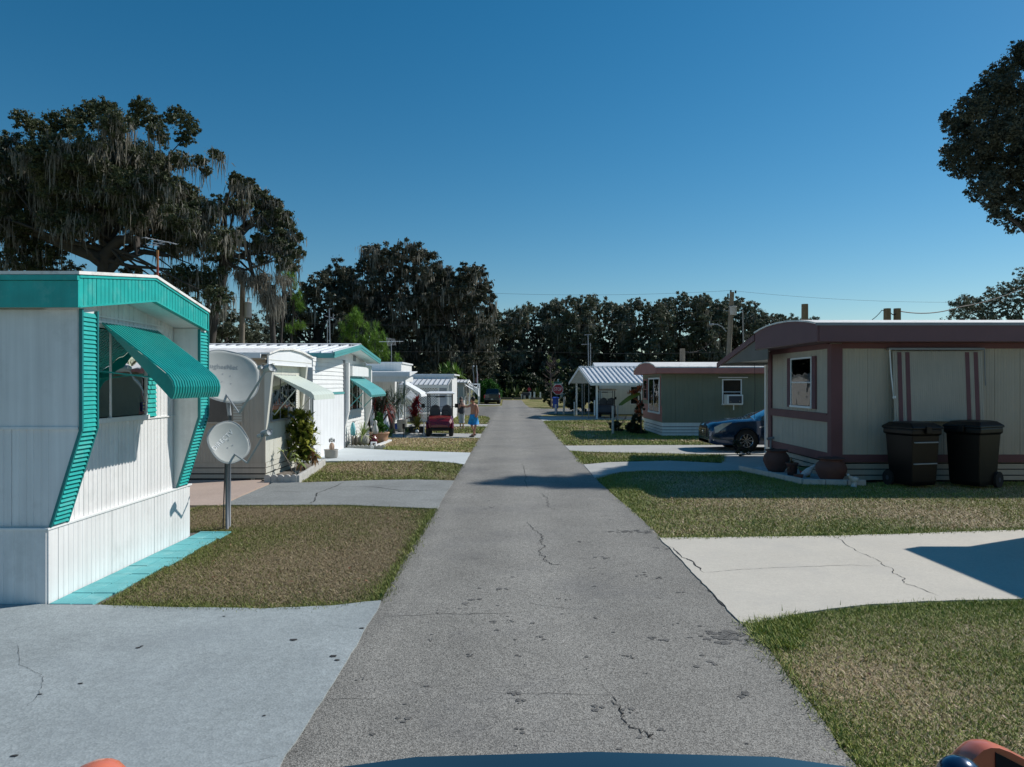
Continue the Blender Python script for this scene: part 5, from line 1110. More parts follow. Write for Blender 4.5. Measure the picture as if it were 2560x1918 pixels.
part('frame', MB().tube([(gx(884,26.6),26.6,.2),(gx(883,26.6),26.6,.95)], .02, 6).tube([(gx(876,26.6),26.6,.15),(gx(862,26.6),26.6,.1)], .012, 5).tube([(gx(880,26.6),26.6,.72),(gx(888,26.6),26.6,.95)], .015, 5), M['greypost'], wf)
part('figure', MB().lathe([(0,0),(.09,.0),(.10,.25),(.05,.45),(0,.5)], (gx(883,26.6),26.55,.42), 10), mat('turquoise_paint', (.15,.45,.48), .5), wf, smooth=True)
rk = solo('metal_rack', MB().tube([(gx(862,26.2),26.2,.0),(gx(862,26.2),26.2,.45),(gx(878,26.2),26.2,.5),(gx(878,26.2),26.2,.05)], .015, 5).tube([(gx(862,26.2),26.2,.2),(gx(876,26.2),26.2,.2)], .012, 5), M['greypost'], 'thin grey metal rack leaning on the white wall corner', 'rack')
# around the porch
potplant('driftwood_planter', 'weathered stump planter with golden drooping leaves at the porch corner', 'potted plant', gx(976,33.4), 33.4, [(0,0),(.6,0),(.5,1),(.6,2.2),(.5,3.0),(0,3.0)], M['bark'], M['crotonred'], 16, .35, .09, 5, (-.2,1), .8, 0, .40)
part('price_tag', MB().box(gx(977,32.9),gx(983,32.9),32.88,32.9,.95,1.08), M['lace'], None); bpy.data.objects['price_tag'].name = 'small_sign'; tag(bpy.data.objects['small_sign'], 'small white square sign hung on the stump planter', 'sign')
potplant('low_plants', 'low yellow green ground plants at the foot of the stump planter', 'plant', gx(975,31.6), 31.6, tub, M['concpot'], M['paleleaf'], 60, .42, .07, 6, (0,1.2), .5, 0, .10)
potplant('white_urn', 'tall white urn statue beside the screen door', 'urn', gx(963,33.0), 33.0, [(0,0),(.5,0),(.35,.3),(.6,1.1),(.4,1.9),(.3,2.4),(.45,2.9),(0,3.0)], M['cleanwhite'], M['darkleaf'], 6, .15, .05, 7, z0=0, k=.36)
potplant('blue_pot', 'blue pot holding a small palm under the porch roof', 'potted plant', gx(993,35.0), 35.0, tub, M['bluebin'], M['darkleaf'], 4, .2, .05, 8, z0=.12, k=.24)
pm_ = thing('areca_palm', 'feathery grey green palm growing in the blue pot', 'palm', (gx(996,34.9),34.9,.3))
part('stem', MB().tube([(gx(996,34.9),34.9,.3),(gx(995,34.9),34.9,1.5)], .03, 6), M['bark'], pm_)
for i in range(3): part('frond_crown', rosette(MB(), (gx(995,34.9)+(i-1)*.25,34.9,1.4+.1*i), 60, 1.25, .035, 200+i, (-.3,1.35), .8, 5), leafmat('grey_green_frond', (.05,.08,.05), (.14,.18,.12), 3), pm_)
potplant('tall_grey_pot', 'tall pale grey pot with a red brown bird figure beside the porch post', 'potted plant', gx(1005,34.4), 34.4, [(0,0),(.8,0),(1,2.2),(1.05,2.3),(.9,2.3),(0,2.1)], mat('grey_stone_pot', (.35,.36,.33), .8), M['crotonred'], 9, .28, .12, 9, (.2,1.2), .5, .0, .26)
potplant('red_cordyline', 'crimson leaved cordyline behind the golden bromeliad', 'potted plant', gx(1037,33.3), 33.3, tub, M['darkpot'], M['redleaf'], 60, .75, .10, 10, (.2,1.5), .5, .5, .25)
for i in range(3): part('leaf_tuft', rosette(MB(), (gx(1034+i*5,33.3),33.3,1.15+.18*i), 26, .45, .10, 300+i, (-.2,1.4), .5, 3), M['redleaf'], bpy.data.objects['red_cordyline'])
potplant('bromeliad', 'golden green bromeliad with long arching leaves in a charcoal pot', 'potted plant', gx(1043,32.6), 32.6, tub, M['darkpot'], M['goldleaf'], 60, .85, .06, 11, (.25,1.45), .5, .0, .34)
bpy.data.objects['bromeliad'].location = bpy.data.objects['bromeliad'].location
potplant('white_flower_pot', 'dark pot of white flowers left of the bromeliad', 'potted plant', gx(1027,32.9), 32.9, tub, M['darkpot'], M['lace'], 26, .25, .07, 12, (0,1.3), .4, .0, .30)
potplant('green_pot_plant', 'low pale green plant between the porch post and the dark pot', 'plant', gx(1017,32.4), 32.4, tub, M['concpot'], M['paleleaf'], 40, .28, .05, 13, (0,1.3), .4, .0, .12)
for i, px_ in enumerate((1026,1036,1048,1060)):
    solo('edging_stone', MB().ball((gx(px_,31.9)+.05,31.9,.05), .12, 8, 5, (1.6,.8,.7)), M['curb'], ['first','second','third','fourth'][i]+' pale edging stone from the left along the bed beside the golf cart', 'stone', 'stones edging the pot bed', smooth=True)
solo('glass_globe', MB().ball((gx(1043,31.7),31.7,.22), .08, 12, 8), M['cleanwhite'], 'small shiny white garden globe before the dark pot', 'garden globe', smooth=True)
solo('garden_stake', MB().tube([(gx(1009,31.0),31.0,-.02),(gx(1009,31.0),31.0,.45)], .015, 5).box(gx(1009,31.0)-.05,gx(1009,31.0)+.05,30.98,31.02,.38,.6), M['blackplastic'], 'black lantern stake at the edge of the dry lawn', 'lantern')
solo('white_cushion', MB().tube([P(1018,990,36.5),P(1034,1003,36.4)], [.35,.30], 4), M['lace'], 'white cloth panel hanging beyond the porch post', 'cloth', bev=.03)
solo('white_stake', MB().box(gx(1060,31.8)-.025,gx(1060,31.8)+.025,31.8,31.85,0,.62), M['cleanwhite'], 'short white stake just left of the golf cart', 'stake')
# ---------------------------------------------------------------- shrubs on the right
cr2 = thing('croton_bush', 'dark bush with orange red tufts at the green home corner', 'shrub', (gx(1592,33.5),33.5,0))
D_ = 33.0
leaves('foliage', M['darkleaf'], cr2, [(gx(1590,D_),D_,.35,.55),(gx(1598,D_),D_,.8,.4),(gx(1575,D_),D_,.3,.4),(gx(1600,D_),D_,1.3,.3)], 3500, .06, 5)
rnd = random.Random(5)
for i in range(13):
    p_ = P(rnd.uniform(1585,1604), rnd.uniform(962,1040), D_-.3); part('leaf_tuft', rosette(MB(), p_, 16, .28, .07, 400+i, (-.2,1.4), .4, 3), M['crotonred'], cr2)
for i in range(4):
    p_ = P(1572+i*6, 985-i, D_-.3); part('leaf_tuft', rosette(MB(), p_, 12, .25, .07, 420+i, (0,1.4), .3, 3), M['crotonred'], cr2)
bn_ = thing('banana_leaf_plant', 'long yellow green leaf arching left from the croton bush', 'plant', (gx(1600,32.8),32.8,0))
lp = [P(x_, y_, 32.6) for x_, y_ in ((1600,985),(1585,990),(1570,998),(1556,1008),(1547,1013))]; vs = []
for i, q in enumerate(lp): ww = [.06,.11,.13,.11,.03][i]; vs += [q+Vector((-.3*ww,-.1,-ww)), q+Vector((0,0,0)), q+Vector((.3*ww,.1,ww))]
part('leaf', MB().add(vs, [(3*i+j,3*i+j+1,3*i+4+j,3*i+3+j) for i in range(4) for j in (0,1)]), leafmat('banana_leaf', (.10,.14,.02), (.22,.24,.04), 2), bn_)
part('stem', MB().tube([(gx(1603,32.8),32.8,0), P(1602,1020,32.7), lp[0]], .04, 6), M['bark'], bn_)
sm_ = thing('bare_shrub', 'low dark twiggy shrub behind the white post on the lawn', 'shrub', (gx(1537,34.5),34.5,0))
leaves('foliage', M['darkleaf'], sm_, [(gx(1535,34.5),34.5,.35,.42),(gx(1546,34.5),34.5,.3,.36)], 1400, .045, 8)
for i in range(14):
    a = rnd.uniform(0,6.28); part('twig', MB().tube([(gx(1538,34.5),34.5,0),(gx(1538,34.5)+.55*math.cos(a),34.5+.4*math.sin(a),rnd.uniform(.4,.85))], .012, 4), M['twig'], sm_)
for i, (px_, D_, z1, lb) in enumerate(((1532,32.7,1.32,'thick pale post on the lawn, nearest the croton bush'),(1544,35.4,1.25,'thin pale post just behind the thick one on the lawn'))):
    solo('post', MB().tube([(gx(px_,D_),D_,-.03),(gx(px_,D_),D_,z1)], .055 if i == 0 else .035, 8), M['cleanwhite'] if False else M['curb'], lb, 'post')
# hedge mass behind the carport
for i, (px_, D_, z_, r, lb) in enumerate(((1440,60,.9,1.1,'dark bush at the left post of the white carport'),(1478,58,1.1,1.3,'dense dark bush seen between the carport posts'),(1505,57,1.2,1.2,'dark bush beside the wall behind the carport'),(1424,72,1.2,1.4,'dark bush behind the tarpaulin covered trailer'))):
    t = thing('bush', lb, 'bush', (gx(px_,D_),D_,0), 0, 'dark bushes around the carport')
    leaves('foliage', M['darkleaf'], t, [(gx(px_,D_),D_,z_,r),(gx(px_+10,D_),D_,z_*.6,r*.8),(gx(px_-8,D_),D_,z_*1.7,r*.7)], 2600, .12, 20+i)
# ---------------------------------------------------------------- street furniture
X = gx(1394.7,54); sg = thing('stop_sign', 'red octagonal STOP sign on a dark post at the cross street', 'stop sign', (X,54,0))
r = .40; oc = lambda rr: [(X+rr*math.cos(R(22.5+45*k))/math.cos(R(22.5)), 1.91+rr*math.sin(R(22.5+45*k))/math.cos(R(22.5))) for k in range(8)]
bd = part('plate', MB().prism(oc(.40), 'y', 53.93, 53.95), M['lace'], sg); part('face', MB().prism(oc(.365), 'y', 53.925, 53.93), M['stopred'], bd)
me = textmesh('STOP', .27, .002); 
for v in me.vertices: v.co = Vector((X+v.co.x*.9, 53.92-v.co.z, 1.91+v.co.y*1.35))
me.materials.append(M['lace']); link('lettering', me, None, bd)
part('post', MB().box(X-.10,X-.04,53.97,54.03,-.03,2.4), M['greytop'], sg)
ss = thing('street_name_sign', 'green street name blades on top of the stop sign post', 'street sign', (X,54.1,2.3))
part('blade', MB().box(X-.30,X+.32,54.08,54.10,2.33,2.50), M['signgreen'], ss); part('blade', MB().box(X-.01,X+.01,53.8,54.4,2.5,2.62), M['signgreen'], ss)
part('trim', MB().box(X-.38,X+.36,54.07,54.11,2.29,2.325), M['lace'], ss); part('cap', MB().box(X-.03,X+.07,54.05,54.13,2.50,2.68), M['lace'], ss)
solo('post', MB().box(gx(1389.4,55.8)-.09,gx(1389.4,55.8)+.09,55.75,55.85,-.03,.72), M['palecloth'], 'short pale post directly behind the stop sign post', 'post')
solo('post', MB().tube([(gx(1410,54.6)-.03,54.6,-.03),(gx(1410,54.6)+.04,54.6,1.32)], .075, 8), M['curb'], 'leaning wooden post right of the stop sign', 'post', bev=0)
fl = thing('flagpole', 'white flagpole with a faded limp flag by the far left home', 'flagpole', (gx(1193,80),80,0))
part('pole', MB().tube([(gx(1196,76),76,0),(gx(1194.5,76),76,2.3),(gx(1191.5,76),76,4.3)], .035, 6), M['cleanwhite'], fl)
part('flag', MB().add([(gx(1192,76),76,3.9),(gx(1196,76),76.05,3.3),(gx(1194,76),76,2.55),(gx(1190,76),75.95,2.4),(gx(1189,76),76,2.7),(gx(1192,76),76.03,3.2)], [(0,1,5),(1,2,4,5),(2,3,4)]), M['flagred'], fl)
lp_ = thing('lamp_post', 'dark curved top lamp post beside the flagpole', 'lamp post', (gx(1184,74),74,0))
part('pole', MB().tube([(gx(1185,74),74,0),(gx(1184.5,74),74,3.0),(gx(1181.5,74),74,4.1),(gx(1183,74),74,4.18)], .045, 6), M['greypost'], lp_); part('lamp', MB().ball((gx(1183.5,74),74,4.14), .09, 8, 6), M['lace'], lp_)
def yagi(t, c, d, L_, n, el, m_, w0=.5, w1=.25):
    c = Vector(c); d = Vector(d).normalized(); s = d.cross(Vector((0,0,1))).normalized()
    part('boom', MB().tube([c-d*L_/2, c+d*L_/2], .02*el, 5), m_, t)
    for i in range(n): q = c-d*L_/2+d*L_*i/(n-1); ww = w0+(w1-w0)*i/(n-1); part('element', MB().tube([q-s*ww+Vector((0,0,0)), q+s*ww], .012*el, 4), m_, t)
t = thing('tv_antenna', 'television antenna on a rusty red and yellow mast behind the teal trimmed home', 'antenna', (-10.55,21.1,0))
part('mast', MB().tube([(-10.5,21.1,0),(-10.5,21.1,6.3)], .035, 8), mat('rusty_red', (.25,.05,.03), .8, dirt=(.35,.25,.05), dsc=1.2), t)
yagi(t, P(402,603,21.1), (.55,.83,-.03), 1.0, 7, .7, M['greypost'], .14, .10); yagi(t, P(396,609,21.1), (.8,-.6,.03), .7, 3, 1, M['greypost'], .2, .2)
t = thing('tv_antenna', 'tall thin mast with small crossbars left of the bright green pine', 'antenna', (gx(826,38),38,0))
part('mast', MB().tube([(gx(829,43),43,0),P(823,772,43)], .035, 6).tube([(gx(820,43),43,0),P(818,803,43)], .02, 5), M['greypost'], t)
for a, b_ in (((812,790),(838,798)),((815,803),(836,796)),((822,773),(830,773)),((833,785),(833,800))): part('crossbar', MB().tube([P(*a,43), P(*b_,43)], .02, 4), M['greypost'], t)
t = thing('tv_antenna', 'white spiky television antenna above the pine shrub', 'antenna', (gx(978,43),43,0))
part('mast', MB().tube([(gx(980,43),43,0),P(978,850,43)], .025, 5), M['greypost'], t)
part('boom', MB().tube([P(948,855,43),P(1008,854,43)], .014, 5), M['cleanwhite'], t)
for i in range(7): part('element', MB().tube([P(966+i*3.4,844+i*.6,43),P(970+i*3.2,866-i*.4,43)], .006, 4), M['cleanwhite'], t)
t = thing('tv_antenna', 'twin thin masts with crossbars rising behind the white carport', 'antenna', (gx(1473,62),62,0))
part('mast', MB().tube([(gx(1473,62),62,0),P(1470,838,62)], .05, 6).tube([(gx(1477,62),62,0),P(1476,858,62)], .04, 5), M['greypost'], t)
for a, b_ in (((1461,838),(1480,837)),((1453,862),(1473,861))): part('crossbar', MB().tube([P(*a,62), P(*b_,62)], .03, 4), M['greypost'], t)
# utility poles and wires
def upole(label, px, ytop, D, r, lean=0, tr=None, m_='wood'):
    t = thing('utility_pole', label, 'utility pole', (gx(px,D),D,0)); top = P(px+lean,ytop,D)
    part('pole', MB().tube([(gx(px,D),D,0), top], [r*1.2,r], 10), M[m_], t, smooth=True)
    if tr:
        a, z0, z1, rr = tr; x_ = gx(a,D); za = P(a,z1,D).z; zb = P(a,z0,D).z
        tf = part('transformer', MB().lathe([(0,0),(rr,0),(rr,zb-za),(rr*1.08,zb-za),(rr*1.08,zb-za+.04),(0,zb-za+.1)], (x_,D,za), 16), M['palecloth'] if False else mat('transformer_grey', (.42,.44,.45), .5), t, smooth=True)
        part('bushing', MB().tube([(x_,D,zb),(x_,D,zb+.35)], .06, 6), M['dish'], tf); part('bracket', MB().tube([(gx(px,D),D,(za+zb)/2),(x_,D,(za+zb)/2)], .04, 5), M['greypost'], t)
    return t
upole('wooden utility pole with a grey can transformer amid the mossy oaks', 602, 690, 49, .17, 5, (620,758,794,.24))
upole('slim bare pole behind the teal trimmed home corner', 523, 700, 50, .10, -4)
up = upole('leaning utility pole with a transformer above the maroon carport', 1814, 731, 62, .19, 16, (1832,768,788,.33))
part('lamp_arm', MB().tube([P(1816,830,62),P(1806,818,62),P(1794,812,62),P(1780,811,62)], .05, 5).ball(P(1779,812,62), .16, 8, 5, (1.6,1,.6)), M['greypost'], up)
for a_ in ([(1827,734),(1827,726)],[(1820,735),(1820,746)],[(1839,727),(1839,734)]): part('insulator', MB().tube([P(*q_,62) for q_ in a_], .07, 6), M['dark'], up)
upole('thin metal service mast right of the leaning utility pole', 1862, 775, 61, .055, -5, None, 'greypost')
upole('short dark pole top above the arched maroon fascia', 2012, 761, 45, .20); upole('left of two dark pole tops above the beige home roof', 2218, 772, 42, .20); upole('right of two dark pole tops above the beige home roof', 2243, 772, 42.3, .20)
up = upole('grey broken topped pole trunk behind the green home', 1706, 872, 60, .22)
def wire(label, pts, r, sag=0, n=14):
    P0 = [Vector(p) for p in pts]; out = []
    for a, c_ in zip(P0, P0[1:]):
        for i in range(n+1 if c_ is P0[-1] else n): t_ = i/n; q = a.lerp(c_, t_); q.z -= sag*4*t_*(1-t_); out.append(q)
    return tag(part('power_line', MB().tube(out, r, 4), M['wire'], None), label, 'power line')
wire('upper power line crossing the sky left of the leaning pole', [P(500,742,66),P(1240,734,63),P(1827,727,62)], .009, .25)
wire('upper power line crossing the sky right of the leaning pole', [P(1827,727,62),P(2600,752,62)], .009, .5)
wire('middle power line across the dark trees', [P(560,800,55),P(1270,808,63),P(1815,800,62)], .010, .3)
wire('lower power line just above the home roofs', [P(560,868,55),P(1300,878,63),P(1815,880,62)], .010, .2)
wire('sagging service cable from the broken pole to the leaning pole', [P(1708,878,60),P(1800,830,62)], .02, .7)
wire('cable drooping right from the twin poles toward the far right tree', [P(2222,776,42),P(2246,778,42.3),P(2400,768,44),P(2600,700,46)], .03, .25)
wire('loose cable drop left of the twin poles', [P(2180,800,42),P(2205,776,42),P(2222,776,42)], .02, .05)
# far end of the road
for i, (px_, y0_, y1_, w_, lb) in enumerate(((1308,986,992,.55,'white box at the road end'),(1325,981,989,.28,'first white post right of the box at the road end'),(1336,981,990,.22,'middle white post at the road end'),(1351,981,990,.16,'rightmost white post at the road end'))):
    a = P(px_,y0_,109); solo('far_post', MB().box(a.x-w_/2*1.3,a.x+w_/2*1.3,109,109.4,0,a.z), M['cleanwhite'], lb, 'post', 'white posts at the road end')
tb = thing('timber_rail', 'low timber rail lying across the end of the road', 'rail', (0,105,0))
for a, c_ in ((1250,1280),(1284,1303),(1326,1355)): part('timber', MB().box(gx(a,105),gx(c_,105),105,105.3,.0,.28), M['wood'], tb)
ut = thing('utility_cart', 'small dark cart with white side boards at the road end', 'cart', (gx(1315,107),107,0))
part('bed', MB().box(gx(1306,107),gx(1325,107),107,108.5,.55,1.0), M['greytop'], ut)
for px_ in (1307,1317): part('wheel', MB().tube([(gx(px_,107)-.1,107,.3),(gx(px_,107)+.1,107,.3)], .3, 12), M['rubber'], ut)
rs = thing('far_sign', 'small round red sign on a post at the road end', 'sign', (gx(1323,111),111,0))
part('plate', MB().prism([(gx(1323,111)+.28*math.cos(k*.785+.39),1.45+.30*math.sin(k*.785+.39)) for k in range(8)], 'y', 111, 111.03), M['stopred'], rs); part('post', MB().box(gx(1323,111)-.04,gx(1323,111)+.04,111.04,111.1,0,1.9), M['greypost'], rs)

# ---------------------------------------------------------------- vehicles
def ip(x, tb_):
    for (a, va), (b_, vb) in zip(tb_, tb_[1:]):
        if x <= b_: return va+(vb-va)*max(0,(x-a))/(b_-a+1e-9)
    return tb_[-1][1]
def wheel(t, x, y, r, w_, sgn, alloy=True, spokes=9):
    tb_ = part('wheel', MB().lathe([(r*.62,-w_/2),(r*.93,-w_/2),(r,-w_/2+.03),(r,w_/2-.03),(r*.93,w_/2),(r*.62,w_/2)], (0,0,0), 28), M['rubber'], t, smooth=True, local=True, loc=(x,y,r), rot=(R(90),0,0))
    b = MB().lathe([(r*.64,w_/2-.01),(r*.60,w_/2+.004),(r*.56,w_/2-.01),(r*.56,0)], (0,0,0), 28).lathe([(0,w_/2-.015),(r*.14,w_/2-.015),(r*.15,w_/2-.04)], (0,0,0), 12)
    for k in range(spokes):
        a = 2*math.pi*k/spokes; c_, s_ = math.cos(a), math.sin(a); tw = r*.045
        b.add([(c_*r*.12-s_*tw,s_*r*.12+c_*tw,w_/2-.02),(c_*r*.12+s_*tw,s_*r*.12-c_*tw,w_/2-.02),(c_*r*.6+s_*tw*1.4,s_*r*.6-c_*tw*1.4,w_/2-.005),(c_*r*.6-s_*tw*1.4,s_*r*.6+c_*tw*1.4,w_/2-.005)], [(0,1,2,3)])
    m_ = part('rim', b, M['alloy'], tb_, smooth=False, rot=(0,0,0) if sgn > 0 else (0,0,0)); 
    if sgn > 0: tb_.rotation_euler = (R(-90),0,0)
    part('brake_disc', MB().lathe([(0,0),(r*.56,0)], (0,0,.02), 16), M['dark'], tb_)
def carbody(t, Lc, W, ztop, zbelt, zbot, wheels, rw, gh, paint, glass, half=None, roofm=None):
    """stations along x; gh=(windscreen base, roof start, roof end, back glass base)"""
    xs = sorted(set([round(q_[0],3) for q_ in ztop]+[round(x_,3) for x_ in np.linspace(0,Lc,50)]+[round(w_+d*rw,3) for w_ in wheels for d in (-1.18,-1.1,-.9,-.6,-.3,0,.3,.6,.9,1.1,1.18)]+list(gh)))
    hw = half or [(0,.72),(.08,.84),(.35,.95),(.8,1),(Lc-.8,1),(Lc-.3,.95),(Lc-.05,.86),(Lc,.78)]
    rows = []
    for x_ in xs:
        w_ = W/2*ip(x_,hw); zb = ip(x_,zbelt); zt = ip(x_,ztop); z0 = ip(x_,zbot)
        for wx in wheels:
            d = abs(x_-wx)/(rw*1.13)
            if d < 1: z0 = max(z0, rw+rw*1.13*math.sqrt(1-d*d))
        g_ = gh[0] < x_ < gh[3]; wr = w_*.74 if g_ else w_*.86
        if gh[0] < x_ < gh[1]: wr = w_*(.86-.12*(x_-gh[0])/(gh[1]-gh[0]))
        if gh[2] < x_ < gh[3]: wr = w_*(.74+.12*(x_-gh[2])/(gh[3]-gh[2]))
        zs = max(z0+.005, zb-.18); zm = max(z0+.002, zb-.42)
        if zm > zs: zm = zs-.002
        rows.append([(w_*.93,z0),(w_*.99,zm),(w_*1.0,zs),(w_*.965,zb),(wr,zt-(.05 if roofm is None else .06) if g_ else zb+(zt-zb)*.55),(wr*(.72 if roofm is None else .42),zt-(.018 if roofm is None else .008)),(0,zt)])
    def build(sel):
        b = MB(); k = 7; 
        for sg in (1,-1):
            vs = [(x_, sg*p_[0], p_[1]) for x_, r_ in zip(xs,rows) for p_ in r_]; fs = []
            for i in range(len(xs)-1):
                for j in range(k-1):
                    if sel(xs[i],xs[i+1],j): f = (i*k+j,(i+1)*k+j,(i+1)*k+j+1,i*k+j+1); fs.append(f if sg < 0 else f[::-1])
            b.add(vs, fs)
        for i_, x_ in ((0,xs[0]),(-1,xs[-1])):
            if sel(x_,x_,0): r_ = rows[i_]; b.add([(x_,p_[0],p_[1]) for p_ in r_]+[(x_,-p_[0],p_[1]) for p_ in r_[::-1][1:]]+[], [tuple(range(13))])
        return b
    def isglass(a, b_, j):
        if a == b_: return False
        m_ = (a+b_)/2
        if j == 3: return gh[0]+.12 < m_ < gh[3]-.12 and not any(abs(m_-pp) < .05 for pp in ((gh[1]+gh[2])/2, gh[2]))
        if j in (4,5): return gh[0] < m_ < gh[1] or gh[2] < m_ < gh[3]
        return False
    isroof = lambda a, b_, j: roofm is not None and a != b_ and j >= 4 and gh[1] <= (a+b_)/2 <= gh[2]
    def mk(nm, bb, m_):
        o = part(nm, bb, m_, t, local=True); me = o.data; bm_ = bmesh.new(); bm_.from_mesh(me); bmesh.ops.remove_doubles(bm_, verts=bm_.verts, dist=.0005); bmesh.ops.delete(bm_, geom=[v for v in bm_.verts if not v.link_faces], context='VERTS'); bm_.to_mesh(me); bm_.free(); me.shade_smooth(); me.set_sharp_from_angle(angle=R(32)); return o
    bo = mk('body', build(lambda a,b_,j: not isglass(a,b_,j) and not isroof(a,b_,j)), paint)
    mk('windows', build(isglass), glass)
    if roofm: mk('roof', build(isroof), roofm)
    part('underbody', MB().box(.25,Lc-.25,-W*.36,W*.36,.2,.62), M['dark'], t, local=True)
    for wx in wheels:
        for s in (-1,1): part('wheel_well', MB().tube([(wx,s*W*.28,rw),(wx,s*W*.465,rw)], rw*1.12, 20), M['dark'], t, local=True)
    return bo
t = thing('sedan', 'dark blue sedan parked nose out under the lean-to carport', 'car', (6.85,25.45,0)); t.scale = (1.08,1.05,1.1)
carbody(t, 4.86, 1.86, [(0,.76),(.05,.85),(.22,.92),(.8,1.01),(1.25,1.03),(1.45,1.06),(2.3,1.42),(2.9,1.46),(3.5,1.40),(4.25,1.14),(4.7,1.10),(4.86,.9)],
    [(0,.66),(.1,.78),(.3,.84),(.9,.93),(1.4,.96),(3,1.0),(4.3,1.04),(4.86,.85)], [(0,.26),(.2,.2),(1,.22),(4.4,.24),(4.86,.34)], (1.13,4.0), .345, (1.38,2.3,3.35,4.25), M['navy'], mat('blue_sky_glass', (.03,.10,.16), .06, .6, coat=1, spec=1))  # blue of the reflected sky is put into the glass colour
for wx in (1.13,4.0):
    for s in (-1,1): wheel(t, wx, s*.81, .345, .23, s)
for s in (-1,1):
    part('headlight', MB().add([(.14,s*.845,.60),(.12,s*.815,.76),(.36,s*.885,.885),(.68,s*.925,.925),(.42,s*.925,.76),(.22,s*.885,.60)], [(0,1,2,3,4,5) if s > 0 else (5,4,3,2,1,0)]), M['lamp'], t, local=True)
    part('fog_light', MB().ball((.12,s*.72,.36), .06, 8, 5, (.6,1.5,.7)), M['chrome'], t, local=True)
    part('mirror', MB().ball((1.9,s*1.0,1.02), .10, 8, 6, (.7,1,.7)), M['navy'], t, local=True)
    part('fender_vent', MB().add([(1.52,s*.936,.78),(1.86,s*.938,.86),(1.84,s*.938,.83),(1.55,s*.936,.75)], [(0,1,2,3) if s < 0 else (3,2,1,0)]), M['chrome'], t, local=True)
gr = part('grille', MB().box(-.02,.05,-.42,.42,.42,.78), M['blackplastic'], t, local=True, bev=.02)
for i in range(5): part('grille_bar', MB().box(-.03,.0,-.40,.40,.43+i*.06,.45+i*.06), M['chrome'], gr)
part('badge', MB().ball((-.03,0,.60), .06, 10, 6, (.3,1.1,1)), M['chrome'], gr)
part('lower_intake', MB().box(-.0,.06,-.6,.6,.24,.34), M['blackplastic'], t, local=True)
t = thing('pickup_truck', 'dark pickup truck seen from behind on the grass left of the road', 'pickup truck', (gx(1230,82),82,0), R(-90))
# local x runs from the nose; the tail faces the camera
t.location = (gx(1230,82), 87.2, 0)
carbody(t, 5.2, 1.86, [(0,.9),(.2,1.02),(1.3,1.15),(1.5,1.2),(2.1,1.72),(2.6,1.76),(3.1,1.72),(3.35,1.2),(3.45,1.15),(5.2,1.12)], [(0,.8),(.4,.95),(1.5,1.05),(5.2,1.08)], [(0,.4),(5.2,.42)], (.95,4.2), .38, (1.45,2.1,3.1,3.38), M['truck'], M['darkglass'], half=[(0,.8),(.3,.95),(1,1),(5.1,1),(5.2,.97)])
for wx in (.95,4.2):
    for s in (-1,1): wheel(t, wx, s*.80, .38, .26, s)
part('bumper', MB().box(5.18,5.34,-.88,.88,.42,.60), M['truck'], t, local=True, bev=.03); part('number_plate', MB().box(5.34,5.35,-.14,.14,.50,.60), M['dish'], t, local=True)
for s in (-1,1): part('tail_light', MB().box(5.19,5.23,s*.80,s*.92,.68,1.0), M['stopred'], t, local=True)
part('tailgate', MB().box(5.19,5.22,-.76,.76,.64,1.08), M['truck'], t, local=True, bev=.02)
# the camera car: only its black roof edge and the two orange mirrors reach the picture
t = thing('camera_car', 'orange car with a glossy black roof and orange wing mirrors at the bottom edge', 'car', (.13,2.95,0), R(-90))
carbody(t, 4.4, 1.80, [(0,.62),(.15,.76),(.9,.98),(1.15,1.02),(1.80,1.71),(1.832,1.745),(1.84,1.776),(1.90,1.782),(2.0,1.79),(2.25,1.80),(2.7,1.80),(3.7,1.74),(4.2,1.2),(4.4,1.0)],
    [(0,.6),(.3,.8),(1.1,.95),(4.2,1.0),(4.4,.95)], [(0,.3),(4.4,.35)], (.85,3.55), .35, (1.1,1.832,3.6,4.2), M['orange'], M['darkglass'], roofm=M['blackroof'])
for wx in (.85,3.55):
    for s in (-1,1): wheel(t, wx, s*.80, .35, .23, s)
for s in (-1,1):
    yc = (1.096-.13) if s > 0 else (-.955-.13); zt = 1.518 if s > 0 else 1.473; xx = 1.27
    out = [(-.085,-.115),(-.062,-.052),(-.04,-.026),(-.018,-.006),(.0,0),(.02,-.001),(.045,-.010),(.09,-.033),(.15,-.068),(.19,-.11),(.19,-.17),(-.07,-.18)]
    vs = []
    for dx_, k, dz_ in ((-.09,.78,-.09),(-.05,.93,-.042),(-.02,.985,-.016),(.0,1.0,-.007),(.03,1.0,-.001),(.05,.985,-.001)): vs += [(xx+dx_, yc+s*(.05+(u_-.05)*k), zt-.08+(z_+.08)*k+dz_) for u_, z_ in out]
    n = len(out); fs = [tuple(range(n))[::-1], tuple(range(5*n,6*n))]+[(i*n+j,(i+1)*n+j,(i+1)*n+(j+1)%n,i*n+(j+1)%n) for i in range(5) for j in range(n)]
    mo = part('mirror', MB().add(vs, fs), M['orange'], t, local=True, smooth=True); mo.data.set_sharp_from_angle(angle=R(50))
    gl_ = [(.010,-.012),(.03,-.022),(.088,-.052),(.14,-.08),(.165,-.12),(.165,-.15),(.010,-.155)]
    part('mirror_glass', MB().add([(xx+.053, yc+s*u_, zt+z_) for u_, z_ in gl_]+[(xx+.049, yc+s*u_, zt+z_) for u_, z_ in gl_], [tuple(range(7)), tuple(range(13,6,-1))]+[(j,7+j,7+(j+1)%7,(j+1)%7) for j in range(7)]), M['dark'], mo)
    part('mirror_arm', MB().tube([(xx,s*.82,1.20),(xx,yc-s*.04,zt-.16)], .03, 6), M['blackplastic'], t, local=True)
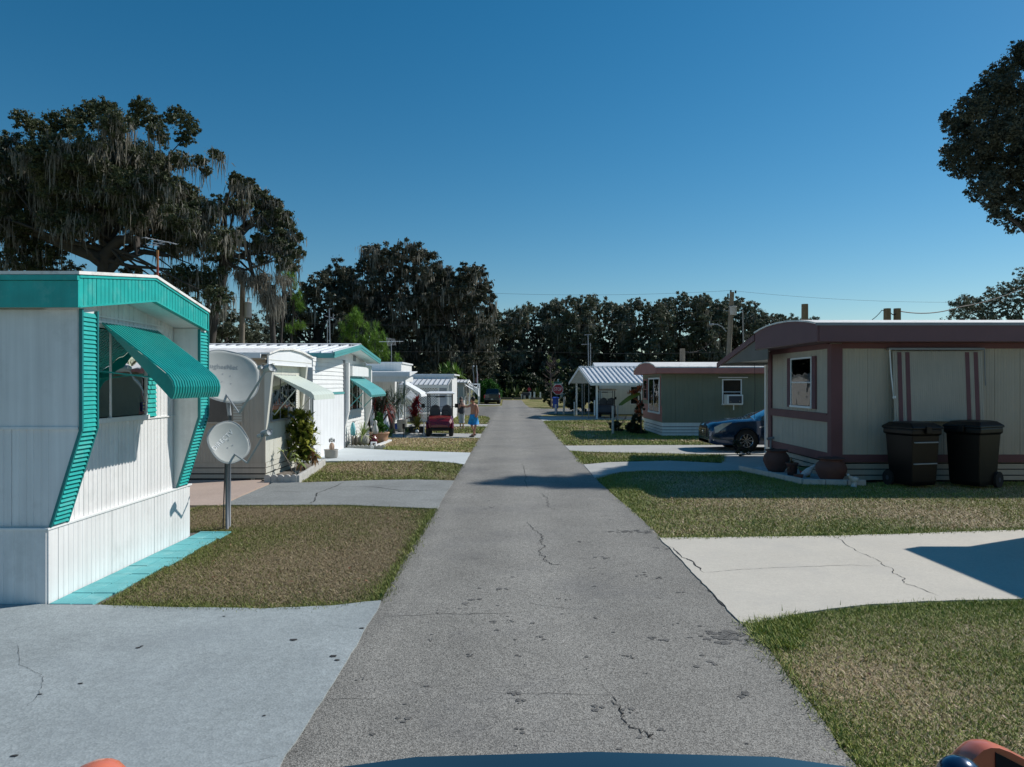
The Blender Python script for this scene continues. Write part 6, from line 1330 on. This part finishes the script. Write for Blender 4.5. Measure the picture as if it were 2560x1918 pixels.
part('blue_roof_dome', MB().ball((1.75,.625,1.688), .036, 16, 10, (1,1,.9)), M['navy'], t, smooth=True, local=True)  # blue paint imitates sky reflected in the black roof edge
# golf carts
def cart(label, loc, rz, m_body, group=None, roofc='cleanwhite'):
    t = thing('golf_cart', label, 'golf cart', loc, rz)      # local: nose toward -y
    b = MB(); st_ = [(-1.15,.40,.42,.50),(-1.10,.48,.40,.66),(-.95,.55,.40,.78),(-.75,.57,.40,.86),(-.62,.57,.40,.90)]
    vs = []; 
    for y_, hw_, z0, z1 in st_: vs += [(-hw_,y_,z0),(-hw_,y_,z1-.10),(-hw_*.86,y_,z1),(0,y_,z1+.03),(hw_*.86,y_,z1),(hw_,y_,z1-.10),(hw_,y_,z0)]
    fs = [(i*7+j,i*7+j+1,(i+1)*7+j+1,(i+1)*7+j) for i in range(4) for j in range(6)]+[tuple(range(7))[::-1]]
    part('cowl', b.add(vs, fs), m_body, t, local=True, bev=.01)
    part('bumper', MB().box(-.42,.42,-1.20,-1.1,.26,.40), M['blackplastic'], t, local=True, bev=.03)
    part('floor', MB().box(-.56,.56,-.75,.95,.26,.32), M['blackplastic'], t, local=True)
    part('rear_body', MB().add([(-.58,.25,.32),(.58,.25,.32),(.58,1.15,.42),(-.58,1.15,.42),(-.58,.15,.68),(.58,.15,.68),(.58,1.15,.80),(-.58,1.15,.80)], [(0,3,2,1),(4,5,6,7),(0,1,5,4),(1,2,6,5),(2,3,7,6),(3,0,4,7)]), m_body, t, local=True, bev=.03)
    for y0_, dz_ in ((.05,0),(.78,.02)):
        part('seat_base', MB().box(-.52,.52,y0_,y0_+.45,.68+dz_,.80+dz_), M['seat'], t, local=True, bev=.04)
        for s in (-1,1):
            bb = MB().prism([(s*.03,.84+dz_),(s*.49,.84+dz_),(s*.51,1.10+dz_),(s*.44,1.26+dz_),(s*.28,1.33+dz_),(s*.10,1.26+dz_),(s*.03,1.10+dz_)], 'y', y0_+.42, y0_+.50); part('backrest', bb, M['seat'], t, local=True, bev=.02)
    part('roof', MB().add([(-.62,-.72,1.86),(.62,-.72,1.86),(.62,1.2,1.86),(-.62,1.2,1.86),(-.66,-.80,1.90),(.66,-.80,1.90),(.66,1.28,1.90),(-.66,1.28,1.90),(-.5,-.6,1.97),(.5,-.6,1.97),(.5,1.1,1.97),(-.5,1.1,1.97)],
        [(0,3,2,1),(0,1,5,4),(1,2,6,5),(2,3,7,6),(3,0,4,7),(4,5,9,8),(5,6,10,9),(6,7,11,10),(7,4,8,11),(8,9,10,11)]), M[roofc], t, local=True, bev=.02)
    for s in (-1,1):
        part('roof_strut', MB().tube([(s*.55,-.80,.80),(s*.55,-.66,1.87)], .018, 6), M['blackplastic'], t, local=True); part('roof_strut', MB().tube([(s*.55,.55,.8),(s*.55,.60,1.87)], .018, 6), M['blackplastic'], t, local=True)
        part('roof_strut', MB().tube([(s*.50,1.22,.8),(s*.52,1.15,1.87)], .018, 6), M['blackplastic'], t, local=True)
        part('headlight', MB().ball((s*.38,-1.06,.62), .07, 10, 6, (1,.5,.9)), M['lamp'], t, local=True)
        mi = part('mirror', MB().box(s*.66,s*.82,-.76,-.73,1.26,1.44), M['blackplastic'], t, local=True, bev=.01); part('mirror_arm', MB().tube([(s*.55,-.72,1.30),(s*.68,-.74,1.33)], .012, 5), M['blackplastic'], mi)
        for y_ in (-.83,.80):
            wl = part('wheel', MB().lathe([(.13,-.10),(.25,-.10),(.28,-.06),(.28,.06),(.25,.10),(.13,.10)], (0,0,0), 20), M['rubber'], t, smooth=True, local=True, loc=(s*.50,y_,.28), rot=(0,R(90),0))
            part('hub', MB().lathe([(0,.08),(.12,.085),(.135,.06)], (0,0,0), 12).lathe([(0,-.08),(.12,-.085),(.135,-.06)], (0,0,0), 12), M['alloy'], wl)
        part('fender', MB().tube([(s*.55,-1.12,.38),(s*.56,-1.0,.58),(s*.56,-.82,.64),(s*.56,-.62,.58),(s*.56,-.5,.34)], .05, 6), m_body, t, local=True)
    part('windscreen_frame', MB().tube([(-.55,-.73,1.3),(.55,-.73,1.3)], .01, 5).tube([(-.55,-.67,1.76),(.55,-.67,1.76)], .012, 5).box(-.20,.22,-.66,-.62,1.72,1.78), M['blackplastic'], t, local=True)
    part('dashboard', MB().box(-.50,.50,-.66,-.50,.84,.93), M['blackplastic'], t, local=True, bev=.02)
    part('steering_wheel', MB().tube([(.25+.16*math.cos(a),-.42+.05*math.sin(a),1.02+.13*math.sin(a)) for a in np.linspace(0,2*math.pi,15)], .012, 5).tube([(.25,-.55,.85),(.25,-.42,1.02)], .015, 5), M['blackplastic'], t, local=True)
    return t
cart('red golf cart with a white roof on the driveway beside the two people', (gx(1097,31.9)+.02,32.4,.012), R(4), M['red'])
cart('dark golf cart with a cream roof parked under the white carport', (gx(1516,48.6),49.0,.01), R(-14), M['greytop'], roofc='beige')
# ---------------------------------------------------------------- people
def person(label, loc, rz, J, edges, rad, skin, clothes, hairm, head, face_dir, cloth_parts=()):
    t = thing('person', label, 'person', loc, rz)
    names = list(J); me = bpy.data.meshes.new('body'); me.from_pydata([J[k] for k in names], [(names.index(a), names.index(b_)) for a, b_ in edges], [])
    me.materials.append(skin)
    o = link('body', me, None, t, local=True)
    sk_ = o.modifiers.new('skin','SKIN'); sk_.use_smooth_shade = True
    for i, k in enumerate(names):
        r_ = rad[k]; me.skin_vertices[0].data[i].radius = (r_, r_) if not isinstance(r_, tuple) else r_
    me.skin_vertices[0].data[names.index('pelvis')].use_root = True
    ss_ = o.modifiers.new('sub','SUBSURF'); ss_.levels = 2; ss_.render_levels = 2
    hc = Vector(head); f = Vector(face_dir).normalized(); sd = f.cross(Vector((0,0,1))).normalized()
    hd = part('head', MB().ball(hc, .098, 16, 12, (.82,.95,1.22)).ball(hc+f*.075+Vector((0,0,-.07)), .045, 8, 6), skin, t, smooth=True, local=True)
    part('nose', MB().ball(hc+f*.105+Vector((0,0,-.015)), .016, 6, 5, (1,1,1.5)), skin, hd, smooth=True)
    for s in (-1,1):
        part('eye', MB().ball(hc+f*.085+sd*s*.033+Vector((0,0,.015)), .012, 6, 5), M['dark'], hd); part('ear', MB().ball(hc+sd*s*.085, .022, 6, 5, (.6,.8,1.4)), skin, hd, smooth=True)
    part('mouth', MB().ball(hc+f*.098+Vector((0,0,-.06)), .016, 6, 4, (1.4,1.4,.4)), M['maroon'], hd)
    part('hair', MB().ball(hc-f*.018+Vector((0,0,.03)), .108, 14, 10, (.9,1.0,1.12)), hairm, hd, smooth=True)
    return t
def legtube(mb, pts, rs, n=12): return mb.tube(pts, rs, n)
# man: shirtless, blue trunks, left arm stretched towards the woman, walking away to the left (local: faces -x/+y)
J = {'pelvis':(0,0,.93),'belly':(.0,0,1.08),'chest':(.01,0,1.30),'neck':(-.01,0,1.47),'skull':(-.03,0,1.58),
 'shL':(-.10,.14,1.40),'elL':(-.30,.22,1.30),'wrL':(-.52,.26,1.36),'haL':(-.60,.27,1.37),
 'shR':(.13,-.14,1.40),'elR':(.20,-.17,1.13),'wrR':(.15,-.16,.90),'haR':(.12,-.16,.82),
 'hiL':(-.06,.09,.86),'knL':(-.10,.10,.50),'anL':(.06,.12,.14),'toL':(-.05,.12,.06),
 'hiR':(.07,-.09,.86),'knR':(.09,-.11,.50),'anR':(.0,-.12,.10),'toR':(-.14,-.14,.03)}
for s_, bx in (('L',(-.60,.27,1.37)),('R',(.12,-.16,.82))):
    for i in range(5):
        d = Vector((-.075,.01,-.01)) if s_ == 'L' else Vector((-.01,0,-.075)); o2 = Vector((0,0,(i-2)*.018)) if s_ == 'L' else Vector(((i-2)*.018,0,0))
        l = (.75,.95,1,.95,.7)[i]; J['f%s%d'%(s_,i)] = tuple(Vector(bx)+d*l+o2)
E = [('pelvis','belly'),('belly','chest'),('chest','neck'),('neck','skull'),('chest','shL'),('shL','elL'),('elL','wrL'),('wrL','haL'),('chest','shR'),('shR','elR'),('elR','wrR'),('wrR','haR'),
 ('pelvis','hiL'),('hiL','knL'),('knL','anL'),('anL','toL'),('pelvis','hiR'),('hiR','knR'),('knR','anR'),('anR','toR')]+[('ha'+s_,'f%s%d'%(s_,i)) for s_ in 'LR' for i in range(5)]
RD_ = dict(pelvis=(.15,.12),belly=(.145,.11),chest=(.165,.12),neck=.055,skull=.06,shL=.065,shR=.065,elL=.042,elR=.042,wrL=.028,wrR=.028,haL=.034,haR=.034,hiL=.095,hiR=.095,knL=.055,knR=.055,anL=.036,anR=.036,toL=.032,toR=.032)
for s_ in 'LR':
    for i in range(5): RD_['f%s%d'%(s_,i)] = .009
man = person('shirtless dark haired man in blue swim trunks pointing at the woman beside the golf cart', (gx(1184,31.2),31.2,.012), 0, J, E, RD_, M['skin'], None, M['hair'], (-.04,0,1.635), (-.9,.45,-.1))
b = MB().lathe([(.165,.99),(.175,.90),(.19,.78)], (0.0,0,0), 16); legtube(b, [(-.06,.08,.86),(-.09,.09,.70),(-.12,.10,.54)], [.12,.135,.15]); legtube(b, [(.07,-.08,.86),(.09,-.09,.70),(.10,-.10,.54)], [.12,.135,.15])
part('swim_trunks', b, M['trunks'], man, smooth=True, local=True)
for nm, (x, y, z) in (('L',(.0,.12,.07)),('R',(-.07,-.13,.025))): part('shoe', MB().ball((x,y,z+.01), .07, 10, 6, (1.8,.75,.55)), M['blackplastic'], man, smooth=True, local=True)
# woman: dark top, pale capri trousers, both hands raised to her face
J2 = {'pelvis':(0,0,.88),'belly':(0,0,1.02),'chest':(.0,-.01,1.22),'neck':(.0,0,1.37),'skull':(-.01,-.01,1.47),
 'shL':(.12,-.02,1.30),'elL':(.17,-.16,1.10),'wrL':(.03,-.22,1.30),'haL':(.0,-.22,1.37),
 'shR':(-.14,-.02,1.30),'elR':(-.12,-.18,1.08),'wrR':(-.05,-.22,1.28),'haR':(-.04,-.23,1.35),
 'hiL':(.07,0,.80),'knL':(.08,-.02,.45),'anL':(.12,.02,.08),'toL':(.16,-.10,.035),
 'hiR':(-.07,0,.80),'knR':(-.05,-.02,.45),'anR':(-.04,.02,.08),'toR':(-.05,-.11,.035)}
for s_ in 'LR':
    bx = Vector(J2['ha'+s_])
    for i in range(5): J2['f%s%d'%(s_,i)] = tuple(bx+Vector(((i-2)*.016,-.015,.06*(.75,.95,1,.95,.7)[i])))
RD2 = {k: (v*.9 if not isinstance(v, tuple) else (v[0]*.95, v[1]*.95)) for k, v in RD_.items()}
for k in RD2:
    if k.startswith('f'): RD2[k] = .009
wo = person('woman in a dark sleeveless top and pale capri trousers holding something up to her face', (gx(1153,36.8),36.8,0), R(12), J2, E, RD2, M['skin2'], None, M['hair2'], (-.01,-.02,1.52), (.2,-1,-.1))
b = MB().lathe([(.165,.78),(.185,.88),(.172,1.0),(.175,1.15),(.185,1.26),(.13,1.34),(.06,1.36)], (0,0,0), 16); b.v = [(x,y*.78,z) for x,y,z in b.v]; part('top', b, M['greytop'], wo, smooth=True, local=True)
b = MB(); legtube(b, [(.07,0,.86),(.075,-.01,.66),(.08,-.02,.45),(.10,0,.32)], [.115,.10,.078,.07]); legtube(b, [(-.07,0,.86),(-.06,-.01,.66),(-.05,-.02,.45),(-.05,0,.32)], [.115,.10,.078,.07]); part('capri_trousers', b, M['palecloth'], wo, smooth=True, local=True)
tag(part('phone', MB().box(gx(1153,36.8)-.05,gx(1153,36.8)+.03,36.55,36.57,1.34,1.46), M['blackplastic'], None), 'small dark phone held up in the hands of the woman', 'phone')
for x in (.15,-.05): part('shoe', MB().ball((x,-.04,.035), .06, 10, 6, (.75,1.9,.55)), M['greypost'], wo, smooth=True, local=True)
# ---------------------------------------------------------------- trees
rng0 = random.Random(77)
def cl_from(lst, D, spread, seed, rk=1.0):
    r_ = random.Random(seed); out = []
    for px, py, r in lst:
        dd = D+r_.uniform(-spread,spread); p_ = P(px, py, dd); out.append((p_.x, dd, p_.z, r*dd/F*rk))
    return out
def silh(top, bottom, r, seed):
    r_ = random.Random(seed); out = []; x = top[0][0]
    while x <= top[-1][0]:
        yt = ip(x, top)
        y = yt+r*.75
        while y < bottom:
            out.append((x+r_.uniform(-.35,.35)*r, y+r_.uniform(-.3,.3)*r, r*r_.uniform(.7,1.2))); y += r*1.25
        x += r*1.15
    return out
A1 = [(60,305,26),(105,330,34),(25,372,38),(-60,370,70),(-130,450,80),(160,310,36),(215,290,32),(232,268,20),(262,268,24),(288,310,36),(330,300,24),(350,268,26),(375,300,24),(395,330,26),(425,300,18),(440,285,20),(468,308,22),(462,345,22),(485,325,14),
 (120,400,52),(200,380,55),(280,385,55),(350,390,42),(405,400,34),(455,400,22),(500,402,18),(535,385,14),(550,390,12),(515,428,14),(60,470,52),(150,480,55),(240,470,55),(330,470,52),(395,465,38),(-20,545,55),(440,465,24),(472,490,26),
 (40,600,42),(120,630,40),(190,560,40),(330,540,42),(400,540,44),(460,545,44),(520,525,38),(565,515,28),(90,680,44),(180,690,32),(20,650,30),(430,610,36),(500,605,46),(555,600,36),(345,600,20),(330,690,24),(395,700,18),(460,700,40),(520,700,38),(548,745,32),(490,775,34),(568,655,28),(585,590,22),(440,750,26)]
A2 = [(598,470,22),(638,487,24),(588,448,14),(618,455,16),(668,510,28),(700,550,30),(722,590,26),(735,632,22),(650,550,22),(680,600,30),(640,610,20),(710,655,20),(655,650,14),(605,520,20),(690,510,12),(735,668,12),(672,720,14),(640,700,9),(700,620,24)]
t = thing('oak_tree', 'huge oak hung with grey moss filling the upper left', 'tree', P(262,959.5,45)[:2]+(0,) if False else (gx(262,45),45,0))
AF = silh([(-150,450),(-60,400),(40,385),(130,375),(210,350),(290,350),(350,380),(420,420),(470,480),(520,560),(560,600)], 580, 30, 21)
ca = cl_from(A1, 45, 3.2, 1, 1.05)+cl_from(AF, 46.5, 3.5, 22)
leaves('crown', M['oakleaf'], t, ca, 520000, .074, 11, sub=60, shell=.98)
trunk(t, (gx(262,45),45,0), P(262,640,45), .55, 2)
fk = P(262,655,45); limbs(t, fk, [c for c in ca if c[3] > .5], 3, .17, 16, fork=P(262,640,45))
limbs(t, fk, [c for c in ca if c[2] < 10], 4, .13, 8, fork=P(255,600,45))
for pts_, r_ in (([P(262,640,45),P(300,600,44.5),P(340,600,44.3),P(345,640,44.2)], [.4,.32,.28,.12]),([P(262,650,45),P(180,620,45),P(80,580,45),P(10,570,45)], [.42,.34,.26,.16]),([P(262,690,45),P(300,650,45),P(360,630,45),P(420,640,45)],[.3,.22,.18,.12])):
    part('limb', MB().tube(pts_, r_, 8), M['bark'], t, smooth=True)
moss(t, [c for c in ca if c[2] > 6.5 and c[2] < 18], 24000, 5, .4, 2.3, .036)
t = thing('oak_tree', 'slimmer mossy oak with a gnarled open crown right of the huge oak', 'tree', (gx(560,47),47,0))
cb2 = cl_from(A2, 46, 2.0, 2, 1.05)
leaves('crown', M['oakleaf'], t, cb2, 130000, .072, 12, sub=40, shell=1.0)
trunk(t, (gx(500,47),47,0), P(560,640,46.5), .35, 3); limbs(t, (0,0,0), cb2, 5, .17, 16, fork=P(560,620,46.5))
for pts_, r_ in (([P(560,620,46),P(610,600,46),P(630,680,46),P(650,730,46)], [.22,.16,.12,.05]),([P(600,590,46),P(650,540,46),P(700,600,46)], [.18,.12,.05]),([P(660,660,46),P(690,640,46),P(705,700,46)], [.08,.06,.03])): part('limb', MB().tube(pts_, r_, 7), M['bark'], t, smooth=True)
moss(t, cb2, 3600, 6, .4, 1.8, .030)
moss(t, cl_from([(672,730,16),(685,750,10),(625,700,12),(655,690,14),(700,690,10),(605,680,10),(720,700,9)], 46, .5, 9), 1800, 7, .4, 1.9, .030)
t = thing('broken_snag', 'pale broken snag draped in moss beside the thin pine', 'tree', (gx(683,47),47,0))
trunk(t, (gx(690,47),47,0), P(678,752,47), .22, 4); moss(t, cl_from([(675,745,14),(690,760,12)], 46.8, .3, 3), 1000, 8, .5, 1.8, .035)
# shrubs and saplings between the big oaks and the homes
t = thing('oak_sapling', 'grey green scrubby tree behind the teal trimmed home corner', 'tree', (gx(560,50),50,0))
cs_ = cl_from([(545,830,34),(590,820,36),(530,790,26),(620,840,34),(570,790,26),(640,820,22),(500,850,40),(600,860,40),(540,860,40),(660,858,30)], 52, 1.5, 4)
leaves('crown', M['hazeleaf'], t, cs_, 34000, .065, 13, sub=14); trunk(t, (gx(560,52),52,0), P(565,800,52), .14, 5); limbs(t, (0,0,0), cs_, 8, .07, 8, fork=P(563,860,52))
def pine(label, pts, base, top, D, n, seed, rr=.05, leafn=60, L=.55):
    t = thing('pine_tree', label, 'pine tree', (gx(base,D),D,0)); tp_ = P(*top,D)
    trunk(t, (gx(base,D),D,0), tp_, rr, seed)
    cl = cl_from(pts, D, .8, seed); r_ = random.Random(seed); b = MB()
    for c in cl:
        k = int(n*c[3]**2)+2
        for i in range(k):
            d = Vector((r_.gauss(0,1),r_.gauss(0,1),r_.gauss(0,1))).normalized()*c[3]*r_.random()**.5
            rosette(b, Vector(c[:3])+d, leafn, L, .022, r_.randint(0,99999), (-.6,1.4), .25, 2)
    part('needles', b, M['pineleaf'], t); limbs(t, (0,0,0), cl, seed, rr*.5, 16, fork=tp_.lerp(Vector((gx(base,D),D,tp_.z)), .5)); return t
pine('bright green young pine behind the teal gabled roof', [(872,810,26),(905,800,24),(890,785,16),(930,830,26),(880,850,26),(915,860,30),(950,860,22),(968,880,18),(900,890,30),(940,895,26),(985,895,14),(870,835,18),(860,825,12)], 905, (895,790), 58, 22, 31)
pine('thin tall pine with a small green tuft amid the moss', [(712,690,14),(728,700,12),(740,712,9),(703,680,8),(720,715,8)], 697, (708,690), 48, 40, 32, .09, 50, .45)
pine('low green pine boughs by the dark oak left of the gabled roof', [(745,745,13),(752,765,13),(738,812,13),(722,822,10),(755,818,9),(735,760,8)], 715, (735,750), 60, 26, 33, .10)
def bigoak(label, top, bottom, D, r, n, size, seed, m_, mossn=0, spread=4, trunkpx=None, mlen=(.8,3)):
    tx = trunkpx or (top[0][0]+top[-1][0])/2; t = thing('oak_tree', label, 'tree', (gx(tx,D),D,0)); cl = cl_from(silh(top,bottom,r,seed), D, spread, seed)
    leaves('crown', M[m_], t, cl, n, size, seed, sub=34, shell=1.0); ztop = H+(CY-ip(tx,top))*D/F
    trunk(t, (gx(tx,D),D,0), (gx(tx,D),D,ztop*.55), .5, seed); limbs(t, (0,0,0), cl, seed, .28, 16, fork=(gx(tx,D),D,ztop*.4))
    if mossn: moss(t, [c for c in cl if c[2] > 4], mossn, seed+1, mlen[0], mlen[1], .085)
    return t
bigoak('dark rounded oak rising behind the gabled white roof', [(690,740),(705,715),(740,720),(768,716),(790,678),(815,668),(832,652),(848,668),(862,675),(885,690),(900,760)], 945, 92, 26, 100000, .15, 41, 'oakleaf2', 1500)
bigoak('tallest dark oak in the middle with moss under its crown', [(872,672),(890,655),(912,648),(925,622),(945,612),(965,618),(985,622),(1005,612),(1020,606),(1045,610),(1060,625),(1072,650),(1085,655),(1095,680)], 945, 96, 27, 130000, .15, 42, 'oakleaf2', 7000)
bigoak('wide dark oak at the right end of the middle clump', [(1075,662),(1090,655),(1110,672),(1130,680),(1150,668),(1175,664),(1195,665),(1212,690),(1228,705),(1240,735),(1246,770)], 950, 94, 25, 115000, .15, 43, 'oakleaf2', 5000, trunkpx=1160)
TL = [(1215,800),(1225,778),(1252,781),(1268,783),(1281,776),(1292,780),(1307,768),(1318,760),(1330,758),(1345,752),(1359,748),(1381,750),(1390,765),(1405,768),(1415,750),(1433,741),(1447,750),(1460,752),(1474,741),(1490,752),(1505,758),(1520,742),(1535,746),(1548,758),(1562,765),(1578,752),(1600,748),(1613,748),(1628,752),(1639,740),(1655,750),(1669,752),(1690,748),(1713,738),(1728,748),(1738,742),(1756,737),(1775,748),(1787,755),(1808,764),(1825,752),(1847,750),(1865,756),(1882,764),(1900,790),(1908,782),(1923,772),(1940,782),(1956,784),(1975,786),(1985,792),(2004,793),(2020,798),(2040,802),(2052,815)]
nm = ['first far oak of the tree line right of the road end','second far oak of the tree line, above the twiggy sapling','third far oak of the tree line, above the white carport','fourth far oak of the tree line, left of the green home roof','fifth far oak of the tree line, above the green home','sixth far oak of the tree line, left of the leaning utility pole','far oak directly behind the leaning utility pole','low far oak just left of the arched maroon fascia','lowest far oak peeking over the arched maroon fascia']
cuts = [1215,1300,1395,1465,1570,1665,1750,1815,1900,2052]
for i in range(9):
    a, c_ = cuts[i]-14, cuts[i+1]+14; tp_ = [(a, ip(max(a,1215),TL)+10)]+[q for q in TL if a < q[0] < c_]+[(c_, ip(min(c_,2052),TL)+10)]
    bigoak(nm[i], tp_, 965 if i < 6 else 950, 124+(i*7)%13, 21, 58000, .17, 50+i, 'hazeleaf', 1200, 3, mlen=(1,3.5))
# wood edge at the road end: one dark mass of undergrowth
rr_ = random.Random(9); und = []
for i in range(150):
    px_ = rr_.uniform(1225,1700); D_ = rr_.uniform(113,119); und.append((gx(px_,D_),D_,rr_.uniform(.2,4.2),rr_.uniform(.8,1.7)))
for i in range(60):
    px_ = rr_.uniform(300,1225); D_ = rr_.uniform(100,108); und.append((gx(px_,D_),D_,rr_.uniform(.2,4.5),rr_.uniform(1,2)))
for i in range(260):
    px_ = rr_.uniform(-700,3200); D_ = rr_.uniform(140,152); und.append((gx(px_,D_),D_,rr_.uniform(.2,7),rr_.uniform(1.6,3)))
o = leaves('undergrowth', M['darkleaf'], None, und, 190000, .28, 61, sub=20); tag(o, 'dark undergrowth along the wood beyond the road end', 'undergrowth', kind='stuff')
for i, (px_, D_, k, lb) in enumerate(((1290,112,1.0,'left palmetto clump at the road end'),(1312,112.5,.8,'second palmetto clump at the road end'),(1343,112,.9,'palmetto clump behind the white posts'),(1268,112,.8,'small palmetto nearest the pickup at the wood edge'))):
    t = thing('palmetto', lb, 'palmetto', (gx(px_,D_),D_,0), 0, 'palmettos at the wood edge')
    part('fronds', rosette(MB(), (gx(px_,D_),D_,.4), 90, 2.1*k, .16, 500+i, (-.1,1.45), .4, 4), leafmat('palmetto_leaf', (.03,.06,.02), (.10,.15,.05), 1) if i == 0 else bpy.data.materials['palmetto_leaf'], t)
# round green bush
t = thing('round_bush', 'bright green clipped round bush behind the pickup truck', 'bush', (gx(1221,90),90,0))
leaves('foliage', M['bushleaf'], t, [(gx(1221,90),90,1.5,1.35),(gx(1232,90),90,1.1,1.05),(gx(1214,90),90,2.0,1.0),(gx(1205,90),90,1.2,1.0),(gx(1226,90),90,2.1,.8),(gx(1240,90),90,.8,.7),(gx(1204,90),90,.5,.8),(gx(1222,90),90,.4,1.2)], 40000, .07, 62, sub=60, shell=.95)
t = thing('cabbage_palm', 'green palm tops showing over the lattice home roof', 'palm', (gx(1125,62),62,0))
for i, (x_, y_) in enumerate(((1120,925),(1138,930),(1105,933),(1146,938))): part('frond_crown', rosette(MB(), P(x_,y_,62), 60, 1.0, .07, 520+i, (-.3,1.4), .5, 4), M['pineleaf'] if i % 2 else M['greenleaf'], t)
part('trunk', MB().tube([(gx(1125,62),62,0),P(1122,932,62)], .12, 8), M['bark'], t)
t = thing('young_tree', 'slender twiggy young tree with yellow green leaves beside the stop sign', 'tree', (gx(1378,70),70,0))
part('trunk', MB().tube([(gx(1378,70),70,0),P(1377,960,70),P(1374,890,70)], [.09,.07,.02], 7), M['twig'], t)
rr_ = random.Random(4); b = MB()
for i in range(70):
    y_ = rr_.uniform(895,985); s_ = rr_.choice((-1,1)); w_ = (1-abs(y_-950)/75)*28*rr_.uniform(.5,1); b.tube([P(1377,y_,70), P(1377+s_*w_*.5,y_-6,70+rr_.uniform(-.4,.4)), P(1377+s_*w_,y_-16,70+rr_.uniform(-.6,.6))], [.03,.02,.008], 4)
part('branches', b, M['twig'], t)
leaves('foliage', M['paleleaf'], t, cl_from([(1371,895,7),(1376,905,6),(1395,905,6),(1398,920,5),(1385,935,6),(1378,957,8),(1386,962,6),(1372,970,6),(1368,920,4)], 70, .3, 5), 1300, .07, 63)
t = thing('leafy_bush', 'dark leafy bush around the blue bin and young tree', 'bush', (gx(1372,71),71,0)); leaves('foliage', M['darkleaf'], t, cl_from([(1370,985,14),(1380,995,12),(1372,1008,10),(1362,1000,9),(1385,980,9)], 71.5, .8, 6), 4500, .09, 64)
# right hand trees
t = thing('oak_tree', 'large dark oak crown entering at the upper right edge', 'tree', (21.5,27,0))
AR = [(2560,140,40),(2500,190,34),(2470,235,36),(2530,230,50),(2430,270,32),(2400,320,34),(2370,295,18),(2460,310,44),(2390,375,26),(2440,370,40),(2500,330,50),(2560,330,60),(2370,410,18),(2410,420,28),(2470,410,44),(2530,420,50),(2460,470,34),(2490,500,28),(2550,490,44),(2500,540,22),(2545,560,24),(2480,520,14),(2620,240,70),(2640,380,80),(2640,510,60),(2700,150,90),(2760,320,110),(2760,500,90),(2850,400,100),(2850,240,100),(2620,120,50),(2480,450,24),(2362,378,12)]
cr_ = cl_from(AR, 25.5, 2.0, 6, 1.05); cr_ += cl_from([(2650,-150,38),(2700,-175,50),(2760,-170,50),(2820,-190,60),(2880,-150,70),(2800,-90,70),(2720,-80,46),(2760,20,80)], 27.5, .4, 8); leaves('crown', M['oakleaf2'], t, cr_, 320000, .048, 65, sub=110, shell=1.0); trunk(t, (22.5,27,0), (22,26.5,7), .4, 7); limbs(t, (0,0,0), [c for c in cr_ if c[0] > 17.3], 9, .2, 16, fork=(22,26.5,6.5))  # second clump list: unseen high lobes added to cast shade on the road
bigoak('far tree at the right edge just above the beige home roof', [(2370,790),(2385,745),(2410,735),(2440,740),(2455,735),(2480,715),(2500,712),(2515,700),(2540,685),(2570,675),(2620,660),(2700,690)], 830, 62, 24, 60000, .07, 71, 'hazeleaf', 0, 2, trunkpx=2600)
# backdrop trees behind the left homes seen between the oaks
bigoak('dark far tree showing low between the mossy oak and the teal home', [(-60,720),(40,700),(140,715),(240,735),(300,740),(420,770),(560,780),(640,790),(700,780)], 900, 100, 34, 50000, .16, 72, 'oakleaf2', 600, 3)
